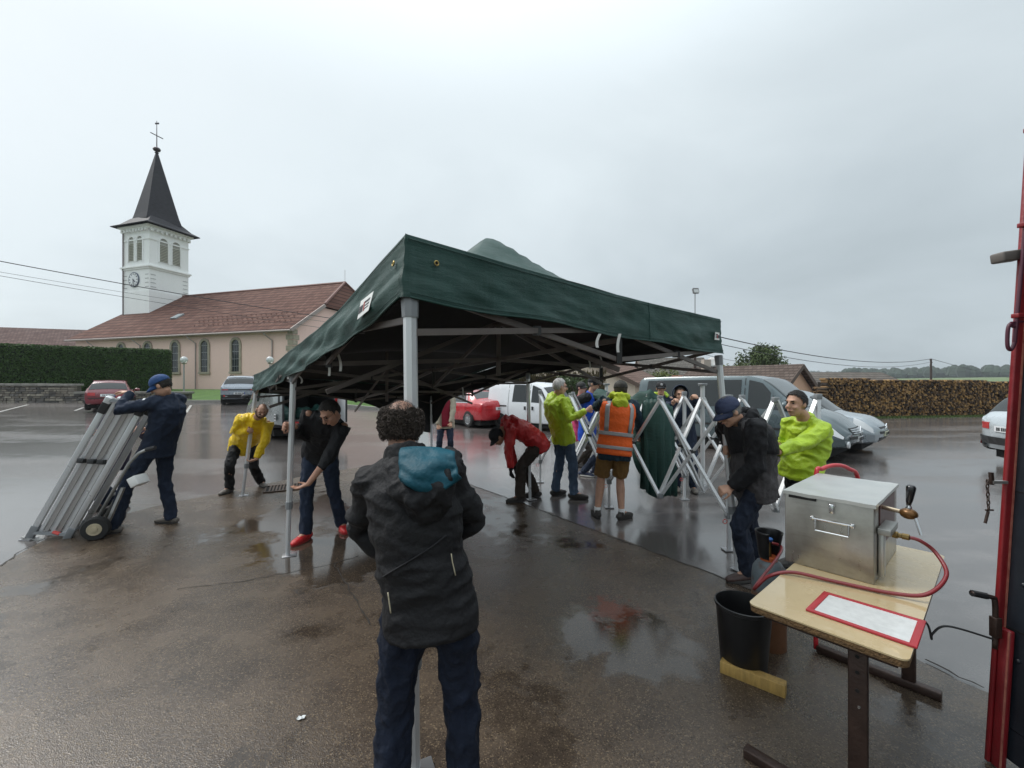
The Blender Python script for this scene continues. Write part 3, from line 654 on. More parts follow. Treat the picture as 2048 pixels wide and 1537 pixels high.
# the cross-laid end of the stack, long sticks one can tell apart
for k in range(40):
    z = .07+(k//4)*.155; off = (k % 4)*.13+rn2.uniform(-.02, .02); a = A-d*.05-n_*(off-.1)+Vector((0, 0, z)); ln = rn2.uniform(.55, .75)*(1 if z < 1.2 else .8); tl = rn2.uniform(-.04, .04); r = rn2.uniform(.05, .07)
    MB().tube([a-d*.02, a-d*ln*.5+Vector((0, 0, tl)), a-d*ln+Vector((0, 0, tl*1.5))], [r, r*.9, r*.85], 5).build('log', logm if k % 3 else barkm, stk)
gs = MB(); 
for _ in range(5200):
    s_ = rn2.uniform(-.6, L_); p = A+d*s_+n_*rn2.uniform(.02, .7)**1.0; h = rn2.uniform(.03, .10); a = rn2.uniform(0, 6.3); u = Vector((math.cos(a), math.sin(a), 0))*.015
    gs.add([p-u, p+u, p+Vector((rn2.uniform(-.04, .04), rn2.uniform(-.04, .04), h))], [(0, 1, 2)])
tag(gs.build('verge_grass', leafmat('verge_leaf', (.04, .07, .015), (.075, .11, .03))), 'thin green grass verge along the foot of the firewood stack', 'grass', kind='stuff')
# ------------------------------------------------------------------ poles, lamps, wires
wood_p = pm('pole_wood', (.055, .04, .035), .85, var=.3, vscale=6, stretch=(1, 1, .2))
def upole(px, ytop, d, label, zb=0, arm=True):
    x = (px-1024)/F*d; zt = CH-(ytop-HY)/F*d; t = empty('utility_pole', (x, d, zb), label, 'pole')
    MB().tube([(x, d, zb-1), (x, d, zt)], [.15, .10], 8).build('shaft', wood_p, t)
    for k in range(3): MB().lathe([(.03, 0), (.06, .03), (.05, .1), (.02, .13)], (x+(.14 if k % 2 else -.14), d, zt-.2-k*.35), n=8).build('insulator', pm('insulator', (.1, .07, .06), .3), t)
    return Vector((x, d, zt))
pA = upole(1862, 718, 55, 'dark wooden utility pole standing behind the firewood stack at right', -1)
pB = upole(1390, 640, 36, 'dark wooden pole in front of the pale house gable under the tent edge', -1)
fl = W(1390, 600, 42); t = empty('floodlight_mast', (fl.x, fl.y, -1), 'thin grey mast with square floodlight above the tent corner', 'floodlight')
MB().tube([(fl.x, fl.y, -1), fl+Vector((0, 0, .6))], [.07, .05], 8).build('mast', pm('mast_grey', (.35, .36, .36), .4, .6), t)
MB().box(fl+Vector((0, -.15, .85)), (.55, .25, .5), Matrix.Rotation(R(-25), 3, 'X')).build('lamp_head', pm('lamp_dark', (.10, .10, .10), .4), t)
MB().box(fl+Vector((0, -.30, .80)), (.45, .03, .4), Matrix.Rotation(R(-25), 3, 'X')).build('lamp_glass', pm('lamp_glass', (.4, .42, .42), .15), t)
wire_m = pm('wire_black', (.015, .015, .018), .5)
def wire(a, b, sag, r, label):
    a, b = Vector(a), Vector(b); P = [a.lerp(b, k/24)-Vector((0, 0, sag*4*(k/24)*(1-k/24))) for k in range(25)]
    tag(MB().tube(P, r, 5).build('overhead_wire', wire_m), label, 'wire', 'overhead wires')
wire(W(-120, 500, 15), W(900, 668, 30), .25, .017, 'thickest overhead wire at left, crossing the church roof')
wire(W(-120, 524, 15), W(700, 650, 27), .12, .007, 'thin upper overhead wire at left, below the thick cable')
wire(W(-120, 531, 15), W(760, 672, 27), .12, .009, 'lowest thin overhead wire at left, crossing the tower foot')
wire(W(1300, 640, 20), pA, 1.1, .03, 'dark upper overhead wire running from the tent to the utility pole')
wire(W(1300, 655, 20), pA-Vector((0, 0, .4)), 1.2, .02, 'middle thin overhead wire running from the tent to the utility pole')
wire(W(1300, 678, 20), W(1500, 727, 35), .15, .014, 'lowest overhead wire at right, ending at the salmon house roof')
wire(pA, W(2140, 768, 90), .8, .03, 'overhead wire leading right from the utility pole')
def globe_lamp(px, ytop, d, label):
    x = (px-1024)/F*d; zt = CH-(ytop-HY)/F*d; z0 = gz(x, d)+.2; t = empty('globe_lamp', (x, d, z0), label, 'lamp post')
    MB().tube([(x, d, z0-.3), (x, d, zt-.5)], [.06, .045], 8).build('post', pm('lamp_post', (.33, .33, .32), .4, .4), t)
    MB().lathe([(.1, -.5), (.2, -.45), (.08, -.4)], (x, d, zt), n=12).build('collar', gutter, t)
    MB().ell((x, d, zt-.22), (.24, .24, .24)).build('globe', pm('globe_white', (.72, .74, .74), .25, trans=.3), t, smooth=True)
globe_lamp(368, 714, 30, 'globe lamp post standing before the third church window, left of the silver car')
globe_lamp(540, 714, 30, 'globe lamp post peeking over the green tent corner, right of the church windows')
# ------------------------------------------------------------------ vehicles
def pchip(xs, ys):
    n = len(xs); h = [xs[i+1]-xs[i] for i in range(n-1)]; dl = [(ys[i+1]-ys[i])/h[i] for i in range(n-1)]; m = [dl[0]]+[0]*(n-2)+[dl[-1]]
    for i in range(1, n-1):
        if dl[i-1]*dl[i] > 0: w1, w2 = 2*h[i]+h[i-1], h[i]+2*h[i-1]; m[i] = (w1+w2)/(w1/dl[i-1]+w2/dl[i])
    def f(x):
        x = max(xs[0], min(xs[-1], x)); i = 0
        while i < n-2 and x > xs[i+1]: i += 1
        t = (x-xs[i])/h[i]; a, b = ys[i], ys[i+1]
        return (2*t**3-3*t*t+1)*a+(t**3-2*t*t+t)*h[i]*m[i]+(-2*t**3+3*t*t)*b+(t**3-t*t)*h[i]*m[i+1]
    return f
blackp = pm('black_plastic', (.018, .018, .019), .5, var=.2); tyre_m = pm('tyre', (.014, .014, .014), .75); rim_m = pm('alloy', (.48, .49, .50), .3, .8)
glass_m = pm('car_glass', (.012, .016, .017), .06, spec=.7); red_l = pm('tail_red', (.42, .012, .015), .2, coat=.5); lens_m = pm('lamp_lens', (.55, .57, .58), .1, .25, coat=.6); plate_m = pm('plate_white', (.66, .67, .68), .4); chrome = pm('chrome', (.65, .66, .67), .15, 1)
bluep = pm('plate_blue', (.02, .06, .28), .4); under_m = pm('underbody', (.008, .008, .008), .9); yellowp = pm('plate_cream', (.62, .62, .45), .4)
def paint(n, c, metal=.0): return pm('paint_'+n, c, .28, metal, coat=.8, var=.05, vscale=2, rvar=.06)
class Car:
    def __init__(s, name, label, cat, st, paintm, loc, head, caps=(.08, .10), group=None, open_rear=False):
        s.st = st; xs = [a[0] for a in st]; s.f = [pchip(xs, [a[k] for a in st]) for k in range(1, 7)]; s.x0, s.x1 = xs[0], xs[-1]; s.caps = caps
        s.L2 = (s.x0+s.x1)/2; hd = Vector(head).normalized(); s.t = empty(name, loc, label, cat, math.atan2(hd.y, hd.x), group); s.paint = paintm
        mb = MB(); NX = 46; xl = sorted(set([s.x0+(s.x1-s.x0)*i/NX for i in range(NX+1)]+xs)); rows = []
        for x in xl: rows.append(s.ring(x))
        mb.grid(rows, close=True, flip=True)
        for end in (0, 1):
            if end == 0 and open_rear: continue
            r0 = rows[-1] if end else rows[0]; c = sum(r0, Vector())/len(r0); zc = (s.f[0](xl[-1 if end else 0])+s.f[2](xl[-1 if end else 0]))/2; c = Vector((c.x, 0, zc)); prev = r0
            for sc_ in (.93, .8, .55, .25):
                rr = [c+(p-c)*sc_+Vector(((1 if end else -1)*caps[end]*(1-sc_**2.2), 0, 0)) for p in r0]; mb.grid([prev, rr], close=True, flip=(end == 0)); prev = rr
            mb.add(prev, [tuple(range(len(prev)))])
        s.body = mb.build('body', paintm, s.t, world=False, auto=True)
    def ctrl(s, x):
        zb, zl, zr, wm, wl, wr = [f(x) for f in s.f]
        return [(0, zb), (wm*.86, zb), (wm*.965, zb+.13), (wm, zb+(zl-zb)*.55), (wl, zl), (wr, zr-.055), (wr*.80, zr-.005), (0, zr+.02)]
    def pt(s, x, v, side=1, off=0):
        c = s.ctrl(x); v = max(0, min(7, v)); i = min(6, int(v)); t = v-i
        P = [c[max(0, i-1)], c[i], c[i+1], c[min(7, i+2)]]
        if i == 0: P[0] = (-c[1][0], c[1][1])
        if i == 6: P[3] = (-c[6][0], c[6][1])
        o = []
        for k in (0, 1):
            a, b, d, e_ = [p[k] for p in P]; m0, m1 = (d-a)*.36, (e_-b)*.36
            o.append((2*t**3-3*t*t+1)*b+(t**3-2*t*t+t)*m0+(-2*t**3+3*t*t)*d+(t**3-t*t)*m1)
        return Vector((x-s.L2, o[0]*side, o[1]))
    def ring(s, x):
        vs = [i/3 for i in range(22)]
        return [s.pt(x, v, 1) for v in vs]+[s.pt(x, v, -1) for v in reversed(vs[1:-1])]
    def nrm(s, x, v, side):
        a = s.pt(x+.02, v, side)-s.pt(x-.02, v, side); b = s.pt(x, v+.04, side)-s.pt(x, v-.04, side); n = a.cross(b)
        if n.length < 1e-9: return Vector((0, side, 0))
        n.normalize(); c = s.pt(x, v, side)-Vector((x-s.L2, 0, (s.f[0](x)+s.f[2](x))/2)); return n if n.dot(c) > 0 else -n
    def patch(s, name, q, mat, sides=(1,), n=6, off=.006, parent=None):
        # q: four (x, v) corners, order bl, br, tr, tl
        for sd_ in sides:
            rows = []
            for j in range(n+1):
                row = []
                for i in range(n+1):
                    u, w_ = i/n, j/n; x = (q[0][0]*(1-u)+q[1][0]*u)*(1-w_)+(q[3][0]*(1-u)+q[2][0]*u)*w_; v = (q[0][1]*(1-u)+q[1][1]*u)*(1-w_)+(q[3][1]*(1-u)+q[2][1]*u)*w_
                    row.append(s.pt(x, v, sd_)+s.nrm(x, v, sd_)*off)
                rows.append(row)
            o = MB().grid(rows, flip=sd_ > 0).build(name, mat, parent or s.t, world=False, smooth=True)
        return o
    def top(s, name, xa, xb, va, vb, mat, n=8, off=.006, parent=None):
        # symmetric patch across the top; va / vb edge v at xa / xb
        rows = []
        for j in range(n+1):
            x = xa+(xb-xa)*j/n; ve = va+(vb-va)*j/n; row = []
            for i in range(2*n+1):
                f = i/n-1; v = 7-abs(f)*(7-ve); row.append(s.pt(x, v, 1 if f >= 0 else -1)+s.nrm(x, min(v, 6.9), 1 if f >= 0 else -1)*off)
            rows.append(row)
        return MB().grid(rows).build(name, mat, parent or s.t, world=False, smooth=True)
    def capx(s, end, y, z):
        x = s.x1 if end else s.x0; zc = (s.f[0](x)+s.f[2](x))/2; r = s.ring(x); k = 1.; dy, dz = y, z-zc
        if abs(dy)+abs(dz) < 1e-4: k = 0.
        else:
            for p, q_ in zip(r, r[1:]+r[:1]):
                ax_, az_, bx_, bz_ = p.y, p.z-zc, q_.y-p.y, q_.z-p.z; dt = dy*bz_-dz*bx_
                if abs(dt) < 1e-9: continue
                t = (ax_*bz_-az_*bx_)/dt; u = (ax_*dz-az_*dy)/dt
                if t > 0 and -1e-6 <= u <= 1+1e-6: k = min(1., 1/t); break
        return x+(1 if end else -1)*s.caps[end]*(1-k**2.2)-s.L2
    def plate(s, name, end, y0, y1, z0, z1, mat, off=.012, th=.02, parent=None, n=6, sk=0):
        rows = []
        for z in (z0, z1):
            rows.append([Vector((s.capx(end, y0+(y1-y0)*i/n, z)+(1 if end else -1)*off, y0+(y1-y0)*i/n, z+sk*abs(y0+(y1-y0)*i/n))) for i in range(n+1)])
        mb = MB().grid(rows); m2 = [[p-Vector(((1 if end else -1)*th, 0, 0)) for p in r] for r in rows]
        for a, b in ((rows[0], m2[0]), (rows[1], m2[1])): mb.grid([a, b])
        mb.grid([[rows[0][0], rows[1][0]], [m2[0][0], m2[1][0]]]); mb.grid([[rows[0][-1], rows[1][-1]], [m2[0][-1], m2[1][-1]]])
        return mb.build(name, mat, parent or s.t, world=False)
    def numplate(s, end, z, mat=None, y=0):
        p = s.plate('number_plate', end, y-.26, y+.26, z, z+.115, mat or plate_m, .022)
        e_ = 1 if end else -1; bx = MB()
        s.plate('plate_band', end, y+.225*e_ if e_ > 0 else y-.26, y+.26 if e_ > 0 else y-.225, z, z+.115, bluep, .025, parent=p)
        tx = MB(); rn = random.Random(int(z*100)); xx = -.2
        for g, cnt in enumerate((2, 3, 2)):
            for k in range(cnt):
                yy = y+xx; x = s.capx(end, yy, z+.05)+e_*.026
                tx.box((x, yy-.011, z+.057), (.004, .010, .07)); tx.box((x, yy+.011, z+.057), (.004, .010, .07))
                for zz in rn.sample((.027, .057, .087), 2): tx.box((x, yy, z+zz), (.004, .03, .011))
                xx += .054
            xx += .022
        tx.build('plate_text', blackp, p, world=False)
    def wheels(s, xa, xb, r, y=None, spokes=5, w_=.2, rimc=None):
        for x in (xa, xb):
            for sd_ in (1, -1):
                yy = (y or s.f[3](x))-w_/2+.012; c = Vector((x-s.L2, sd_*yy, r))
                ar = MB(); R1 = r+.055; n = 18; a0 = [Vector((c.x+math.cos(math.pi*k/n*1.12-.19)*R1, sd_*(yy+w_/2-.03), r+math.sin(math.pi*k/n*1.12-.19)*R1)) for k in range(n+1)]
                ar.grid([a0, [Vector((c.x+(p.x-c.x)*.8, p.y, r+(p.z-r)*.8)) for p in a0]]); 
                ac = MB(); ac.add(a0+[Vector((c.x, a0[0].y, r*.5))], [tuple(range(len(a0)+1))]); ac.build('wheel_arch', under_m, s.t, world=False)
                wh = MB().lathe([(r*.62, -w_/2), (r*.95, -w_/2+.005), (r, -w_/2+.035), (r, w_/2-.035), (r*.95, w_/2-.005), (r*.64, w_/2), (r*.62, w_/2-.05)], c, (0, sd_, 0), 24).build('wheel', tyre_m, s.t, world=False, auto=True)
                rm = MB().lathe([(r*.63, w_/2-.03), (r*.60, w_/2-.05), (r*.58, w_/2-.012), (r*.66, w_/2-.002), (r*.62, w_/2-.03)], c, (0, sd_, 0), 24)
                for k in range(spokes):
                    a = 2*math.pi*k/spokes+.3; d = Vector((math.cos(a), 0, math.sin(a))); rm.bar(c+d*r*.08+Vector((0, sd_*(w_/2-.015), 0)), c+d*r*.60+Vector((0, sd_*(w_/2-.02), 0)), r*.17 if spokes < 8 else r*.11, .02, up=(0, 1, 0))
                rm.lathe([(r*.16, w_/2-.04), (r*.16, w_/2-.004), (r*.1, w_/2+.004)], c, (0, sd_, 0), 12); rm.build('rim', rimc or rim_m, wh, world=False)
    def mirrors(s, x, z, y, mat=None):
        for sd_ in (1, -1):
            m = MB().ell((x-s.L2, sd_*(y+.11), z), (.07, .12, .085)); m.tube([(x-s.L2+.02, sd_*(y-.03), z-.06), (x-s.L2, sd_*(y+.06), z-.03)], .03, 6); m.build('mirror', mat or blackp, s.t, world=False, smooth=True)
    def underside(s):
        MB().box((0, 0, .2), (s.x1-s.x0-.5, s.f[3](s.L2)*1.7, .18)).build('chassis', under_m, s.t, world=False)
    def line(s, name, x, va, vb, sides=(1, -1), w_=.008, mat=None):
        s.patch(name, [(x-w_, va), (x+w_, va), (x+w_, vb), (x-w_, vb)], mat or under_m, sides, 5, .0035)
# --- dark red hatchback, rear towards us
st = [(0, .34, .80, .86, .70, .72, .66), (.06, .30, .86, .93, .80, .78, .70), (.40, .27, .90, 1.30, .83, .80, .60), (.85, .24, .90, 1.41, .84, .80, .58), (1.9, .22, .89, 1.43, .84, .80, .58), (2.35, .22, .88, 1.37, .84, .80, .58), (2.95, .22, .86, .93, .83, .78, .70), (3.65, .25, .74, .80, .82, .74, .66), (3.9, .3, .62, .66, .70, .64, .56)]
gp = Vector((-20.3, 21.6, 0)); gp.z = gz(gp.x, gp.y)
c = Car('parked_hatchback', 'dark red hatchback parked nose to the hedge at far left', 'car', st, paint('dkred', (.17, .012, .022)), gp, (-.80, 1))
c.top('rear_window', .11, .36, 5.25, 5.3, glass_m, off=.012); c.patch('side_window', [(.55, 4.12), (2.7, 4.12), (2.15, 4.9), (.75, 4.9)], glass_m, (1, -1)); c.top('windscreen', 2.4, 2.9, 5.2, 5.2, glass_m)
for y0, y1 in ((.44, .70), (-.70, -.44)): c.plate('tail_light', 0, y0, y1, .70, .84, red_l)
c.plate('bumper_strip', 0, -.68, .68, .56, .60, blackp, .016); c.numplate(0, .66); c.wheels(.72, 3.15, .29, spokes=7); c.mirrors(2.55, .95, .80, paint('dkred', (0, 0, 0))); c.underside()
MB().tube([(-1.95+.45, .55, 1.40), (-1.95+.45, -.55, 1.40)], .02, 6).build('spoiler', MATS['paint_dkred'], c.t, world=False)
# --- silver crossover, rear towards us
st = [(0, .45, .90, .98, .74, .78, .72), (.06, .34, .98, 1.06, .88, .86, .78), (.35, .30, 1.02, 1.46, .92, .88, .66), (.8, .26, 1.02, 1.58, .93, .88, .64), (2.1, .24, 1.0, 1.62, .93, .88, .64), (2.7, .24, .99, 1.53, .93, .87, .63), (3.3, .24, .98, 1.06, .92, .86, .76), (4.1, .28, .88, .94, .90, .82, .72), (4.45, .36, .70, .78, .76, .70, .62)]
gp = Vector(((440-1024)/F*23.3, 25.4, 0)); gp.z = gz(gp.x, 23.5)
slv = paint('silver', (.27, .30, .34), .35)
c = Car('parked_crossover', 'silver grey crossover car seen from behind in front of the church lawn', 'car', st, slv, gp, (-.50, 1))
c.top('rear_window', .12, .33, 5.25, 5.3, glass_m, off=.012); c.patch('side_window', [(.55, 4.12), (3.0, 4.12), (2.45, 4.9), (.75, 4.9)], glass_m, (1, -1)); c.top('windscreen', 2.75, 3.25, 5.2, 5.2, glass_m)
c.plate('light_bar', 0, -.82, .82, .80, .87, blackp, .014)
for y0, y1 in ((.52, .80), (-.80, -.52)): c.plate('tail_light', 0, y0, y1, .81, .86, red_l, .022)
c.plate('bumper', 0, -.86, .86, .36, .56, blackp, .02)
for y0, y1 in ((.55, .74), (-.74, -.55)): c.plate('reflector', 0, y0, y1, .46, .49, chrome, .03)
c.plate('fog_light', 0, .66, .74, .46, .55, red_l, .034); c.numplate(0, .575); c.wheels(.85, 3.55, .35); c.mirrors(2.85, 1.10, .90); c.underside(); c.top('spoiler', .40, .62, 5.4, 5.4, slv, off=.03)
for sd_ in (1, -1): MB().tube([(.85-c.L2, sd_*.55, 1.60), (1.2-c.L2, sd_*.57, 1.65), (2.3-c.L2, sd_*.56, 1.65), (2.6-c.L2, sd_*.54, 1.57)], .018, 6).build('roof_rail', blackp, c.t, world=False)
# --- open grey van at left
st = [(0, .42, 1.05, 1.93, .93, .95, .80), (.3, .36, 1.05, 1.96, .95, .95, .80), (2.8, .30, 1.05, 1.97, .95, .95, .80), (3.35, .30, 1.05, 1.86, .95, .93, .76), (4.15, .30, 1.02, 1.12, .94, .88, .78), (4.6, .32, .90, .98, .90, .82, .72), (4.8, .4, .70, .78, .78, .74, .64)]
al = R(-40); hv = Vector((math.sin(al), math.cos(al), 0)); rvv = Vector((math.cos(al), -math.sin(al), 0)); rl_ = Vector((-7.06, 12.4, 0)); ctr_ = rl_+rvv*.95+hv*2.4
gv = paint('van_grey', (.23, .25, .25), .3)
c = Car('open_van', 'grey van with both rear doors open behind the yellow jacketed man', 'van', st, gv, (ctr_.x, ctr_.y, gz(ctr_.x, 12.5)), hv, open_rear=True)
m = c.body.modifiers.new('s', 'SOLIDIFY'); m.thickness = .05; m.offset = -1
c.patch('side_window', [(3.0, 4.1), (3.85, 4.1), (3.28, 4.92), (3.0, 4.92)], glass_m, (1, -1)); c.patch('side_window', [(1.75, 4.1), (2.85, 4.1), (2.85, 4.92), (1.75, 4.92)], glass_m, (1, -1)); c.top('windscreen', 3.42, 4.1, 5.2, 5.2, glass_m)
c.line('door_gap', 2.93, 2.2, 5.0); c.line('door_gap', 1.65, 2.2, 5.0); c.wheels(.85, 3.9, .34, spokes=6, rimc=blackp); c.mirrors(3.55, 1.22, .98); c.underside()
L2 = c.L2; trim = pm('van_trim', (.03, .03, .032), .7)
MB().box((1.6-L2, 0, .56), (3.1, 1.72, .04)).build('load_floor', trim, c.t, world=False)
MB().box((2.9-L2, 0, 1.0), (.05, 1.7, .9)).build('bulkhead', trim, c.t, world=False)
for sd_ in (1, -1):
    MB().box((1.5-L2, sd_*.86, 1.1), (2.9, .03, 1.1)).build('side_lining', trim, c.t, world=False)
    p = MB().box((.02-L2, sd_*.91, 1.15), (.05, .09, 1.35)).build('door_post', gv, c.t, world=False)
    MB().box((-.02-L2, sd_*.915, 1.35), (.05, .085, .62)).build('tail_light', red_l, c.t, world=False, bevel=.01)
    # open door panel, reaching back from the corner
    dm = MB().box((-.40-L2, sd_*.97, 1.0), (.78, .05, .98)); door = dm.build('rear_door', gv if sd_ > 0 else pm('door_inner', (.55, .56, .57), .4), c.t, world=False, bevel=.015)
    MB().box((-.40-L2, sd_*.97, 1.70), (.74, .04, .40)).build('door_window', glass_m, door, world=False, bevel=.01)
    fr2 = MB()
    for z in (1.50, 1.91): fr2.box((-.40-L2, sd_*.97, z), (.78, .055, .04))
    for x in (-.03, -.77): fr2.box((x-L2, sd_*.97, 1.70), (.04, .054, .37))
    fr2.build('window_frame', gv, door, world=False)
    MB().box((-.62-L2, sd_*1.005, 1.22), (.05, .03, .22)).build('door_handle', blackp, door, world=False, bevel=.008)
    if sd_ > 0: door.matrix_basis = Matrix.Translation((-L2, .97, 0)) @ Matrix.Rotation(R(15), 4, 'Z') @ Matrix.Translation((L2, -.97, 0))
    MB().box((-.80-L2, sd_*.97, 1.2), (.012, .055, 1.4)).build('door_seal', blackp, door, world=False)
npl = MB().box((-.40-L2, .905, .72), (.26, .01, .18)).build('number_plate', plate_m, c.t, world=False)
tx = MB()
for r_ in range(2):
    for k in range(4): tx.box((-.53-L2+k*.055, 0.915, .68+r_*.08), (.012, .004, .055)); tx.box((-.545-L2+k*.055, 0.915, .70+r_*.08), (.03, .004, .012))
tx.build('plate_text', blackp, npl, world=False)
MB().box((-.08-L2, 0, .50), (.2, 1.86, .2)).build('bumper', blackp, c.t, world=False, bevel=.03)
MB().box((-.19-L2, .3, .52), (.01, .3, .05)).build('reflector', red_l, c.t, world=False)
MB().box((.05-L2, 0, 1.89), (.08, 1.55, .09)).build('roof_header', gv, c.t, world=False, bevel=.02)
vanM = c.t.matrix_basis.copy()
# tarpaulin bags in the van
for k, (x, y, s_) in enumerate(((.35, .45, .30), (.5, -.1, .26), (.4, -.55, .28))):
    mb = MB().ell((0, 0, 0), (s_, s_*1.1, s_*.8), n=18, m=12)
    for v in mb.v: v += v.normalized()*(.14*noise.noise(v*5+Vector((k*3, 0, 0)))+.07*noise.noise(v*13)); v.z = max(v.z, -s_*.55)
    p = vanM @ Vector((x-L2, y, .58+s_*.55)); o = mb.build('tarpaulin_bundle', pm('tarp_green', (.008, .045, .038), .5, var=.3, bump=.3, bscale=20), smooth=True); o.location = p
    tag(o, ('leftmost', 'middle', 'rightmost')[k]+' crumpled dark green tarpaulin bundle in the open van', 'tarpaulin', 'tarpaulins in the open van')
# --- red saloon behind the beige jacketed man
st = [(0, .40, .86, .96, .70, .74, .66), (.06, .32, .92, 1.03, .84, .82, .72), (.55, .28, .94, 1.09, .88, .85, .68), (1.25, .24, .93, 1.38, .89, .85, .58), (2.0, .22, .92, 1.45, .89, .85, .58), (2.7, .22, .91, 1.36, .89, .84, .58), (3.4, .22, .89, .96, .89, .82, .72), (4.25, .26, .78, .84, .86, .78, .68), (4.6, .34, .62, .68, .72, .66, .58)]
redp = paint('red', (.42, .010, .018)); hr = Vector((-.62, .78, 0)); rw = Vector((-1.72, 16.7, 0)); rgt = Vector((hr.y, -hr.x, 0)); cr_ = rw+rgt*.86+hr*(2.3-.95)
c = Car('parked_saloon', 'bright red saloon car parked beyond the man in the beige jacket', 'car', st, redp, (cr_.x, cr_.y, 0), hr)
c.patch('side_window', [(1.15, 4.12), (3.05, 4.12), (2.6, 4.88), (1.5, 4.88)], glass_m, (1, -1)); c.patch('chrome_trim', [(1.0, 4.05), (3.1, 4.05), (3.1, 4.12), (1.0, 4.12)], chrome, (1, -1)); c.patch('chrome_trim', [(1.0, 4.05), (1.1, 4.05), (1.45, 4.9), (1.40, 4.9)], chrome, (1, -1), off=.008)
c.top('rear_window', .68, 1.2, 5.3, 5.3, glass_m); c.top('windscreen', 2.8, 3.35, 5.2, 5.2, glass_m); c.line('door_gap', 2.0, 2.3, 4.1); c.line('door_gap', 1.1, 3.2, 4.1)
for y0, y1 in ((.40, .72), (-.72, -.40)): c.plate('tail_light', 0, y0, y1, .74, .88, red_l)
c.numplate(0, .70); c.wheels(.95, 3.65, .325, spokes=10); c.mirrors(2.95, 1.0, .84, redp); c.underside()
for x in (1.45, 2.4): c.patch('door_handle', [(x, 3.72), (x+.2, 3.72), (x+.2, 3.80), (x, 3.80)], redp, (1, -1), off=.03)
# --- black estate behind the red saloon
st2 = [(0, .40, .92, 1.0, .72, .76, .70), (.06, .32, .96, 1.05, .86, .84, .76), (.35, .28, 1.0, 1.42, .90, .86, .64), (.9, .24, 1.0, 1.50, .90, .86, .62), (2.3, .22, .98, 1.52, .90, .86, .62), (3.0, .22, .96, 1.02, .90, .84, .74), (3.9, .26, .82, .88, .86, .78, .68), (4.3, .34, .66, .72, .72, .66, .58)]
c = Car('parked_estate', 'black car half hidden between the red saloon and the white van', 'car', st2, paint('black', (.012, .012, .014)), (-1.1, 20.2, 0), hr)
c.patch('side_window', [(.5, 4.12), (2.7, 4.12), (2.2, 4.9), (.7, 4.9)], glass_m, (1, -1)); c.top('rear_window', .11, .34, 5.25, 5.3, glass_m); c.wheels(.8, 3.4, .32); c.underside(); c.patch('chrome_trim', [(.5, 4.05), (2.7, 4.05), (2.7, 4.1), (.5, 4.1)], chrome, (1, -1))
# --- small white van
st = [(0, .36, .98, 1.68, .80, .82, .70), (.15, .30, .98, 1.74, .83, .82, .70), (1.2, .26, .98, 1.77, .83, .82, .70), (2.0, .25, .98, 1.75, .83, .82, .68), (2.45, .25, .97, 1.62, .83, .81, .66), (3.05, .25, .96, 1.05, .83, .78, .68), (3.65, .28, .80, .88, .81, .74, .64), (3.98, .36, .60, .66, .70, .66, .56)]
wp = paint('white', (.74, .76, .78)); hk = Vector((.79, -.61, 0)); ra = Vector((-.95, 16.8, 0)); ck = ra+hk*1.99+Vector((-hk.y, hk.x, 0))*.82
c = Car('small_white_van', 'small white panel van parked beyond the bending red jacketed man', 'van', st, wp, (ck.x, ck.y, 0), hk)
c.patch('side_window', [(1.2, 4.1), (1.93, 4.1), (1.93, 4.9), (1.25, 4.9)], glass_m, (1, -1)); c.patch('side_window', [(2.08, 4.1), (2.92, 4.1), (2.45, 4.85), (2.08, 4.9)], glass_m, (1, -1)); c.top('windscreen', 2.52, 3.0, 5.2, 5.2, glass_m)
c.patch('slide_rail', [(.12, 3.62), (.95, 3.62), (.95, 3.76), (.12, 3.76)], blackp, (1, -1), off=.012); c.line('door_gap', 2.0, 2.3, 5.0); c.line('door_gap', 1.02, 2.3, 5.0); c.line('door_gap', 2.98, 2.3, 4.0)
for x in (1.78, 2.12): c.patch('door_handle', [(x, 3.35), (x+.09, 3.35), (x+.09, 3.72), (x, 3.72)], blackp, (1, -1), off=.025, n=3)
c.patch('bumper', [(-.0, .9), (.25, .9), (.22, 2.9), (0, 2.9)], blackp, (1, -1), off=.02); c.patch('bumper', [(3.6, .9), (3.96, .9), (3.96, 2.6), (3.6, 2.6)], wp, (1, -1), off=.02)
c.patch('indicator', [(3.6, 3.3), (3.72, 3.3), (3.72, 3.7), (3.6, 3.7)], pm('amber', (.6, .2, .02), .2), (1, -1), off=.012); c.patch('headlight', [(3.74, 3.2), (3.95, 3.2), (3.93, 3.95), (3.72, 3.95)], lens_m, (1, -1), off=.012)
c.wheels(.62, 3.25, .30, spokes=7, rimc=blackp); c.mirrors(2.72, 1.12, .86); c.underside(); c.numplate(1, .36)
MB().tube([(2.2-c.L2, 0, 1.74), (1.95-c.L2, 0, 1.98)], .006, 5).build('antenna', blackp, c.t, world=False)
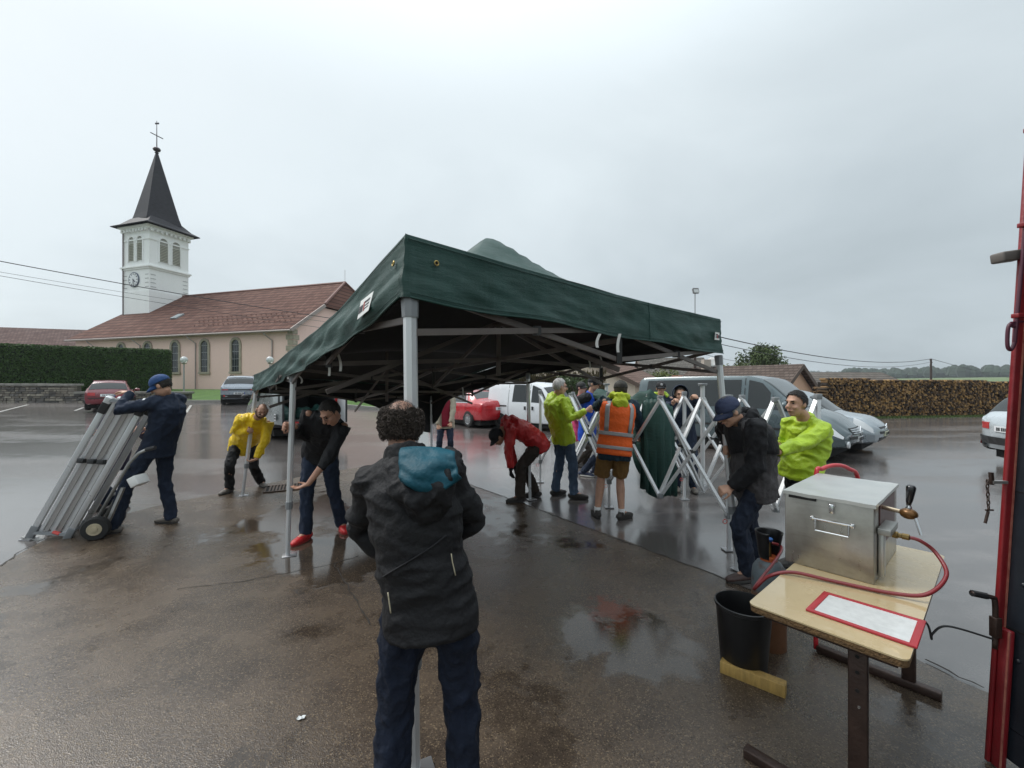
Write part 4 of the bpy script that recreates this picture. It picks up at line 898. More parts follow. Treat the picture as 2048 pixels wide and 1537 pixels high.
# --- dark grey minibus on the right
st = [(0, .42, 1.08, 1.80, .90, .94, .80), (.15, .36, 1.08, 1.88, .95, .95, .81), (1.5, .30, 1.08, 1.90, .95, .95, .81), (2.9, .28, 1.08, 1.90, .95, .95, .80), (3.25, .28, 1.07, 1.84, .95, .94, .78), (4.15, .28, 1.03, 1.14, .95, .88, .78), (4.62, .30, .84, .96, .93, .80, .68), (4.88, .34, .66, .74, .80, .68, .54)]
vgm = paint('slate', (.085, .115, .125), .35); hg = Vector((.66, -.75, 0)); fc = Vector((6.98, 8.95, 0)); lft = Vector((-hg.y, hg.x, 0)); cg = fc-hg*2.44+lft*.88
c = Car('parked_minibus', 'large dark slate grey minibus parked behind the folding tent frame', 'minibus', st, vgm, (cg.x, cg.y, 0), hg, caps=(.06, .14))
c.patch('side_window', [(.25, 4.1), (2.85, 4.1), (2.85, 4.9), (.3, 4.9)], glass_m, (1, -1)); c.patch('side_window', [(3.02, 4.1), (4.0, 4.1), (3.32, 4.88), (3.02, 4.9)], glass_m, (1, -1))
c.top('windscreen', 3.32, 4.12, 5.15, 5.15, pm('screen_glass', (.10, .115, .12), .05, spec=.9), off=.012)
c.patch('quarter_pillar', [(3.50, 4.1), (3.54, 4.1), (3.54, 4.85), (3.50, 4.85)], vgm, (1, -1), off=.012)
c.line('door_gap', 2.94, 2.3, 5.0); c.line('door_gap', 1.4, 2.3, 4.1); c.line('door_gap', 4.02, 2.4, 4.1)
c.patch('side_moulding', [(.4, 2.75), (4.0, 2.75), (4.0, 2.92), (.4, 2.92)], blackp, (1, -1), off=.012)
c.patch('door_handle', [(2.98, 3.72), (3.2, 3.72), (3.2, 3.82), (2.98, 3.82)], vgm, (1, -1), off=.03, n=3)
c.patch('headlight', [(4.40, 3.42), (4.86, 2.95), (4.87, 3.35), (4.42, 4.15)], lens_m, (1, -1), off=.008); c.patch('headlight_frame', [(4.37, 3.36), (4.88, 2.88), (4.88, 3.42), (4.38, 4.22)], blackp, (1, -1), off=.004)
gr = c.plate('grille', 1, -.46, .46, .60, .735, blackp, .012)
for k in range(3): c.plate('grille_slat', 1, -.45, .45, .622+k*.04, .638+k*.04, chrome, .026, parent=gr)
lz = .665; lx = c.capx(1, 0, lz)+.03
MB().prism([(lx, 0, lz-.10), (lx, .06, lz), (lx, 0, lz+.10), (lx, -.06, lz)], (.015, 0, 0)).build('badge', chrome, gr, world=False)
c.plate('upper_intake', 1, -.62, .62, .50, .56, blackp, .012); c.plate('lower_intake', 1, -.55, .55, .35, .42, blackp, .012); c.numplate(1, .435)
for sd_ in (1, -1):
    fgx = c.capx(1, sd_*.66, .40); MB().lathe([(.075, -.02), (.075, .02), (.06, .025)], (fgx+.01, sd_*.66, .40), (1, 0, 0), 14).build('fog_light', lens_m, c.t, world=False)
c.top('bonnet_vent', 4.2, 4.26, 6.4, 6.4, blackp, off=.008); c.wheels(.85, 4.02, .335, spokes=5); c.mirrors(3.85, 1.22, .96, vgm); c.underside()
for sd_ in (.3, -.35): MB().tube([(4.1-c.L2, sd_, 1.18), (3.95-c.L2, sd_+.5, 1.27)], .01, 4).build('wiper', blackp, c.t, world=False)
# --- silver blue hatch beside it
sb = paint('silverblue', (.30, .34, .37), .4); c2 = fc+lft*2.75+hg*.22
st3 = [(0, .36, .9, .98, .72, .74, .66), (.08, .3, .92, 1.02, .82, .80, .72), (.4, .27, .95, 1.40, .85, .82, .62), (1.0, .24, .95, 1.52, .86, .82, .60), (2.0, .22, .94, 1.53, .86, .82, .60), (2.5, .22, .93, 1.40, .86, .81, .60), (3.1, .22, .92, .98, .86, .78, .70), (3.65, .25, .82, .88, .84, .74, .64), (3.9, .30, .66, .72, .74, .66, .56)]
cc_ = c2-hg*1.95+lft*.0
c = Car('parked_small_car', 'silver blue small car parked on the far side of the slate grey minibus', 'car', st3, sb, (cc_.x, cc_.y, 0), hg, caps=(.06, .12))
c.patch('side_window', [(.6, 4.12), (2.8, 4.12), (2.35, 4.9), (.8, 4.9)], glass_m, (1, -1)); c.top('windscreen', 2.55, 3.05, 5.2, 5.2, glass_m); c.patch('headlight', [(3.5, 3.5), (3.88, 3.1), (3.86, 3.6), (3.5, 4.1)], lens_m, (1, -1), off=.008)
gr = c.plate('grille', 1, -.45, .45, .62, .66, blackp, .012); c.plate('upper_intake', 1, -.5, .5, .50, .555, blackp, .014); c.plate('lower_intake', 1, -.55, .55, .31, .41, blackp, .014); c.numplate(1, .43, yellowp)
lz = .66; lx = c.capx(1, 0, lz)+.02
for k in (0, 1): MB().tube([(lx+.01, .09, lz-.06+k*.06), (lx+.02, 0, lz-.0+k*.06), (lx+.01, -.09, lz-.06+k*.06)], .014, 5).build('badge', chrome, gr, world=False)
c.wheels(.7, 3.2, .30); c.mirrors(2.75, 1.05, .83); c.underside()
# --- white car at the right edge
hw_ = Vector((.95, -.30, 0)); cw = Vector((10.2, 8.7, 0))+hw_*2.15
c = Car('white_estate_car', 'white car whose rear corner shows beside the red trailer post', 'car', st2, paint('white2', (.50, .55, .58), .2), (cw.x, cw.y, 0), hw_)
c.patch('bumper', [(-.0, .9), (.45, .9), (.35, 2.6), (0, 2.6)], blackp, (1, -1), off=.03); c.plate('bumper', 0, -.70, .70, .42, .58, blackp, .03)
c.patch('reflector', [(.05, 1.6), (.18, 1.6), (.14, 2.3), (.07, 2.2)], red_l, (1, -1), off=.04); c.patch('side_window', [(.5, 4.12), (2.7, 4.12), (2.2, 4.9), (.7, 4.9)], glass_m, (1, -1)); c.top('rear_window', .11, .34, 5.25, 5.3, glass_m)
for y0, y1 in ((.46, .72), (-.72, -.46)): c.plate('tail_light', 0, y0, y1, .74, .88, red_l)
c.wheels(.8, 3.4, .32); c.underside(); c.mirrors(2.7, 1.05, .86); c.numplate(0, .70)
# ------------------------------------------------------------------ raised green pop-up tent
alu = pm('aluminium', (.62, .63, .64), .34, .45, rvar=.08, vscale=5); alu_shaded = pm('aluminium_dull_shaded', (.13, .11, .10), .5, .4, var=.2); greyp = pm('grey_plastic', (.20, .21, .22), .45); strap_m = pm('strap_white', (.60, .60, .58), .7)  # dull truss metal, its colour darkened further for the shade under the canopy
m, q = newmat('wet_green_canvas'); co = q.obj()
col = q.ramp(q.noise(q.map(co, (1, 1, .5)), 6, 6, .7), [(.3, (.011, .042, .034)), (.55, (.014, .052, .043)), (.78, (.020, .066, .056))])
col = q.mix(q.rng(q.noise(q.map(co, (1, 1, .12)), 26, 3, .6), .52, .75, 0, .35), col, (.040, .088, .080, 1))
wv = q.n('ShaderNodeTexWave', {'Vector': co, 'Scale': 210., 'Distortion': 1.5}, bands_direction='Z').outputs[1]
q.set('Base Color', col); q.set('Roughness', q.rng(q.noise(co, 3, 4), .35, .7, .45, .7)); q.set('Specular IOR Level', .35)
q.bump(q.m('ADD', q.m('MULTIPLY', q.noise(q.map(co, (.9, .9, 4.5)), 9, 5, .62), 1.0), q.m('MULTIPLY', wv, .04)), .42, .02)
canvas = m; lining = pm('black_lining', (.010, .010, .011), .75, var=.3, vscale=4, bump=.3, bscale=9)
NB, ML, FL, RB = Gp(830, 1548), Gp(575, 1112), Gp(485, 992), Gp(1475, 1140)
for p in (NB, ML, FL, RB): p.z = 0
BM, BF = ML+RB-NB, FL+RB-NB
tops = {'N': W(820, 597, NB.y), 'M': W(587, 748, ML.y), 'F': W(513, 775, FL.y), 'R': W(1437, 712, RB.y)}
tops['B'] = Vector((BM.x-.03, BM.y, 1.86)); tops['G'] = Vector((BF.x, BF.y, 1.46))
tent = empty('popup_tent', ((NB+BF)/2).xyz, 'raised dark green pop-up tent on grey metal legs in the centre', 'tent')
# edge of canopy: s 0..2 along left, t 0..1 along right
Nc = Vector((tops['N'].x-.01, tops['N'].y-.02, 2.345)); Mc = Vector((tops['M'].x-.02, tops['M'].y, 2.04)); Fc = Vector((tops['F'].x-.03, tops['F'].y, 1.84)); Rc = Vector((tops['R'].x+.0, tops['R'].y-.02, 2.29)); Bc = Vector((tops['B'].x, tops['B'].y, 2.12)); Gc = Vector((tops['G'].x, tops['G'].y, 1.60))
def edgeL(s): return Nc.lerp(Mc, s)-Vector((0, 0, .05*math.sin(math.pi*s))) if s <= 1 else Mc.lerp(Fc, s-1)-Vector((0, 0, .03*math.sin(math.pi*(s-1))))
def edgeR(s): return Rc.lerp(Bc, s) if s <= 1 else Bc.lerp(Gc, s-1)
def roofp(s, t):
    a, b = edgeL(s), edgeR(s); p = a.lerp(b, t); p.z -= .022*math.sin(math.pi*t)*max(0, 1-s*2)
    h = 0
    for cs, hh in ((.56, 1.0), (1.5, .80)):
        r = max(abs(s-cs)*2, abs(t-.5)*2); r2 = math.hypot((s-cs)*2, (t-.5)*2); r = .75*r+.25*r2
        if r < 1: h += hh*(.90*(1-r)**1.12+.10*math.exp(-(r*4)**2))
    p.z += h; p.z += .012*noise.noise(Vector((s*4, t*4, 0))); return p
NS, NTt = 60, 34
rows = [[roofp(2*i/NS, j/NTt) for j in range(NTt+1)] for i in range(NS+1)]
MB().grid(rows).build('canopy', canvas, tent, smooth=True)
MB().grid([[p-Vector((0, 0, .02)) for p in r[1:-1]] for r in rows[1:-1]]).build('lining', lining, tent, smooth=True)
pk = roofp(.5, .5)
def valance(name, edge, drop, outv, seed, n=70, mx=14, amp=.045):
    rows = []; rl = []
    for j in range(mx+1):
        w_ = j/mx; row = []
        for i in range(n+1):
            u = i/n; p = edge(u); d = drop(u); o = Vector(outv).normalized()
            end = min(1, min(u, 1-u)*9)
            fold = (noise.noise(Vector((u*7+w_*1.6, seed, w_*1.2)))*1.1+.55*noise.noise(Vector((u*16-w_*4, seed+3, w_*2.2))))*amp*(.25+w_)*(.35+.65*end)
            wr = .007*noise.noise(Vector((u*3, w_*9, seed+9)))*(2-end)
            p2 = p-Vector((0, 0, d*w_))+o*(fold+wr+.006+.02*w_); row.append(p2)
        rows.append(row)
    a = MB().grid(rows).build(name, canvas, tent, smooth=True)
    MB().grid([[p-Vector(outv).normalized()*.012 for p in r] for r in rows]).build('valance_lining', lining, a, smooth=True)
    MB().tube([p+Vector(outv).normalized()*.003 for p in rows[-1]], .005, 5).build('hem', canvas, a, smooth=True)
    return a, rows
dl = Vector((ML.y-NB.y, NB.x-ML.x, 0)); dl = -dl.normalized() if dl.x > 0 else dl.normalized()
dr = Vector((RB.y-NB.y, NB.x-RB.x, 0)).normalized()
vl, vlr = valance('valance', lambda u: edgeL(2*u), lambda u: .275-.03*u, dl, 1.3)
vr, vrr = valance('valance', lambda u: Nc.lerp(Rc, u)-Vector((0, 0, .022*math.sin(math.pi*u))), lambda u: .275+.045*u-.02*math.sin(math.pi*u)+.008*math.sin(u*17), dr, 4.1, amp=.022)
vb1, _ = valance('valance', lambda u: edgeR(2*u), lambda u: .28+.42*math.exp(-((u-1.0)/.07)**2), -dl, 7.7)
vb2, _ = valance('valance', lambda u: Fc.lerp(Gc, u), lambda u: .27+.60*math.exp(-((u-1.0)/.30)**2), -dr, 9.1)
def corner(ra, ia, rb, ib, par):
    rows = []
    for a, b in zip(ra, rb):
        p, q_ = a[ia], b[ib]; c_ = (p+q_)/2+(dl+dr).normalized()*.016*0; m_ = (p+q_)/2+((dl if par is vl else -dl)+(dr if par is vl else -dr)).normalized()*.012
        rows.append([p, p.lerp(m_, .5)+(m_-p)*.12, m_, m_.lerp(q_, .5)+(m_-q_)*.12, q_])
    MB().grid(rows).build('valance_corner', canvas, par, smooth=True)
corner(vlr, 0, vrr, 0, vl)
# dark corner rings, labels, seam
brass = pm('brass', (.45, .33, .12), .3, .9)
for rows_, o, par in ((vlr, dl, vl), (vrr, dr, vr)):
    MB().tube([p+o*.004 for p in rows_[-2]], .0016, 4).build('stitching', canvas, par); MB().tube([p+o*.004 for p in rows_[1]], .0022, 4).build('stitching', canvas, par)
for u in (.62,):
    MB().tube([r[int(u*70)]+dr*.004 for r in vrr], .0025, 4).build('seam', canvas, vr)
def on_val(rows, u, w_):
    n = len(rows[0])-1; m_ = len(rows)-1; i, j = min(n-1, int(u*n)), min(m_-1, int(w_*m_)); p = rows[j][i]; du = (rows[j][i+1]-p).normalized(); dv = (rows[j+1][i]-p).normalized(); return p, du, dv
for rows_, u, w_, o in ((vrr, .045, .42, dr), (vlr, .028, .42, dl)):
    p, du, dv = on_val(rows_, u, w_); g = MB(); n = 14; g.tube([p+o*.012+(du*math.cos(2*math.pi*k/n)+dv*math.sin(2*math.pi*k/n))*.010 for k in range(n+1)], .0035, 6); e_ = g.build('eyelet', brass, vr if rows_ is vrr else vl, smooth=True)
    MB().lathe([(.009, 0), (.009, .002)], p+o*.009, o, 10).build('eyelet_hole', lining, e_)
labm = pm('label_white', (.72, .72, .70), .5); inkr = pm('ink_red', (.45, .06, .05), .6); inkk = pm('ink_black', (.05, .05, .06), .6)
def label_patch(rows_, u, w0, w1, du_, o, par):
    a, d, v = on_val(rows_, u, w0); b, _, _ = on_val(rows_, u+du_, w0); c_, _, _ = on_val(rows_, u+du_, w1); e_, _, _ = on_val(rows_, u, w1); off = o*.016
    Q = [a+off, b+off, c_+off, e_+off]; L0 = MB().prism(Q, o*.002).build('maker_label', labm, par)
    def uv(x, y): return (Q[0].lerp(Q[1], x)).lerp(Q[3].lerp(Q[2], x), y)+o*.004
    k = MB(); rn = random.Random(3)
    for x in fr(.12, .50, 6):
        for y0, y1 in ((.25, .38), (.48, .56), (.66, .72)): k.bar(uv(x, y0), uv(x+.05, y1), .004, .001, up=o)
    for x in fr(.66, .9, 3): k.bar(uv(x, .35), uv(x-.02, .75), .007, .001, up=o); k.bar(uv(x+.06, .35), uv(x+.04, .75), .004, .001, up=o)
    k.build('label_print', inkk, L0); r_ = MB()
    for x in (.46, .52): r_.bar(uv(x, .78), uv(x+.09, .25), .006, .001, up=o)
    r_.build('label_stroke', inkr, L0)
label_patch(vlr, .058, .56, .86, .04, dl, vl); label_patch(vrr, .945, .46, .70, .035, dr, vr)
# legs
def leg(base, top, splay_w, collar, parent, name='leg', fat=.05):
    d = (top-base).normalized(); ln = (top-base).length; cz = base+d*collar
    s = Vector((d.z, 0, -d.x)).normalized()
    L0 = MB(); a0 = R(22.5)
    def octo(p, r): 
        y_ = d.cross(s); return [p+(s*math.cos(a0+k*math.pi/4)+y_*math.sin(a0+k*math.pi/4))*r for k in range(8)]
    for mat_, nm, pa, pb, r in ((alu, name, cz, top, fat*.54),):
        mb = MB().grid([octo(pa, r), octo(pb, r)], close=True); mb.add(octo(pa, r), [tuple(range(8))]); mb.add(octo(pb, r), [tuple(range(8))]); L0 = mb.build(nm, mat_, parent)
    i_ = MB().grid([octo(base, fat*.42), octo(cz, fat*.42)], close=True).build('inner_leg', alu, L0)
    MB().grid([octo(cz-d*.035, fat*.62), octo(cz+d*.035, fat*.64)], close=True).add(octo(cz-d*.035, fat*.62), [tuple(range(8))]).add(octo(cz+d*.035, fat*.64), [tuple(range(8))]).build('leg_collar', greyp, L0)
    MB().grid([octo(top-d*.085, fat*.64), octo(top-d*.01, fat*.70), octo(top+d*.005, fat*.6)], close=True).add(octo(top+d*.005, fat*.6), [tuple(range(8))]).build('leg_cap', greyp, L0, auto=True)
    MB().box(base+Vector((.02, 0, .009)), (.13, .11, .010), Matrix.Rotation(R(25), 3, 'Z')).build('foot_plate', pm('zinc_plate', (.40, .40, .41), .35, .8), L0, bevel=.003)
    return L0
for k_, b_, cl_ in (('N', NB, .5), ('M', ML, .50), ('F', FL, .46), ('R', RB, .55), ('B', BM, .55), ('G', BF, .3)): leg(b_, tops[k_], 0, cl_, tent, fat=.056 if k_ == 'N' else .052)
# scissor trusses: each side two crosses
def truss(a, b, n, h, drop, parent, mat=alu_shaded, w_=.030, t_=.018):
    P = [a.lerp(b, i/n) for i in range(n+1)]
    for i in range(n):
        for s0, s1 in ((0, 1), (1, 0)):
            p0 = P[i]-Vector((0, 0, drop+h*s0)); p1 = P[i+1]-Vector((0, 0, drop+h*s1)); o_ = (Vector((b.y-a.y, a.x-b.x, 0)).normalized()*.012)*(1 if s0 else -1)
            MB().bar(p0+o_, p1+o_, t_, w_).build('truss_bar', mat, parent)
        c_ = (P[i]+P[i+1])/2-Vector((0, 0, drop+h/2)); MB().box(c_, (.045, .045, .05)).build('truss_joint', pm('black_joint', (.015, .015, .016), .5), parent)
    for i in range(1, n): MB().box(P[i]-Vector((0, 0, drop+h/2)), (.035, .035, h+.06)).build('truss_post', pm('black_joint', (0, 0, 0)), parent)
T = tops
for a, b, n in (('N', 'M', 2), ('M', 'F', 2), ('N', 'R', 2), ('M', 'B', 2), ('F', 'G', 2), ('R', 'B', 2), ('B', 'G', 2)): truss(T[a], T[b], n, .20, -.11 if a+b in ('NM', 'MF') else -.05, tent)
for cs, (a, b) in ((.5, ('N', 'B')), (1.5, ('M', 'G'))):
    pt_ = roofp(cs, .5); MB().tube([pt_-Vector((0, 0, .05)), pt_-Vector((0, 0, 1.25))], .022, 8).build('centre_pole', alu_shaded, tent)
    for s_, t_ in ((cs-.5, .5), (cs+.5, .5), (cs, 0), (cs, 1)):
        e_ = roofp(s_, t_)-Vector((0, 0, .30)); MB().bar(pt_-Vector((0, 0, 1.1)), e_, .018, .034).build('truss_bar', alu_shaded, tent); MB().bar(pt_-Vector((0, 0, .75)), e_-Vector((0, 0, .2)), .018, .034).build('truss_bar', alu_shaded, tent)
def strap(p, ln, bend, w_=.018, par=None):
    P = [p+Vector((bend[0]*math.sin(k/6*2.2), bend[1]*k/6, -ln*k/6)) for k in range(7)]; s = Vector((w_/2, 0, 0)); MB().grid([[q_-s for q_ in P], [q_+s for q_ in P]]).build('tie_strap', strap_m, par or tent, solid=.0015)
for px, py, d, l, bx in ((655, 717, 3.15, .13, .015), (676, 709, 3.0, .12, .02), (1200, 668, 2.62, .085, -.02), (1240, 668, 2.75, .12, -.015), (1175, 715, 4.9, .13, .03), (1200, 712, 4.9, .14, .025), (538, 764, 5.5, .13, .02), (548, 764, 5.5, .12, .03), (594, 749, 4.2, .09, .05), (580, 749, 4.2, .05, -.02), (925, 775, 5.9, .14, .01)): strap(W(px, py, d), l, (bx, 0))
# ------------------------------------------------------------------ half folded frame with bunched cloth
A_, B_, C_ = Vector((1.335, 5.85, 0)), Vector((2.22, 4.35, 0)), Vector((.49, 7.36, 0)); ex = Vector((1.20, .40, 0))
fold = empty('folding_tent_frame', (A_+B_+ex)/2, 'half folded silver tent frame with crossed bars carried by the group at right', 'tent frame')
ZH, ZL = 1.53, .36
def fleg(p, lean=0): 
    L0 = MB().bar(p+Vector((0, 0, ZL+.0)), p+Vector((lean, 0, ZH+.06)), .042).build('leg', alu, fold, bevel=.004); MB().bar(p+Vector((0, 0, .01)), p+Vector((0, 0, ZL+.1)), .032).build('inner_leg', alu, L0)
    MB().box(p+Vector((0, 0, ZL)), (.065, .065, .07)).build('slider', greyp, L0, bevel=.005); MB().box(p+Vector((0, 0, .006)), (.12, .10, .010)).build('foot_plate', MATS['zinc_plate'], L0)
    MB().box(p+Vector((lean, 0, ZH+.03)), (.06, .06, .06)).build('leg_cap', greyp, L0, bevel=.005)
    g = MB(); c_ = p+Vector((-.05, -.02, ZL-.06)); g.tube([c_+Vector((math.cos(a)*.022, 0, math.sin(a)*.022)) for a in fr(0, 6.28, 11)], .004, 5); g.build('pull_ring', pm('ring_red', (.5, .05, .04), .4), L0)
for p in (A_, B_, C_, A_+ex, B_+ex, C_+ex): fleg(p)
bj = pm('black_joint', (0, 0, 0))
def cross(p, r):
    o_ = Vector((r.y-p.y, p.x-r.x, 0)).normalized()*.016
    for s_ in (1, -1):
        a, b = p+Vector((0, 0, ZH if s_ > 0 else ZL)), r+Vector((0, 0, ZL if s_ > 0 else ZH)); MB().bar(a+o_*s_, b+o_*s_, .022, .045, up=o_).build('scissor_bar', alu, fold)
    MB().lathe([(.028, -.035), (.028, .035)], (p+r)/2+Vector((0, 0, (ZH+ZL)/2)), o_, 10).build('joint', bj, fold)
def side(p, r):
    m_ = (p+r)/2; cross(p, m_); cross(m_, r)
    for z in (ZH, ZL): MB().box(m_+Vector((0, 0, z)), (.06, .06, .06)).build('hub', greyp, fold, bevel=.006)
for p, r in ((B_, A_), (A_, C_), (B_+ex, A_+ex), (A_+ex, C_+ex), (B_, B_+ex), (A_, A_+ex), (C_, C_+ex)): side(p, r)
for cen in ((A_+B_+ex)/2, (A_+C_+ex)/2):
    MB().tube([cen+Vector((0, 0, ZL)), cen+Vector((0, 0, ZH+.16))], .026, 10).build('centre_pole', alu, fold); MB().lathe([(.05, 0), (.055, .02), (.05, .03)], cen+Vector((0, 0, ZH+.15)), n=12).build('pole_cap', greyp, fold)
    for m_ in ((cen+(cen-ex*.0)),): pass
for cen, ms in (((A_+B_+ex)/2, ((A_+B_)/2, (A_+B_)/2+ex, A_+ex/2, B_+ex/2)), ((A_+C_+ex)/2, ((A_+C_)/2, (A_+C_)/2+ex))):
    for m_ in ms: cross(m_, cen)
# bunched green cover hanging through the frame
def drape(name, spine, halfw, drop, seed, label=None, par=None, n=44, mm=26):
    rows = []
    for j in range(mm+1):
        w_ = j/mm*2-1; row = []
        for i in range(n+1):
            u = i/n; k = u*(len(spine)-1); a = min(len(spine)-2, int(k)); p = spine[a].lerp(spine[a+1], k-a); t_ = (spine[-1]-spine[0]); t_.z = 0; s = Vector((t_.y, -t_.x, 0)).normalized()
            dd = drop(u); x = math.sin(w_*math.pi/2)*halfw*(1+.0*u); fold_ = .055*math.sin(u*26+seed+w_*2)*abs(w_)+.06*noise.noise(Vector((u*7, w_*2, seed)))
            row.append(p+s*(x+fold_*abs(w_))+Vector((fold_*.3, fold_*.3, -dd*abs(w_)**1.25-.05*noise.noise(Vector((u*9, seed, w_*3))))))
        rows.append(row)
    return MB().grid(rows).build(name, canvas, par, smooth=True, solid=.006)
sp_ = [W(1195, 778, 6.9), W(1235, 788, 6.6), W(1262, 792, 6.3), W(1300, 779, 6.0), W(1330, 800, 5.9)]
drape('folded_cover', sp_, .12, lambda u: .14+1.05*sm((u-.42)/.3), 2.0, par=fold)
sp2 = [W(1285, 800, 5.62), W(1318, 800, 5.5), W(1345, 815, 5.6)]
drape('folded_cover', sp2, .11, lambda u: 1.26-.2*abs(u-.35), 5.0, par=fold)
# ------------------------------------------------------------------ folded frame on hand truck
O = Vector((-5.28, 4.66, .03)); ax_a = Vector((.86, .02, 1.53)); Lb = ax_a.length; a_ = ax_a.normalized(); b_x = Vector((.385, .02, -.03)); c_x = Vector((-.17, .32, -.02))
bun = empty('folded_tent_frame', O+(b_x+c_x)/2, 'folded silver tent frame tilted on the hand truck at left', 'tent frame')
def bl(u, v, w_): return O+b_x*u+c_x*v+a_*w_
for u in (0, 1):
    for v in (0, 1):
        L0 = MB().bar(bl(u, v, .10), bl(u, v, Lb*.90), .055, .05, up=c_x).build('leg', alu, bun, bevel=.006)
        MB().bar(bl(u, v, -.02), bl(u, v, .14), .068, .064, up=c_x).build('slider', greyp, L0, bevel=.008); MB().bar(bl(u, v, Lb*.885), bl(u, v, Lb*.96), .070, .066, up=c_x).build('black_sleeve', blackp, L0, bevel=.008); MB().bar(bl(u, v, Lb*.955), bl(u, v, Lb*1.0), .066, .066, up=c_x).build('leg_cap', alu, L0, bevel=.01)
        MB().box(bl(u, v, -.03), (.12, .10, .012)).build('foot_plate', MATS['zinc_plate'], L0)
for v in (.04, .35, .68, .96):
    for u in (.18, .33, .5, .66, .82): MB().bar(bl(u, v, .06), bl(u, v, Lb*.97), .029, .020, up=c_x).build('scissor_bar', alu if (u in (.33, .66)) == (v > .3) else pm('aluminium_grey', (.40, .385, .375), .38, .45), bun)
for u in (.22, .5, .76): MB().bar(bl(u-.09, -.05, Lb*.545), bl(u+.09, -.05, Lb*.545), .05, .05, up=c_x).build('joint', bj, bun, bevel=.006)
for w_ in (.05, Lb*.975): MB().bar(bl(-.02, 0, w_), bl(1.02, 0, w_), .03, .05, up=c_x).build('end_rail', greyp, bun); MB().bar(bl(-.02, 1, w_), bl(1.02, 1, w_), .03, .05, up=c_x).build('end_rail', greyp, bun)
MB().tube([bl(.55, -.03, .07), bl(.75, -.04, .05)], .02, 6).build('red_catch', pm('ring_red', (0, 0, 0)), bun)
# hand truck: leans along the same slope, just right of the frame
hx = Vector((.14, .0, -.06)); hc = lambda v, w_, e=0.: O+b_x*1.06+hx*(1+e)+c_x*v+a_*w_
tru = empty('hand_truck', Vector((O.x+.55, O.y+.1, 0)), 'grey steel hand truck with two pneumatic tyres under the folded frame', 'hand truck')
steel = pm('truck_steel', (.36, .36, .35), .4, .6, var=.25, vscale=9)
for v in (.05, .9): MB().tube([hc(v, .0), hc(v, Lb*.58), hc(v, Lb*.66, .25), hc(v, Lb*.70, .6)], .017, 8).build('rail', steel, tru, smooth=True); MB().tube([hc(v, Lb*.70, .6), hc(v, Lb*.735, 1.1)], .022, 8).build('hand_grip', blackp, tru)
for w_ in (.25, .6, .95): MB().tube([hc(.05, w_), hc(.9, w_)], .014, 6).build('cross_bar', steel, tru)
MB().prism([hc(-.1, -.02), hc(1.05, -.02), hc(1.05, -.02)-b_x*1.25-hx, hc(-.1, -.02)-b_x*1.25-hx], (0, 0, .012)).build('toe_plate', steel, tru)
axl = hc(.5, .09, .9); axl.z = .127; cdir = Vector((c_x.x, c_x.y, 0)).normalized()
MB().tube([axl-cdir*.24, axl+cdir*.24], .014, 8).build('axle', steel, tru)
for s_ in (-1, 1):
    c_ = axl+cdir*.24*s_; r = .127; wh = MB().lathe([(.06, -.045), (r*.9, -.042), (r, -.02), (r, .02), (r*.9, .042), (.06, .045)], c_, cdir, 22).build('wheel', tyre_m, tru, auto=True)
    MB().lathe([(.066, -.05), (.058, -.052), (.03, -.035), (.028, -.06), (.0, -.062)], c_, cdir, 16).build('rim', pm('rim_cream', (.42, .36, .25), .5, .2, var=.2), wh, auto=True)
MB().box(hc(.1, Lb*.5, 1.2), (.10, .16, .11), Matrix.Rotation(R(-28), 3, 'Y')).build('bracket', pm('label_white', (0, 0, 0)), tru, bevel=.01)
MB().bar(hc(.1, .15, .9), hc(.1, Lb*.42, .5), .03).build('brace', steel, tru)
# ------------------------------------------------------------------ people
def loft(mb, pts, rad, side, n=14, round_ends=(1, 1)):
    """closed loft: pts centres, rad (a along side, b across)"""
    pts = [Vector(p) for p in pts]; rings = []
    def fr_(i):
        t = (pts[min(i+1, len(pts)-1)]-pts[max(i-1, 0)]).normalized(); s = Vector(side)-t*Vector(side).dot(t)
        s = s.normalized() if s.length > 1e-4 else t.orthogonal().normalized(); return t, s, t.cross(s)
    def mk(p, s, o, a, b): return [p+s*(a*math.cos(2*math.pi*k/n))+o*(b*math.sin(2*math.pi*k/n)) for k in range(n)]
    L_ = len(pts)
    for i in range(L_):
        t, s, o = fr_(i); r = rad[i]; a, b = (r, r) if isinstance(r, (int, float)) else r
        if i == 0 and round_ends[0]: m_ = min(a, b); rings += [mk(pts[0]-t*m_*.9, s, o, a*.35, b*.35), mk(pts[0]-t*m_*.6, s, o, a*.78, b*.78)]
        rings.append(mk(pts[i], s, o, a, b))
        if i == L_-1 and round_ends[1]: m_ = min(a, b); rings += [mk(pts[i]+t*m_*.6, s, o, a*.78, b*.78), mk(pts[i]+t*m_*.9, s, o, a*.35, b*.35)]
    mb.grid(rings, close=True); mb.add(rings[0], [tuple(range(n-1, -1, -1))]); mb.add(rings[-1], [tuple(range(n))]); return mb
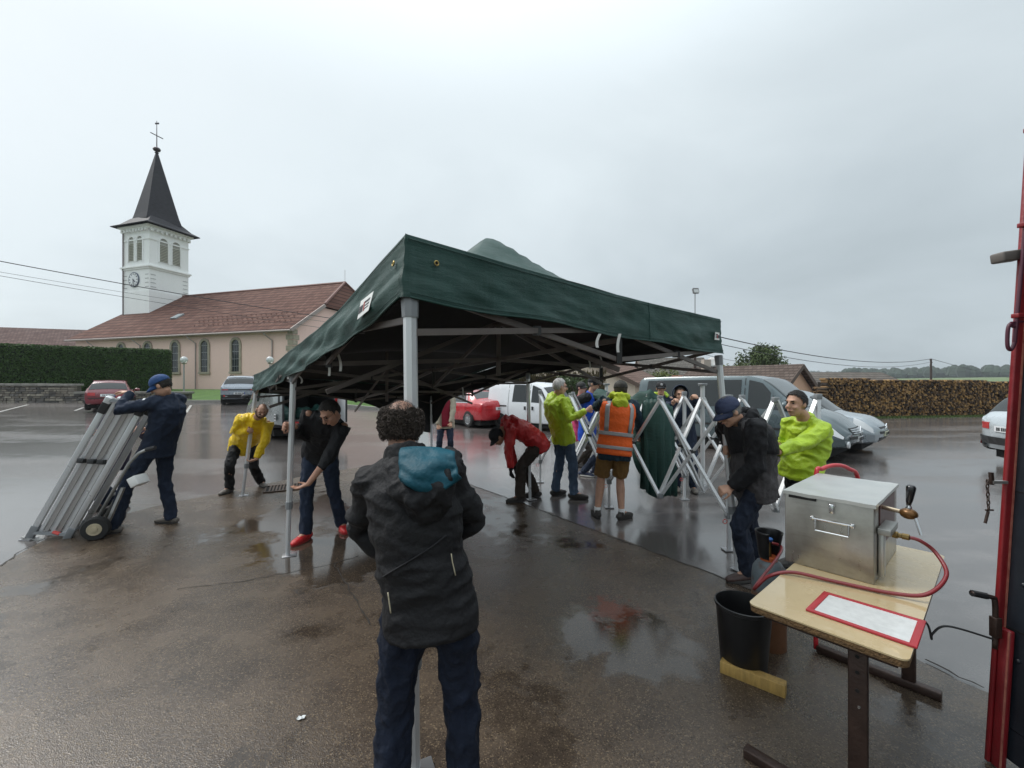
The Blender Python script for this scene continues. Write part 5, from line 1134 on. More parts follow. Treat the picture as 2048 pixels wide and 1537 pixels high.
def finish(mb, name, mat, parent, voxel, wr=0, wf=9, smooth=2, stretch=(1, 1, .55), seed=0, fn=None):
    me = bpy.data.meshes.new('tmp'); me.from_pydata([tuple(v) for v in mb.v], [], mb.f); me.update()
    bm = bmesh.new(); bm.from_mesh(me); bmesh.ops.remove_doubles(bm, verts=bm.verts, dist=1e-6); bmesh.ops.recalc_face_normals(bm, faces=bm.faces); bm.to_mesh(me); bm.free()
    o = bpy.data.objects.new('tmp', me); COL.objects.link(o)
    m = o.modifiers.new('r', 'REMESH'); m.mode = 'VOXEL'; m.voxel_size = voxel
    if smooth: m2 = o.modifiers.new('s', 'SMOOTH'); m2.factor = .5; m2.iterations = smooth
    ev = o.evaluated_get(bpy.context.evaluated_depsgraph_get()); nm = bpy.data.meshes.new_from_object(ev)
    bpy.data.objects.remove(o); bpy.data.meshes.remove(me)
    im = rootmat(parent).inverted(); sv = Vector((seed*1.7, seed*.9, seed*2.3))
    nv = [Vector(v.normal) for v in nm.vertices]
    for v, n_ in zip(nm.vertices, nv):
        p = v.co.copy()
        if fn: p = fn(p)
        if wr:
            q_ = Vector((p.x*stretch[0], p.y*stretch[1], p.z*stretch[2]))*wf+sv; a = noise.noise(q_); w2 = noise.noise(q_*2.1+sv)
            p += n_*wr*(max(-.9, 1-4.2*abs(a))*.8+.55*max(-.6, 1-4*abs(w2)))
        v.co = im @ p
    nm.polygons.foreach_set('use_smooth', [True]*len(nm.polygons)); nm.name = name
    ob = bpy.data.objects.new(name, nm); COL.objects.link(ob); ob.parent = parent; nm.materials.append(mat); return ob
def ik(a, b, l1, l2, hint):
    d = b-a; ln = d.length; t = l1+l2
    if ln > t*.995: k = ln/(t*.995); l1 *= k; l2 *= k
    d.normalize(); x = (l1*l1-l2*l2+ln*ln)/(2*ln); h = math.sqrt(max(0, l1*l1-x*x)); p = Vector(hint)-d*Vector(hint).dot(d)
    p = p.normalized() if p.length > 1e-4 else d.orthogonal().normalized(); return a+d*x+p*h
def cloth(name, c, rough=.75, var=.18, bump=.55, bs=26, spec=.3, vs=6, sheen=.0, c2=None): return pm('cloth_'+name, c, rough, 0, var=var, vscale=vs, bump=bump, bscale=bs, spec=spec, sheen=sheen)
def skinm(tone): return pm('skin_%d' % int(tone[0]*1000), tone, .5, var=.16, vscale=22, bump=.12, bscale=120, spec=.4)
def hand(mb, w, d, pn, side, s, curl, grow=0.):
    """palm and five fingers; d hand direction, pn the way the palm faces, side +1 right hand"""
    d = Vector(d).normalized(); pn = (Vector(pn)-d*Vector(pn).dot(d)).normalized(); lt = d.cross(pn)*side*-1
    loft(mb, [w-d*.02*s, w+d*.015*s, w+d*.05*s, w+d*.088*s], [(.024*s+grow, .020*s+grow), (.032*s+grow, .018*s+grow), (.042*s+grow, .016*s+grow), (.040*s+grow, .013*s+grow)], lt, 10)
    for off, ln, k0 in ((.033, .072, 0), (.011, .080, .05), (-.0115, .075, .1), (-.033, .060, .18)):
        p = w+d*.085*s+lt*off*s; v = d+lt*off*1.2; P = [p-d*.012*s]; a = 0
        for seg, bend in ((.42, .75), (.33, .95), (.25, .6)):
            a += bend*curl*(1+k0); dv = (v*math.cos(a)+pn*math.sin(a)).normalized(); P.append(P[-1]+dv*ln*seg*s*1.08)
        loft(mb, P, [.0098*s+grow, .0092*s+grow, .0085*s+grow, .007*s+grow], lt, 8)
    p = w+d*.022*s+lt*.026*s; v1 = (d*.62+lt*.72+pn*.35).normalized(); v2 = (d*.85+lt*.30+pn*(.3+.6*curl)).normalized(); v3 = (d*.85-lt*.05*curl+pn*(.25+.8*curl)).normalized()
    P = [p, p+v1*.036*s, p+v1*.036*s+v2*.034*s, p+v1*.036*s+v2*.034*s+v3*.026*s]; loft(mb, P, [.015*s+grow, .012*s+grow, .010*s+grow, .008*s+grow], pn, 8)
def person(label, hip, neck, head, look, fwd, hands, feet, tone=(.52, .30, .21), s=1.0, cf=None, jacket=None, sleeves=None, trousers=None, shoes=None, hair=None, cap=None, hood=None, vest=None, bulk=1.0, hem=.16, shorts=False, wr=.008, vox=.012, seed=1, knees=None, elbows=None, handdir=None, palm=None, curl=.9, gloves=None, cuff=(1., 1.), toe=None, headtilt=None, glasses=False, hairstyle='short', extra=None, back=.02, legw=1., sole=None, group=None, shw=.178, wf=8.5, wst=(1, 1, .55)):
    hip, neck, head, look = Vector(hip), Vector(neck), Vector(head), Vector(look).normalized(); fwd = Vector(fwd).normalized(); Z = Vector((0, 0, 1))
    if fwd.y < -.6:      # lists are written in picture order; a person facing us has the left hand on the right
        hands, feet = hands[::-1], feet[::-1]; elbows = elbows[::-1] if elbows else None; handdir = handdir[::-1] if handdir else None; palm = palm[::-1] if palm else None; toe = toe[::-1] if toe else None; cuff = cuff[::-1]; knees = knees[::-1] if knees else None
        if isinstance(curl, tuple): curl = curl[::-1]
    base = Vector((hip.x, hip.y, 0)); t = empty('person', base, label, 'person')
    up = (neck-hip).normalized(); rp = fwd.cross(Z).normalized(); cfv = Vector(cf).normalized() if cf else fwd; rc = cfv.cross(Z).normalized(); rc = (rc-up*rc.dot(up)).normalized(); fc_ = up.cross(rc)
    hl = {-1: hip-rp*.092*s, 1: hip+rp*.092*s}; sh = {-1: neck-up*.045*s-rc*shw*s, 1: neck-up*.045*s+rc*shw*s}
    if extra and 'drop' in extra: sh[-1] += Vector(extra['drop'][0]); sh[1] += Vector(extra['drop'][1])
    kn, an, td, el, wrj = {}, {}, {}, {}, {}
    for i, sd_ in enumerate((-1, 1)):
        f = Vector(feet[i]); an[sd_] = Vector((f.x, f.y, (f.z if len(feet[i]) > 2 else 0)+.085*s)); td[sd_] = Vector(toe[i]).normalized() if toe else fwd.copy()
        kh = Vector(knees[i]) if knees else fwd; kn[sd_] = ik(hl[sd_], an[sd_], .43*s, .42*s, kh)
        wrj[sd_] = Vector(hands[i]); eh = Vector(elbows[i]) if elbows else (-Z*.8-fwd*.5+rc*sd_*.5); el[sd_] = ik(sh[sd_], wrj[sd_], .295*s, .26*s, eh)
    spine = [hip-up*.06*s, hip+up*.08*s-fc_*back*.3, hip.lerp(neck, .45)-fc_*back, hip.lerp(neck, .75)-fc_*back*.9, neck-up*.07*s, neck]
    # ---------------- body, one continuous skin
    b = MB(); sk = skinm(tone); lu = look; lr = lu.cross(Z).normalized() if headtilt is None else Vector(headtilt).normalized(); lr = (lr-lu*lr.dot(lu)).normalized(); lv = lr.cross(lu); HM = Matrix((lr, lu, lv)).transposed(); c = head
    E = lambda x, y, z, rx, ry, rz: b.ell(c+(lr*x+lu*y+lv*z)*s, (rx*s, ry*s, rz*s), HM, 14, 10)
    E(0, -.012, .022, .074, .094, .096); E(0, .022, -.035, .060, .068, .086); E(0, .052, -.095, .030, .028, .022); E(0, .076, .034, .050, .018, .013)
    for x in (-1, 1): E(x*.076, -.006, -.006, .011, .022, .032); E(x*.036, .062, -.030, .024, .022, .020)
    loft(b, [c+(lu*.088+lv*.020)*s, c+(lu*.104-lv*.006)*s, c+(lu*.112-lv*.022)*s], [.010*s, .013*s, .017*s], lr, 8); E(0, .084, -.060, .027, .012, .013)
    loft(b, [neck-up*.06*s, neck.lerp(head, .35), head-lv*.06*s-lu*.012*s], [.064*s, .056*s, .055*s], lr, 12)
    loft(b, spine[:5], [(.13*s, .09*s), (.13*s, .09*s), (.135*s, .10*s), (.14*s, .10*s), (.12*s, .07*s)], rc, 14)
    hd_ = {}
    for i, sd_ in enumerate((-1, 1)):
        loft(b, [sh[sd_], sh[sd_].lerp(el[sd_], .5), el[sd_], el[sd_].lerp(wrj[sd_], .35), wrj[sd_]], [.044*s, .043*s, .036*s, .038*s, .026*s], rc, 10)
        d = Vector(handdir[i]).normalized() if handdir else (wrj[sd_]-el[sd_]).normalized(); pn = Vector(palm[i]) if palm else fwd; hd_[sd_] = (d, pn); cu2 = curl[i] if isinstance(curl, (tuple, list)) else curl
        hand(b, wrj[sd_]+d*.012*s, d, pn, sd_, s, cu2)
        loft(b, [hl[sd_], hl[sd_].lerp(kn[sd_], .5), kn[sd_], kn[sd_].lerp(an[sd_], .32), an[sd_]], [.074*s, .064*s, .050*s, .056*s, .036*s], rp, 12); loft(b, [an[sd_], an[sd_]+td[sd_]*.12*s-Z*.045*s], [.034*s, .03*s], rp, 8)
        b.tube([hip, hl[sd_]], .08*s, 8)
    body = finish(b, 'body', sk, t, .0078 if s > .5 else .01, .0, smooth=2)
    dk = pm('eye_dark', (.02, .015, .012), .2); lipm = pm('lip', (.33, .12, .10), .5)
    for x in (-1, 1): MB().ell(c+(lr*x*.031+lu*.079+lv*.010)*s, (.012*s, .008*s, .0065*s), HM, 8, 6).build('eye', dk, body)
    MB().ell(c+(lu*.0945-lv*.060)*s, (.021*s, .005*s, .004*s), HM, 10, 6).build('mouth', lipm, body)
    hm = None
    if hair is not None:
        hm = pm('hair_%d_%d' % (int(hair[0]*999), int(hair[2]*999)), hair, .75, var=.45, vscale=30, bump=.8, bscale=90, stretch=(1, 1, .3))
        for x in (-1, 1): MB().tube([c+(lr*x*.018+lu*.093+lv*.030)*s, c+(lr*x*.044+lu*.083+lv*.034)*s], .0045*s, 5).build('eyebrow', hm, body)
        rn = random.Random(seed); kept = []
        hb = MB(); N1, N2 = 40, 26
        def keep(v):
            y, z, x = v.y, v.z, abs(v.x); th = -.62 if y < -.15 else (-.62+.72*(y+.15)/.35 if y < .2 else (.10+.52*(y-.2)/.45 if y < .65 else .62))
            if hairstyle == 'bald' and z > .34+.18*x and x < .86: return False
            if hairstyle == 'reced' and y > .35 and z < .8: return False
            if x > .62 and y < .32: th = min(th, -.30)
            return z > th
        def hp(v, g): return c+HM @ Vector((v.x*(.074+g)*s, v.y*(.094+g)*s-.012*s, v.z*(.096+g)*s+.022*s))
        rr = []
        for i in range(N2+1):
            a = math.pi*i/N2
            rr.append([Vector((math.sin(a)*math.cos(2*math.pi*k/N1), math.sin(a)*math.sin(2*math.pi*k/N1), -math.cos(a))) for k in range(N1)])
        g0 = .009 if hairstyle != 'bald' else .012
        vs_ = [hp(v, g0+.004*noise.noise(v*9)) for r in rr for v in r]; fs_ = []
        for i in range(N2):
            for k in range(N1):
                cen = (rr[i][k]+rr[i][(k+1) % N1]+rr[i+1][k]+rr[i+1][(k+1) % N1])/4
                if keep(cen.normalized()): fs_.append((i*N1+k, i*N1+(k+1) % N1, (i+1)*N1+(k+1) % N1, (i+1)*N1+k)); kept.append(cen.normalized())
        hb.add(vs_, fs_); used = sorted({i for f in hb.f for i in f}); mp = {o_: n_ for n_, o_ in enumerate(used)}; hb.v = [hb.v[i] for i in used]; hb.f = [tuple(mp[i] for i in f) for f in hb.f]
        if hairstyle == 'bald':
            for _ in range(520):
                v = Vector((rn.uniform(-.75, .75), rn.uniform(-1, .6), rn.uniform(.15, 1))).normalized(); p0 = hp(v, .001); n_ = (HM @ v).normalized(); dn = (Vector((rn.gauss(0, 1), rn.gauss(0, 1), rn.gauss(0, 1)))); dn = (dn-n_*dn.dot(n_)).normalized(); sdv = n_.cross(dn)*.0012*s
                hb.add([p0-sdv, p0+sdv, p0+dn*rn.uniform(.008, .022)*s+n_*.005*s], [(0, 1, 2)])
        ns = {'bald': 2600, 'curly': 900}.get(hairstyle, 700)
        for _ in range(ns):
            v = rn.choice(kept); v = (v+Vector((rn.gauss(0, .05), rn.gauss(0, .05), rn.gauss(0, .05)))).normalized(); p0 = hp(v, g0); n_ = (HM @ v).normalized()
            if hairstyle == 'bald':          # short curls standing off the scalp
                r_ = rn.uniform(.005, .010)*s; u = n_.orthogonal().normalized(); u = Matrix.Rotation(rn.uniform(0, 6.3), 3, n_) @ u; ctr2 = p0+n_*rn.uniform(-.004, .010)*s; w2 = n_.cross(u); ph = rn.uniform(0, 6)
                P = [ctr2+(n_*math.sin(ph+a)*.8+u*math.cos(ph+a))*r_+w2*(a-2)*.0012*s for a in (0, 1.1, 2.2, 3.3, 4.4)]; hb.tube(P, [.0016*s, .0018*s, .0017*s, .0014*s, .0006*s], 3, False)
            else:
                dn = (-lu*.5-lv*.6+Vector((rn.gauss(0, .25), rn.gauss(0, .25), 0))); dn = (dn-n_*dn.dot(n_)).normalized() if dn.length > .01 else lv; l_ = rn.uniform(.012, .026)*s; sdv = n_.cross(dn)*.0025*s
                hb.add([p0-sdv, p0+sdv, p0+dn*l_+n_*.005*s], [(0, 1, 2)])
        hb.build('hair', hm, body, smooth=True)
    if glasses:
        g = MB()
        for x in (-1, 1):
            cg_ = c+(lr*x*.031+lu*.096+lv*.008)*s; g.tube([cg_+(lr*math.cos(a)*.021+lv*math.sin(a)*.016)*s for a in fr(0, 2*math.pi, 13)], .0016*s, 4); g.tube([c+(lr*x*.052+lu*.094+lv*.010)*s, c+(lr*x*.078+lu*.0+lv*.010)*s], .0015*s, 4)
        g.tube([c+(-lr*.010+lu*.098+lv*.010)*s, c+(lr*.010+lu*.098+lv*.010)*s], .0015*s, 4); g.build('glasses', pm('specs', (.03, .03, .035), .3), t)
    if cap:
        cm = cloth('cap_'+cap['n'], cap['c'], .7, cap.get('var', .15), vs=cap.get('vs', 6)); cb = MB(); rows = []; bd = -1 if cap.get('back') else 1
        for z in (-.10, .05, .25, .5, .72, .9, .98): rows.append([c+HM @ Vector((math.cos(a)*.088*s*math.sqrt(1-max(0, z)**2.2*.97), (-.010+math.sin(a)*.105*math.sqrt(1-max(0, z)**2.2*.97))*s, (.036+z*.092)*s)) for a in fr(0, 2*math.pi, 25)[:-1]])
        cb.grid(rows, close=True); cb.add(rows[-1], [tuple(range(24))]); ca = cb.build('cap', cm, t, smooth=True, solid=.003)
        br_ = []; 
        for k in fr(0, 1, 5):
            br_.append([c+HM @ Vector((math.sin(a)*.080*s*(1-.12*k), bd*((math.cos(a)*(.097+.075*k))-.010)*s, (.032-.020*k-.018*k*k+.010*math.cos(a*1.3)*k-.018*(math.sin(a)**2)*k)*s)) for a in fr(R(-78), R(78), 13)])
        MB().grid(br_).build('peak', cm, ca, smooth=True, solid=.004); MB().ell(c+lv*.128*s, (.007*s, .007*s, .004*s), HM, 8, 5).build('button', cm, ca)
        if cap.get('logo'): 
            lo = MB(); p0 = c+HM @ Vector((0, bd*.098*s, .075*s))
            for dx, h in ((-.016, .010), (0, .016), (.016, .010)): lo.ell(p0+lr*dx*s+lv*h*.3*s, (.006*s, .004*s, h*s), HM, 8, 5)
            lo.bar(p0-lr*.02*s-lv*.016*s, p0+lr*.02*s-lv*.016*s, .006*s); lo.build('cap_emblem', pm('emblem_white', (.75, .75, .75), .6), ca)
    # ---------------- clothes
    if trousers is not None:
        tm = trousers; p = MB(); loft(p, [hip-up*.07*s+Z*0, hip+up*.02*s, hip+up*.06*s], [(.145*s*bulk**.5, .108*s), (.158*s*bulk**.5, .115*s), (.145*s*bulk**.5, .105*s)], rp, 16)
        for sd_ in (-1, 1):
            if shorts: loft(p, [hl[sd_]+Z*.02, hl[sd_].lerp(kn[sd_], .45), hl[sd_].lerp(kn[sd_], .93)], [.098*s*legw, .098*s*legw, .094*s*legw], rp, 14, (1, 0))
            else: loft(p, [hl[sd_]+Z*.02, hl[sd_].lerp(kn[sd_], .4), kn[sd_], kn[sd_].lerp(an[sd_], .4), an[sd_]-Z*.02*s], [.080*s*legw, .086*s*legw, .068*s*legw, .066*s*legw, .062*s*legw], rp, 14, (1, 0))
        finish(p, 'shorts' if shorts else 'trousers', tm, t, vox, wr*.9, 11, seed=seed)
    if shoes is not None:
        for sd_ in (-1, 1):
            d = td[sd_]; q_ = d.cross(Z); a0 = Vector((an[sd_].x, an[sd_].y, an[sd_].z-.085*s)); m1 = MB()
            loft(m1, [a0-d*.060*s+Z*.045*s, a0+d*.02*s+Z*.052*s, a0+d*.10*s+Z*.042*s, a0+d*.165*s+Z*.034*s, a0+d*.195*s+Z*.03*s], [(.034*s, .036*s), (.040*s, .045*s), (.046*s, .036*s), (.043*s, .028*s), (.03*s, .02*s)], q_, 12); loft(m1, [a0+Z*.05*s, a0+Z*.105*s-d*.005*s], [(.042*s, .046*s), (.040*s, .044*s)], q_, 12, (0, 0))
            so = finish(m1, 'shoe', shoes, t, .009, .0015, 30, 1, fn=lambda v: Vector((v.x, v.y, max(v.z, .012))))
            m2 = MB(); P = []
            for a in fr(0, 2*math.pi, 21)[:-1]: P.append(a0+d*(.068+.142*math.cos(a))*s+q_*(.048+.006*math.cos(a))*math.sin(a)*s+Z*.002)
            m2.prism(P, Z*.026*s); m2.build('sole', sole or pm('sole_dark', (.03, .028, .026), .8), so, bevel=.006)
    if jacket is not None:
        k = bulk; j = MB(); hemp = hip-up*hem*s*.55-Z*hem*s*.45
        loft(j, [hemp, hip, hip.lerp(neck, .28)-fc_*back*.6, hip.lerp(neck, .55)-fc_*back, hip.lerp(neck, .8)-fc_*back*.8, neck-up*.055*s, neck-up*.005*s, neck+(head-neck)*.22], [(.186*s*k, .140*s*k), (.185*s*k, .140*s*k), (.176*s*k, .134*s*k), (.186*s*k, .140*s*k), (.192*s*k, .138*s*k), (.170*s*k, .108*s*k), (.098*s, .086*s), (.074*s, .074*s)], rc, 20, (0, 0))
        for i, sd_ in enumerate((-1, 1)):
            cf2 = cuff[i]; e2 = el[sd_].lerp(wrj[sd_], cf2*.97)
            P = [sh[sd_]-rc*sd_*.05*s, sh[sd_], sh[sd_].lerp(el[sd_], .5), el[sd_], el[sd_].lerp(wrj[sd_], .45*cf2), e2]; loft(j, P, [.078*s*k, .076*s*k, .068*s*k, .060*s*k, .054*s*k, .046*s], rc, 12, (1, 0))
        fin = finish(j, 'jacket', jacket, t, vox, wr, wf, seed=seed+.5, stretch=wst)
        if sleeves is not None:
            j = MB()
            for i, sd_ in enumerate((-1, 1)):
                e2 = el[sd_].lerp(wrj[sd_], cuff[i]*.985); P = [sh[sd_]+rc*sd_*.012*s, sh[sd_].lerp(el[sd_], .5), el[sd_], el[sd_].lerp(wrj[sd_], .45*cuff[i]), e2]; loft(j, P, [.084*s*k, .076*s*k, .067*s*k, .061*s*k, .052*s], rc, 12, (1, 0))
                finish(j, 'sleeve', sleeves, t, vox, wr, 8.5, seed=seed+.5); j = MB()
    if hood is not None:
        h = MB(); P = []
        for a in fr(R(-25), R(205), 9): P.append(neck+up*.035*s+(rc*math.cos(a)*.105-fc_*math.sin(a)*.105)*s-up*(.03 if math.sin(a) < .3 else -.012)*s)
        loft(h, P, [.030*s]+[.045*s]*7+[.030*s], up, 10); h.ell(neck-fc_*.135*s-up*.055*s, (.105*s, .05*s, .085*s), Matrix((rc, fc_, up)).transposed()); finish(h, 'hood', hood, t, vox, wr, 12, seed=seed+2)
    if gloves is not None:
        for i, sd_ in enumerate((-1, 1)):
            g = MB(); d, pn = hd_[sd_]; hand(g, wrj[sd_]+d*.012*s, d, pn, sd_, s, curl if not isinstance(curl, (tuple, list)) else curl[i], .0035); loft(g, [wrj[sd_]-d*.05*s, wrj[sd_]+d*.02*s], [.034*s, .034*s], rc, 10); finish(g, 'glove', gloves, t, .0075, 0)
    return dict(t=t, body=body, neck=neck, hip=hip, up=up, rc=rc, fc=fc_, sh=sh, el=el, wr=wrj, kn=kn, an=an, c=c, HM=HM, lr=lr, lu=lu, lv=lv, back=back, s=s, bulk=bulk)
def torso_ring(P, u, g, a0=0, a1=2*math.pi, n=28):
    """points on the jacket surface at fraction u from hip to neck; angle 0 = right, 90 deg = back"""
    U = (-.25, 0, .28, .55, .8, .92, 1.0); A = (.186, .185, .176, .186, .192, .172, .10); B = (.14, .14, .134, .14, .138, .11, .088); bk = (0, 0, .6, 1, .8, .5, 0)
    i = 0
    while i < 5 and u > U[i+1]: i += 1
    f = (u-U[i])/(U[i+1]-U[i]); L1 = lambda T: T[i]+(T[i+1]-T[i])*f
    p = P['hip'].lerp(P['neck'], u)-P['fc']*P['back']*L1(bk); a, b = L1(A)*P['s']*P['bulk']+g, L1(B)*P['s']*P['bulk']+g
    return [p+P['rc']*a*math.cos(x)-P['fc']*b*math.sin(x) for x in fr(a0, a1, n)]
def band(P, name, mat, u0, u1, g, a0=0, a1=2*math.pi, n=28, par=None):
    rows = [torso_ring(P, u, g, a0, a1, n) for u in fr(u0, u1, 6)]; return MB().grid(rows).build(name, mat, par or P['t'], smooth=True, solid=.004)
# colours of clothes
navy = cloth('navy', (.014, .022, .042), .8); navyj = cloth('navy_jeans', (.017, .026, .048), .85, .3); blackc = cloth('black', (.012, .012, .014), .7); dgrey = cloth('dark_grey', (.060, .056, .058), .8); bluej = cloth('blue_jeans', (.065, .10, .155), .85, .35, vs=4)
yel = cloth('yellow', (.85, .57, .012), .45, .12, spec=.5); lime = cloth('lime', (.40, .55, .018), .42, .22, spec=.5); neon = cloth('neon', (.38, .54, .02), .45, .2, spec=.5); redc = cloth('red', (.46, .022, .024), .45, .15, spec=.5); org = cloth('orange', (.85, .13, .018), .55, .1)
beige = cloth('beige', (.34, .30, .23), .75); maroon = cloth('maroon', (.22, .012, .03), .7); brown = cloth('brown', (.16, .085, .024), .8, .3); dbrown = cloth('dark_brown', (.038, .030, .024), .8); refl = pm('reflective_tape', (.34, .33, .33), .35, .2, var=.15, vscale=12); blue = cloth('blue', (.012, .07, .46), .5, .15); tealc = cloth('teal', (.003, .062, .092), .6, .3, bump=.5); pinkc = cloth('pink', (.55, .06, .16), .6)
leather = pm('shoe_dark', (.035, .030, .027), .55, var=.4, vscale=25, bump=.3, bscale=50); shoer = pm('shoe_red', (.55, .018, .022), .45, var=.25, vscale=20, bump=.3, bscale=60); shoeg = pm('shoe_grey', (.13, .115, .10), .7, var=.35, vscale=18, bump=.4, bscale=50); shoeb = pm('shoe_blue', (.02, .03, .07), .6, var=.3, vscale=20); sole_w = pm('sole_white', (.55, .55, .52), .6)
grey_h = (.20, .19, .18); dark_h = (.022, .018, .015); white_h = (.52, .50, .48); tan = (.50, .285, .195); pale = (.56, .33, .245)
V = Vector
# man pushing the hand truck
A = person('man in navy sweater and blue cap pushing the hand truck at left', W(318, 888, 4.98), W(334, 795, 4.92), W(322, 772, 4.86), (-.80, -.22, -.50), (-1, .05, 0), [W(262, 786, 4.75), W(298, 858, 5.2)], [W(226, 1052, 4.82).xy.to_3d(), W(343, 1040, 5.18).xy.to_3d()], tone=tan, s=1.0, jacket=navy, trousers=navyj, shoes=shoeg, hair=dark_h, cap=dict(n='blue', c=(.02, .06, .17)), elbows=[(.2, -.5, -.6), (.6, .4, -.6)], handdir=[(-.95, 0, .12), (-.9, -.1, 0)], palm=[(.1, 0, -1), (0, -.4, -1)], curl=.35, seed=1, wr=.010, hem=.14, toe=[(-.9, -.3, 0), (-1, .05, 0)], knees=[(-1, -.2, .1), (-1, 0, 0)], back=.045, bulk=1.02)
# his helper behind the frame
person('man in maroon cap half hidden behind the folded frame at left', W(228, 912, 5.75), W(246, 832, 5.72), W(252, 803, 5.62), (-.35, -.85, -.35), (-.3, -.95, 0), [W(196, 868, 5.45), W(280, 862, 5.5)], [W(214, 1024, 5.8).xy.to_3d(), W(246, 1022, 5.9).xy.to_3d()], tone=tan, s=.97, jacket=cloth('purple', (.022, .018, .045), .7), trousers=navyj, shoes=leather, hair=dark_h, cap=dict(n='maroon', c=(.19, .022, .035), logo=True), seed=2, bulk=1.08, elbows=[(-.9, 0, -.4), (.7, 0, -.6)])
# yellow jacket
person('man in bright yellow rain jacket bending to adjust the far left tent leg', W(489, 884, 6.78), W(512, 838, 6.42), W(524, 822, 6.26), (.42, -.62, -.58), (.30, -.95, 0), [W(497, 862, 6.36), W(514, 918, 6.40)], [W(459, 985, 6.65).xy.to_3d(), W(523, 976, 7.05).xy.to_3d()], tone=tan, s=.98, jacket=yel, trousers=blackc, shoes=shoeg, hair=(.09, .075, .06), glasses=True, seed=3, wr=.012, elbows=[(-.9, .2, -.4), (.9, .2, -.5)], handdir=[(.8, -.4, .1), (-.7, -.2, -.3)], palm=[(.3, -.9, 0), (-.5, .1, .7)], curl=(1.0, .5), toe=[(-.1, -1, 0), (.75, -.65, 0)], bulk=1.12, hem=.20, headtilt=(.85, .4, -.33))
# black jacket, red shoes
C = person('man in black jacket and red trainers gripping the middle left tent leg', W(641, 898, 4.72), W(654, 836, 4.36), W(661, 826, 4.20), (-.35, -.62, -.66), (-.12, -1, 0), [W(590, 853, 4.24), W(617, 968, 4.14)], [W(612, 1071, 4.62).xy.to_3d(), W(684, 1052, 4.95).xy.to_3d()], tone=(.44, .235, .16), s=1.02, jacket=blackc, trousers=navyj, shoes=shoer, hair=dark_h, seed=4, wr=.009, elbows=[(-.2, .6, -.7), (.8, .1, -.5)], handdir=[(-.75, -.5, .1), (-.85, -.1, -.35)], palm=[(-.3, -.9, 0), (-.2, -.1, .95)], curl=(1.05, .35), cuff=(.95, .45), toe=[(-.25, -1, 0), (.55, -.85, 0)], headtilt=(-.90, .15, -.35), glasses=True, bulk=1.0, hem=.13, sole=pm('sole_red', (.30, .02, .02), .6))
# foreground man from behind
D = person('man with curly balding hair in dark jacket with teal hood lining, back to the camera', W(857, 1195, 1.60), W(815, 925, 1.66), W(803, 857, 1.755), (-.10, .93, -.22), (.10, 1, 0), [W(812, 1125, 1.81), W(852, 1085, 1.82)], [(W(778, 1500, 1.58).x, 1.55, 0), (W(930, 1500, 1.60).x, 1.62, 0)], tone=(.34, .19, .135), s=.96, cf=(.12, 1, 0), jacket=cloth('charcoal', (.0085, .0085, .010), .72, .3, bump=.5, bs=34), trousers=cloth('indigo', (.006, .010, .022), .85, .5, vs=5), shoes=leather, hair=(.050, .036, .028), hairstyle='bald', seed=5, vox=.0085, wr=.010, wf=6.5, wst=(.5, .5, 1.25), shw=.152, elbows=[(-.12, .45, -1), (.2, .45, -1)], bulk=1.0, hem=.115, knees=[(-.25, 1, 0), (.25, 1, 0)], legw=1.02, curl=1.0, palm=[(.5, .6, 0), (-.5, .6, 0)])
# red jacket bending
person('man in red jacket and dark cap bent double at the far tent leg', W(1077, 886, 6.25), W(1012, 852, 6.12), W(994, 874, 6.02), (-.55, -.25, -.80), (-1, -.1, 0), [W(1022, 936, 6.0), W(1030, 934, 6.25)], [W(1040, 998, 6.12).xy.to_3d(), W(1072, 992, 6.4).xy.to_3d()], tone=tan, s=1.0, jacket=redc, trousers=dbrown, shoes=leather, hair=dark_h, hood=redc, gloves=blackc, cap=dict(n='dark', c=(.02, .02, .024)), seed=6, wr=.012, elbows=[(-.6, -.4, 0), (-.4, .5, 0)], handdir=[(-.1, 0, -1), (.1, 0, -1)], palm=[(1, 0, 0), (1, 0, 0)], curl=.6, back=.05, bulk=1.08, hem=.12, legw=1.1, toe=[(-1, -.25, 0), (-.95, -.1, 0)])
# lime jacket
G = person('white haired man in lime green rain jacket and blue jeans', W(1126, 868, 6.40), W(1113, 792, 6.30), W(1120, 774, 6.26), (.93, .28, -.12), (.92, .40, 0), [W(1156, 826, 6.75), W(1172, 822, 6.05)], [W(1110, 990, 6.5).xy.to_3d(), W(1148, 992, 6.3).xy.to_3d()], tone=pale, s=1.02, jacket=lime, trousers=bluej, shoes=leather, hair=white_h, glasses=True, seed=7, wr=.012, elbows=[(0, .3, -.9), (-.2, -.4, -.9)], curl=1.0, bulk=1.12, hem=.13, toe=[(.5, .3, 0), (.95, -.1, 0)], palm=[(0, -1, 0), (0, 1, 0)], back=.05)
# orange vest
I = person('man in orange high visibility vest and brown shorts seen from behind', W(1229, 893, 5.40), W(1237, 800, 5.46), W(1241, 781, 5.50), (.10, .98, -.05), (.05, 1, 0), [W(1221, 800, 5.85), W(1281, 872, 5.75)], [W(1195, 1024, 5.42).xy.to_3d(), W(1243, 1028, 5.34).xy.to_3d()], tone=(.47, .26, .18), s=1.0, jacket=cloth('teal_navy', (.010, .028, .045), .7), trousers=brown, shorts=True, shoes=leather, hair=(.05, .04, .03), cap=dict(n='camo', c=(.035, .033, .028), var=.75, vs=26), seed=8, wr=.008, elbows=[(-.9, .1, -.5), (1, -.1, -.2)], bulk=1.1, hem=.17, legw=1.05, curl=.9, toe=[(-.1, .9, 0), (.75, .55, 0)], hood=cloth('lime_hood', (.42, .50, .02), .5))
vm = MB(); rows = [torso_ring(I, u, .014+.004*math.sin(u*30), 0, 2*math.pi, 41) for u in fr(-.18, .93, 22)]
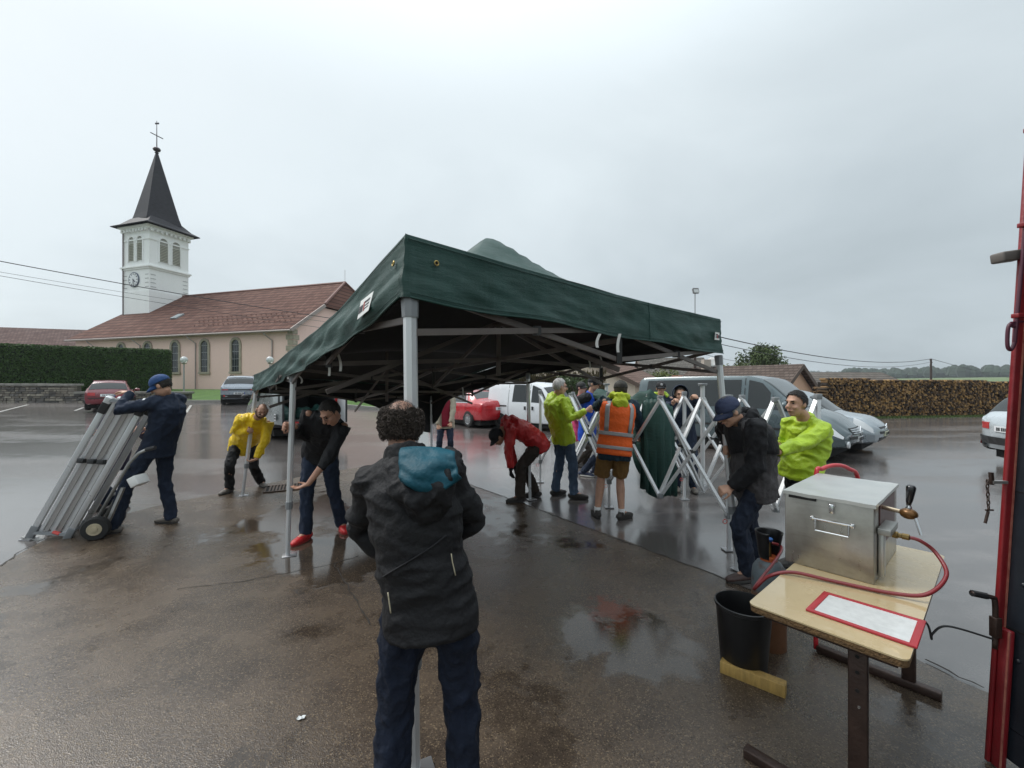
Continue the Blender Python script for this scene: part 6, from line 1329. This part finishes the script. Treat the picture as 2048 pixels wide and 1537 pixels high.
for r in rows:
    for i, p in enumerate(r): p += (p-I['hip']).normalized()*.006*noise.noise(p*11)
vest = MB().grid(rows).build('vest', org, I['t'], smooth=True, solid=.005)
for u0, u1 in ((-.06, .01), (.22, .30)): band(I, 'reflective_band', refl, u0, u1, .023, n=41, par=vest)
for a in (R(48), R(132)): band(I, 'reflective_band', refl, .30, .94, .022, a-R(8.5), a+R(8.5), 5, par=vest)
for sd_ in (-1, 1):
    for u in (0,):
        so = MB(); a0 = I['an'][sd_]; loft(so, [a0+V((0, 0, -.03)), a0+V((0, 0, .05))], [.040, .042], (1, 0, 0), 14, (0, 0)); so.build('sock', pm('sock_white', (.7, .7, .7), .9), I['t'], smooth=True)
# blue and black jacket
Hh = person('man in blue and black jacket and dark cap behind the crossed bars', W(1174, 866, 7.9), W(1181, 789, 7.85), W(1188, 768, 7.8), (.80, -.58, -.05), (.75, -.45, 0), [W(1212, 795, 7.3), W(1160, 830, 7.7)], [W(1166, 942, 7.85).xy.to_3d(), W(1190, 944, 8.0).xy.to_3d()], tone=tan, s=1.03, jacket=blue, sleeves=blackc, trousers=navyj, shoes=shoeb, sole=sole_w, hair=grey_h, cap=dict(n='black', c=(.012, .013, .016), logo=True), seed=9, elbows=[(.3, -.2, -.8), (-.6, 0, -.7)], bulk=1.1, hem=.14, toe=[(.9, -.5, 0), (.9, -.3, 0)])
person('person in pink top standing behind the man in blue and black', W(1158, 866, 8.7), W(1160, 797, 8.7), W(1163, 776, 8.65), (.7, -.7, 0), (.8, -.5, 0), [W(1180, 830, 8.5), W(1150, 835, 8.5)], [W(1150, 930, 8.7).xy.to_3d(), W(1168, 930, 8.9).xy.to_3d()], tone=pale, s=.97, jacket=pinkc, trousers=dbrown, shoes=leather, hair=dark_h, cap=dict(n='darkgrey', c=(.03, .03, .03)), seed=10)
# hooded navy man and the capped one behind the frame
J = person('person in hooded navy raincoat holding the top of the folding frame', W(1366, 878, 6.75), W(1360, 806, 6.66), W(1360, 789, 6.56), (-.25, -.95, -.15), (-.15, -1, 0), [W(1346, 808, 6.3), W(1383, 797, 6.28)], [W(1352, 966, 6.8).xy.to_3d(), W(1386, 972, 6.72).xy.to_3d()], tone=tan, s=.97, jacket=navy, trousers=navyj, shoes=shoeg, hair=dark_h, seed=11, bulk=1.15, hem=.3, elbows=[(-.8, .3, -.5), (.9, .4, -.4)], handdir=[(.2, -.6, .7), (.1, -.8, .5)], palm=[(0, -.5, -.8), (0, -.5, -.8)], curl=.9)
hd = MB(); rows = []
for i in range(9):
    a = R(-8)+i*R(108)/8; g = .124-.012*(i/8); rows.append([J['c']+J['HM'] @ V((math.cos(b_)*g*.92, (.035-.085*math.sin(a))+0*b_-(.115*math.sin(a)*abs(math.sin(b_))*.35), math.sin(b_)*g*1.12*math.cos(a*.55)+.012)) for b_ in fr(R(-62), R(242), 25)])
MB().grid(rows).build('hood', navy, J['t'], smooth=True, solid=.012)
person('man in black cap with yellow collar between hooded person and minibus', W(1324, 868, 8.0), W(1322, 794, 7.95), W(1322, 777, 7.9), (-.2, -.97, 0), (-.1, -1, 0), [W(1306, 840, 7.7), W(1340, 840, 7.7)], [W(1314, 948, 8.0).xy.to_3d(), W(1336, 948, 8.1).xy.to_3d()], tone=tan, s=1.0, jacket=navy, trousers=navyj, shoes=leather, hair=dark_h, cap=dict(n='black2', c=(.012, .012, .014), logo=True), hood=neon, seed=12)
# beige jacket behind the tent
Ee = person('man in open beige jacket over a red sweater standing under the far canopy edge', W(891, 846, 9.85), W(889, 792, 9.8), W(889, 770, 9.75), (.1, -1, 0), (.15, -1, 0), [W(876, 850, 9.6), W(902, 846, 9.55)], [W(877, 911, 9.95).xy.to_3d(), W(902, 910, 10.0).xy.to_3d()], tone=tan, s=1.0, jacket=beige, trousers=navyj, shoes=leather, hair=grey_h, seed=13, bulk=1.15, hem=.12, elbows=[(-.9, .2, -.3), (.9, .2, -.3)])
MB().grid([torso_ring(Ee, u, .012, R(238), R(292), 9) for u in fr(-.10, .98, 12)]).build('sweater', maroon, Ee['t'], smooth=True, solid=.01)
# black and grey jacket at right leg
Lm = person('man in black and grey rain jacket and blue cap leaning on the right tent leg', W(1506, 957, 3.66), W(1480, 843, 3.62), W(1457, 824, 3.58), (-.84, -.18, -.50), (-1, -.05, 0), [W(1466, 975, 3.56), W(1470, 900, 3.86)], [W(1497, 1155, 3.66).xy.to_3d(), W(1520, 1130, 3.95).xy.to_3d()], tone=(.50, .28, .20), s=1.0, jacket=dgrey, trousers=cloth('indigo2', (.014, .020, .036), .85, .4), shoes=pm('shoe_brown', (.045, .022, .018), .5, var=.3, vscale=20), hair=grey_h, cap=dict(n='denim', c=(.032, .042, .085), var=.3), seed=14, wr=.011, vox=.0095, elbows=[(.75, -.5, -.2), (.3, .7, -.5)], handdir=[(-.9, 0, -.2), (-.9, 0, 0)], palm=[(-.3, .5, -.6), (0, -1, 0)], curl=.9, back=.06, bulk=1.14, hem=.16, hood=blackc, sleeves=blackc, glasses=True, toe=[(-1, -.15, 0), (-1, 0, 0)])
yk = [torso_ring(Lm, u, .013, 0, 2*math.pi, 37) for u in fr(.50, .985, 9)]
for i, r in enumerate(yk):
    for k_, p in enumerate(r):
        if i == 0: p += Lm['up']*.04*math.sin(k_*.35)
MB().grid(yk).build('jacket_yoke', blackc, Lm['t'], smooth=True, solid=.006)
# neon jacket
Mm = person('smiling dark haired man in neon yellow jacket behind the steel cooler', W(1602, 935, 3.95), W(1612, 842, 3.90), W(1592, 808, 3.84), (-.93, -.36, -.05), (-.95, -.25, 0), [W(1556, 905, 3.55), W(1556, 890, 3.95)], [W(1590, 1120, 4.0).xy.to_3d(), W(1625, 1118, 4.1).xy.to_3d()], tone=(.50, .27, .19), s=.96, jacket=neon, trousers=blackc, shoes=leather, hair=(.014, .011, .010), seed=15, wr=.010, wst=(.6, .6, 1.2), vox=.0095, elbows=[(.6, -.5, -.9), (.5, .6, -.7)], bulk=1.10, hem=.10, wf=8, shw=.165, curl=.8, back=.05)
# --- details on the foreground man: hood with teal lining, seams, piping
nk, up_, rc_, fc2 = D['neck'], D['up'], D['rc'], D['fc']
def dp(x, b_, z): return nk+rc_*x-fc2*b_+up_*z
h = MB(); P = [dp(-.015, .03, .02), dp(.0, .10, -.02), dp(.02, .135, -.075), dp(.075, .155, -.13), dp(.13, .15, -.125), dp(.175, .12, -.08), dp(.19, .05, -.03), dp(.17, -.03, .0)]
loft(h, P, [.03, .042, .05, .05, .05, .046, .04, .03], up_, 12); h.ell(dp(.09, .13, -.135), (.105, .05, .085), Matrix((rc_, fc2, up_)).transposed())
finish(h, 'hood', MATS['cloth_charcoal'], D['t'], .008, .010, 13, seed=22)
rows = []
for j in range(17):
    w_ = j/16; row = []
    for i in range(21):
        u = i/20; x = -.015+.20*u; top_ = .055-.05*u*u; bot = -.085-.035*math.sin(math.pi*u); z = top_+(bot-top_)*w_
        x += .032; bb = .075+.115*math.sin(w_*2.2)*(.55+.45*math.sin(math.pi*min(1, u+.12)))+.012*noise.noise(V((u*5, w_*4, 1)))+.009*math.sin(w_*9+u*7)+.004*math.sin(w_*21-u*9)+.012
        row.append(dp(x+.02*w_, bb, z))
    rows.append(row)
MB().grid(rows).build('hood_lining', tealc, D['t'], smooth=True, solid=.008)
col = MB(); loft(col, [dp(-.005, 0, -.03), dp(-.005, -.008, .03), dp(-.006, -.016, .062)], [(.098, .088), (.086, .080), (.080, .076)], rc_, 24, (0, 0)); finish(col, 'collar', MATS['cloth_charcoal'], D['t'], .008, .004, 14, seed=4)
for u0, u1, a in ((.02, .16, R(118)), (.18, .33, R(38))): band(D, 'reflective_piping', pm('piping', (.45, .40, .28), .5), u0, u1, .016, a, a+R(.9), 3)
sm_ = MB(); P = torso_ring(D, .30, .012, R(40), R(125), 24); P = [p+up_*(.10*(1-i/23)-.02) for i, p in enumerate(P)]; sm_.tube(P, .0035, 5); sm_.build('jacket_seam', blackc, D['t'], smooth=True)
# ------------------------------------------------------------------ table with beer cooler
P1 = V((1.020, 1.840, 0)); e1 = V((.652, -.759, 0)).normalized(); e2 = V((.756, .655, 0)).normalized(); TL, TWd, TZ = 1.375, .514, .75
def tb(a, b, z): return P1+e1*a+e2*b+V((0, 0, z))
TM = Matrix((e1, e2, V((0, 0, 1)))).transposed()
tab = empty('table', tb(.26, .69, 0), 'wet beige laminate table on brown steel legs at lower right', 'table')
m, q = newmat('wet_laminate'); co = q.obj()
base = q.ramp(q.noise(co, 2.2, 4, .6), [(.3, (.44, .335, .18)), (.7, (.54, .425, .25))]); base = q.mix(q.rng(q.noise(co, 24, 4, .6), .56, .74, 0, .3), base, (.36, .27, .15, 1))
wv = q.noise(co, 7, 3, .6); q.set('Base Color', base); q.set('Roughness', q.rng(wv, .4, .62, .06, .32)); q.set('Coat Weight', .5); q.bump(q.noise(co, 38, 2), .10, .003)
lam = m; chip = pm('chipboard', (.20, .115, .045), .85, col2=(.09, .05, .022), vscale=40, bump=.9, bscale=90)
def rrect(a0, a1, b0, b1, r, z, n=5):
    P = []
    for ca, cb, s0 in ((a1-r, b1-r, 0), (a0+r, b1-r, 90), (a0+r, b0+r, 180), (a1-r, b0+r, 270)):
        for k in range(n+1): x = R(s0+90*k/n); P.append(tb(ca+r*math.cos(x), cb+r*math.sin(x), z))
    return P
top = MB().prism(rrect(0, TWd, 0, TL, .03, TZ-.004), V((0, 0, .006))).build('tabletop', lam, tab)
core = []; rows = [rrect(.003, TWd-.003, .003, TL-.003, .028, z, 14) for z in (TZ-.030, TZ-.018, TZ-.005)]
for r in rows:
    for p in r: p += V((noise.noise(p*60), noise.noise(p*60+V((5, 0, 0))), 0))*.003
cb = MB().grid(rows, close=True); cb.add(rows[0], [tuple(range(len(rows[0])))]); cb.build('chipboard_edge', chip, tab)
bsteel = pm('brown_steel', (.045, .026, .020), .42, .3, var=.35, vscale=14, bump=.15, bscale=60); holem = pm('hole_dark', (.004, .004, .004), .8)
for b, aleg in ((.10, .36), (TL-.12, .38)):
    L0 = MB().box(tb(aleg, b, .37), (.06, .035, .70), TM).build('leg', bsteel, tab, bevel=.006)
    MB().box(tb(TWd*.5, b, TZ-.055), (.44, .04, .045), TM).build('cross_member', bsteel, L0, bevel=.005)
    MB().box(tb(TWd*.45, b, .028), (.56, .05, .045), TM).build('foot', bsteel, L0, bevel=.008)
    for z in (.66, .60, .53): MB().lathe([(.007, 0), (.007, .002)], tb(aleg, b-.0175, z), -e2, 10).build('bolt_hole', holem, L0)
    MB().lathe([(.006, 0), (.004, .004)], tb(aleg+.005, b-.0175, .47), -e2, 8).build('bolt', chrome, L0)
MB().box(tb(.30, TL*.5, TZ-.06), (.035, TL-.25, .03), TM).build('rail', bsteel, tab)
hk = MB().tube([tb(.05, .30, TZ-.03), tb(.05, .30, TZ-.08), tb(.06, .30, TZ-.10), tb(.075, .30, TZ-.09)], .004, 6).build('bag_hook', bsteel, tab)
# cooler
steel_m, q = newmat('brushed_steel'); co = q.obj()
c1 = q.ramp(q.noise(co, 3.5, 5, .7), [(.3, (.30, .285, .255)), (.7, (.47, .455, .42))]); c1 = q.mix(q.rng(q.noise(q.map(co, (1, 1, 6)), 6, 4, .7), .55, .8, 0, .4), c1, (.24, .22, .19, 1))
q.set('Base Color', c1); q.set('Metallic', .85); q.set('Roughness', q.rng(q.noise(q.map(co, (3, 3, .6)), 12, 4), .3, .7, .26, .42)); q.bump(q.m('ADD', q.noise(co, 3.0, 2), q.m('MULTIPLY', q.noise(co, 18, 3), .15)), .25, .02)
a0, a1, b0, b1, zc, hc_ = -.042, .327, .625, 1.268, TZ+.003, .365
cool = empty('beer_cooler', tb((a0+a1)/2, (b0+b1)/2, zc), 'square stainless steel beer cooler box with tap on the table', 'cooler')
MB().box(tb((a0+a1)/2, (b0+b1)/2, zc+hc_/2), (a1-a0, b1-b0, hc_), TM).build('body', steel_m, cool, bevel=.004)
lid = MB(); n = 10; rows = []
for i in range(n+1):
    rows.append([tb(a0-.008+(a1-a0+.016)*i/n, b0-.010+(b1-b0+.018)*k/n, zc+hc_+.013-.006*math.sin(math.pi*i/n)*math.sin(math.pi*k/n)+.003*noise.noise(V((i*.5, k*.5, 0)))) for k in range(n+1)])
lid.grid(rows); 
for a, b in ((0, 0),):
    ed = [rows[0][k] for k in range(n+1)]+[rows[i][n] for i in range(1, n+1)]+[rows[n][k] for k in range(n-1, -1, -1)]+[rows[i][0] for i in range(n-1, 0, -1)]
    lid.grid([ed, [p-V((0, 0, .017)) for p in ed]], close=True)
ld = lid.build('lid', pm('lid_steel', (.56, .57, .55), .38, .7, rvar=.1, vscale=6, bump=.1, bscale=10), cool, auto=True)
MB().bar(tb(a0+.02, b0-.006, zc+hc_-.012), tb(a0+.14, b0-.006, zc+hc_-.012), .01, .012).build('shadow_gap', holem, ld)
fx = lambda a, z, o=0: tb(a, b0-.004-o, zc+z)
lt = MB().box(fx(.165, .325, .008), (.020, .014, .045), TM).build('latch', chrome, cool, bevel=.003); MB().box(fx(.165, .345, .006), (.030, .010, .012), TM).build('latch_plate', chrome, lt)
hp_ = [fx(.10, .262, .018), fx(.10, .205, .022), fx(.235, .205, .022), fx(.235, .262, .018)]
hnd = MB().tube([fx(.085, .262, .016), fx(.25, .262, .016)], .006, 8).build('handle_bar', chrome, cool); MB().tube(hp_, .005, 8).build('handle_bail', chrome, hnd)
for a in (.085, .25): MB().box(fx(a, .262, .008), (.014, .02, .02), TM).build('handle_lug', chrome, hnd, bevel=.002)
sx_ = lambda b, z, o=0: tb(a1+.002+o, b, zc+z)
darkp = pm('tap_panel', (.10, .045, .04), .4, .4, var=.4, vscale=6)
MB().box(sx_((b0+b1)/2, .25, .002), (.004, .42, .21), TM).build('side_panel', darkp, cool)
MB().box(sx_(b0+.10, .13, .012), (.022, .05, .22), TM).build('slider_rail', pm('rail_steel', (.5, .5, .48), .35, .8), cool, bevel=.003)
MB().box(sx_(b0+.14, .245, .028), (.05, .20, .03), TM).build('regulator_block', pm('block_alu', (.34, .34, .32), .45, .7), cool, bevel=.003)
brassd = pm('old_brass', (.22, .15, .06), .35, .9)
f1 = sx_(b0+.16, .215, .04); 
MB().lathe([(.012, 0), (.017, .002), (.017, .022), (.012, .024), (.012, .036), (.015, .038), (.015, .062), (.010, .066)], f1, e1, 8).build('hose_fitting', brassd, cool)
tp = sx_(b0+.18, .335, 0); tapm = pm('tap_brown', (.13, .062, .018), .3, .5, var=.3, vscale=20); tdir = (e1*.9-e2*.43).normalized()
tap = MB().tube([tp, tp+tdir*.085], .010, 10).build('tap', pm('tap_shank', (.55, .45, .32), .3, .8), cool); bc = tp+tdir*.115
MB().ell(bc, (.036, .030, .026), Matrix((tdir, tdir.cross(V((0, 0, 1))), V((0, 0, 1)))).transposed(), 16, 10).build('tap_body', tapm, tap, smooth=True)
MB().lathe([(.012, 0), (.012, .012), (.009, .02), (.009, .03)], bc+V((0, 0, .018)), (0, 0, 1), 12).build('tap_collar', chrome, tap); MB().lathe([(.009, 0), (.013, .02), (.017, .06), (.019, .085), (.014, .094), (.0, .096)], bc+V((0, 0, .042)), (tdir.x*.12, tdir.y*.12, 1), 14).build('tap_handle', pm('gloss_black', (.008, .008, .010), .2, coat=.4), tap, smooth=True)
MB().tube([bc+tdir*.026-V((0, 0, .012)), bc+tdir*.05-V((0, 0, .085))], .006, 8).build('spout', chrome, tap)
# hose from cooler to cylinder
hose_m = pm('hose_red', (.20, .018, .022), .32, coat=.3, var=.15, vscale=10)
cyl = V((1.668, 2.76, 0))
def smooth_path(P, n=8):
    o = []
    for i in range(len(P)-1):
        p0, p1, p2, p3 = P[max(0, i-1)], P[i], P[i+1], P[min(len(P)-1, i+2)]
        for k in range(n): t = k/n; o.append(.5*((2*p1)+(p2-p0)*t+(2*p0-5*p1+4*p2-p3)*t*t+(3*p1-p0-3*p2+p3)*t**3))
    return o+[P[-1]]
hp2 = [f1+e1*.06, f1+e1*.10+V((0, 0, -.005)), tb(.52, .80, zc+.165), tb(.56, .72, zc+.10), tb(.51, .60, zc+.035), tb(.40, .55, TZ+.016), tb(.20, .50, TZ+.014), tb(.04, .45, TZ+.018), tb(-.05, .40, TZ-.02), tb(-.13, .45, TZ-.12), cyl+V((.02, -.10, .66)), cyl+V((.0, -.03, .68))]
tag(MB().tube(smooth_path(hp2), .0085, 10).build('gas_hose', hose_m, smooth=True), 'dark red hose looping from the cooler across the table to the gas cylinder', 'hose')
lp = [V((1.93, 2.70, .02)), V((1.93, 2.70, .6)), W(1632, 955, 2.72), W(1645, 938, 2.74), W(1672, 931, 2.78), W(1698, 938, 2.82), W(1716, 960, 2.86), V((2.36, 2.9, .7)), V((2.38, 2.92, .02))]
tag(MB().tube(smooth_path(lp), .0135, 10).build('hose_loop', pm('hose_bright', (.50, .02, .03), .3, coat=.4), smooth=True), 'bright red hose loop arching up behind the steel cooler', 'hose')
# serving tray / mat
def tray():
    C_ = [V((1.415, 1.928, 0)), V((1.642, 1.684, 0)), V((1.445, 1.515, 0)), V((1.226, 1.775, 0))]; Z = V((0, 0, TZ+.004)); t = empty('bar_mat', sum(C_, V())/4+Z, 'white bar mat with red rim lying on the table', 'bar mat'); cen = sum(C_, V())/4
    inn = [cen+(p-cen)*.86 for p in C_]; o_ = MB()
    MB().prism([cen+(p-cen)*.90+Z for p in C_], V((0, 0, .004))).build('mat', pm('mat_white', (.60, .61, .60), .3, var=.12, vscale=30, coat=.4), t)
    A_2 = [p+Z for p in C_]; B2 = [p+Z+V((0, 0, .008)) for p in C_]; C2 = [p+Z+V((0, 0, .008)) for p in inn]; D2 = [p+Z for p in inn]; MB().grid([A_2, B2, C2, D2], close=True).build('rim', pm('rim_red', (.36, .022, .03), .4), t, bevel=.002)
tray()
# bucket
bk = V((1.383, 2.54, 0)); t = empty('bucket', bk, 'black plastic bucket standing under the corner of the table', 'bucket')
MB().lathe([(.118, 0), (.122, .005), (.150, .37), (.158, .375), (.158, .392), (.150, .394), (.145, .37), (.116, .02)], bk, n=32).build('shell', pm('bucket_black', (.010, .010, .011), .38, bump=.06, bscale=20), t, auto=True)
MB().lathe([(.116, .018), (.116, .02)], bk, n=24).build('bucket_floor', holem, t)
# gas cylinder
t = empty('gas_cylinder', cyl, 'grey gas cylinder with black collar guard behind the bucket', 'gas cylinder')
cm_, q = newmat('cylinder_paint'); co = q.obj(); sx2 = q.n('ShaderNodeSeparateXYZ', {0: co}).outputs[2]
cc2 = q.mix(q.rng(q.m('ADD', sx2, q.m('MULTIPLY', q.noise(co, 14, 4), .12)), .40, .44, 1, 0), (.10, .125, .14, 1), (.17, .075, .035, 1)); cc2 = q.mix(q.rng(q.noise(co, 22, 5, .7), .55, .68, 0, .7), cc2, (.09, .04, .02, 1))
q.set('Base Color', cc2); q.set('Roughness', .5)
MB().lathe([(.095, 0), (.10, .01), (.10, .46), (.092, .51), (.07, .545), (.045, .56), (.045, .575), (.0, .575)], cyl, n=28).build('bottle', cm_, t, auto=True)
MB().lathe([(.046, .555), (.05, .56), (.05, .58), (.046, .585)], cyl, n=20).build('neck_ring', pm('ring_orange', (.42, .09, .02), .5), t)
g = MB(); rows = []
for z, r in ((.575, .052), (.60, .058), (.68, .066), (.735, .075), (.745, .078)):
    rows.append([cyl+V((r*math.cos(a), r*math.sin(a), z)) for a in fr(R(-60), R(240), 26)])
g.grid(rows); g.build('collar_guard', pm('guard_black', (.010, .010, .011), .3), t, smooth=True, solid=.007)
MB().tube([cyl+V((0, 0, .57)), cyl+V((0, 0, .67))], .016, 10).build('valve', brassd, t); MB().lathe([(.022, 0), (.024, .012), (.015, .018)], cyl+V((0, 0, .685)), n=12).build('valve_knob', pm('knob_blue', (.02, .13, .42), .4), t)
# timber offcut
a, b = V((1.24, 2.52, .037)), V((1.49, 2.31, .037)); tag(MB().bar(a, b, .062, .07).build('timber_offcut', pm('fresh_timber', (.40, .255, .075), .6, var=.3, vscale=9, bump=.3, bscale=40, stretch=(6, 6, 1)), bevel=.004), 'yellow timber offcut lying in front of the black bucket', 'timber')
# paper scrap
t = empty('paper_scrap', Gp(600, 1441), 'crumpled white paper scrap on the wet concrete at lower left', 'litter'); c_ = Gp(600, 1441)
for k, (dx, dy, sc_) in enumerate(((0, 0, 1), (.014, .006, .8))):
    mb = MB(); 
    rows = [[c_+V((dx+(i-2)*.006*sc_, dy+(j-2)*.006*sc_, .012+.006*noise.noise(V((i*1.3, j*1.7, k*5)))+.004*abs(i-2)*.4)) for i in range(5)] for j in range(5)]; mb.grid(rows).build('paper', pm('paper_white', (.68, .70, .70), .7), t, solid=.001)
# ------------------------------------------------------------------ red trailer at right edge
redt = pm('trailer_red', (.20, .010, .014), .42, var=.3, vscale=5, bump=.2, bscale=30, coat=.2); wornt = pm('trailer_worn', (.42, .16, .11), .7, col2=(.24, .05, .04), vscale=26); blk = pm('trailer_panel', (.012, .016, .022), .40, var=.35, vscale=3, bump=.25, bscale=14); purp = pm('rod_paint', (.075, .014, .03), .45)
def tx_(z): return 2.165+.066*(z-.62)              # lean of the post
D0 = 1.90
trl = empty('trailer', (2.3, 1.5, 0), 'red steel framed trailer with black side panel at the right edge', 'trailer')
def lean_box(mb, x0, x1, y0, y1, z0, z1):
    P = []
    for z in (z0, z1):
        P += [V((tx_(z)+x0, y0, z)), V((tx_(z)+x1, y0, z)), V((tx_(z)+x1, y1, z)), V((tx_(z)+x0, y1, z))]
    return mb.add(P, [(3, 2, 1, 0), (4, 5, 6, 7), (0, 1, 5, 4), (1, 2, 6, 5), (2, 3, 7, 6), (3, 0, 4, 7)])
post = lean_box(MB(), 0, .036, D0-.004, D0+.016, .01, 3.3).build('corner_post', redt, trl, bevel=.006)
lean_box(MB(), .028, .035, D0-.0075, D0-.0035, .18, 3.3).build('worn_edge', wornt, post)
lean_box(MB(), .004, .030, D0-.050, D0-.006, .01, .62).build('lower_bracket', redt, trl, bevel=.008)
lean_box(MB(), .001, .0038, D0-.051, D0-.044, .02, .615).build('worn_edge', wornt, trl)
lean_box(MB(), .0365, .10, .25, D0+.02, .20, 3.3).build('side_panel', blk, trl)
for z in (.62, 1.22, 2.1, 2.7): lean_box(MB(), .034, .0363, .25, D0-.01, z, z+.006).build('panel_seam', holem, trl)
for k in range(7):
    z = .5+k*.33; MB().lathe([(.009, 0), (.009, .004), (.005, .007)], V((tx_(z)+.0365, D0-.06, z)), (-1, 0, 0), 10).build('rivet', blk, trl)
lean_box(MB(), .04, .11, .25, D0, .06, .195).build('bottom_rail', blk, trl)
rod = [V((tx_(2.85)-.012, D0-.03, 2.85)), V((tx_(2.2)-.028, D0-.03, 2.2)), V((tx_(1.90)-.035, D0-.03, 1.92)), V((tx_(1.85)-.036, D0-.03, 1.88)), V((tx_(1.85)-.052, D0-.03, 1.85)), V((tx_(1.85)-.066, D0-.03, 1.87)), V((tx_(1.85)-.064, D0-.03, 1.94)), V((tx_(1.85)-.052, D0-.03, 1.965)), V((tx_(1.85)-.038, D0-.03, 1.95))]
rd = MB().tube(smooth_path(rod, 5), .007, 8).build('lock_rod', purp, trl, smooth=True)
for z in (2.82, 2.40, 2.0): MB().box((tx_(z)-.018, D0-.03, z), (.055, .03, .02)).build('rod_bracket', redt, rd, bevel=.003)
MB().tube([(tx_(1.97)-.06, D0-.03, 1.97), (tx_(1.97)+.0, D0-.03, 1.975)], .005, 6).build('rod_pin', purp, rd)
MB().box((tx_(2.27)-.035, D0+.02, 2.275), (.10, .06, .045), Matrix.Rotation(R(-8), 3, 'Y')).build('marker_lamp', pm('lamp_grey', (.13, .115, .105), .6), trl, bevel=.008)
MB().bar((tx_(1.26)-.065, D0, 1.262), (tx_(1.26)+.0, D0, 1.262), .02, .012).build('hook_plate', pm('hook_grey', (.30, .29, .28), .4, .6), trl); MB().bar((tx_(1.26)-.062, D0, 1.25), (tx_(1.26)-.066, D0, 1.305), .012).build('hook_upright', bsteel, trl)
ch = MB(); zz = 1.275
chn = empty('chain', (tx_(1.2)-.085, D0, 1.1), 'short rusty chain with pin hanging from the trailer hook', 'chain')
for k in range(7):
    c_ = V((tx_(1.26)-.083+.001*k, D0, 1.262-k*.0185)); u = V((1, 0, 0)) if k % 2 else V((.35, .93, 0)); MB().tube([c_+u*math.cos(a)*.006+V((0, 0, 1))*math.sin(a)*.0125 for a in fr(0, 2*math.pi, 11)], .0024, 5).build('link', bsteel, chn, smooth=True)
c_ = V((tx_(1.26)-.078, D0, 1.262-7*.0185)); MB().tube([c_+V((.022, 0, .004)), c_-V((.012, 0, -.004))], .004, 6).build('pin_head', bsteel, chn); MB().tube([c_, c_+V((-.014, 0, -.055))], .0055, 8).build('pin', bsteel, chn)
jk = [V((tx_(.7)-.135, D0-.02, .775)), V((tx_(.7)-.05, D0-.02, .757)), V((tx_(.7)-.035, D0-.02, .742)), V((tx_(.7)-.032, D0-.02, .66)), V((tx_(.7)-.034, D0-.02, .53))]
j0 = MB().tube(smooth_path(jk, 4), .010, 8).build('jack_handle', bsteel, trl, smooth=True); MB().tube([jk[0], jk[0].lerp(jk[1], .75)], .014, 8).build('grip', blackp, j0); MB().box((tx_(.65)-.028, D0-.02, .625), (.03, .03, .09)).build('jack_clamp', bsteel, j0, bevel=.004)
cb_ = [V((tx_(.6)-.03, D0-.02, .57)), V((1.98, 1.93, .60)), V((1.93, 1.95, .555)), V((1.925, 1.95, .53)), V((1.91, 1.96, .60)), V((1.85, 2.0, .64)), V((1.78, 2.02, .66))]
tag(MB().tube(smooth_path(cb_), .0045, 6).build('electric_cable', blackp, smooth=True), 'thin black cable looping between the table and the trailer jack handle', 'cable')
# ------------------------------------------------------------------ air
hz = MB().box((0, 1900, 16), (7600, 4000, 50)); hzo = hz.build('haze', None); tag(hzo, kind='stuff')
hm_ = bpy.data.materials.new('haze_air'); hm_.use_nodes = True; ht = hm_.node_tree; ht.nodes.remove(ht.nodes['Principled BSDF']); pv = ht.nodes.new('ShaderNodeVolumePrincipled'); pv.inputs['Color'].default_value = (.86, .92, .97, 1); pv.inputs['Density'].default_value = .00035; pv.inputs['Anisotropy'].default_value = .2
ht.links.new(pv.outputs[0], ht.nodes['Material Output'].inputs['Volume']); hzo.data.materials.append(hm_)
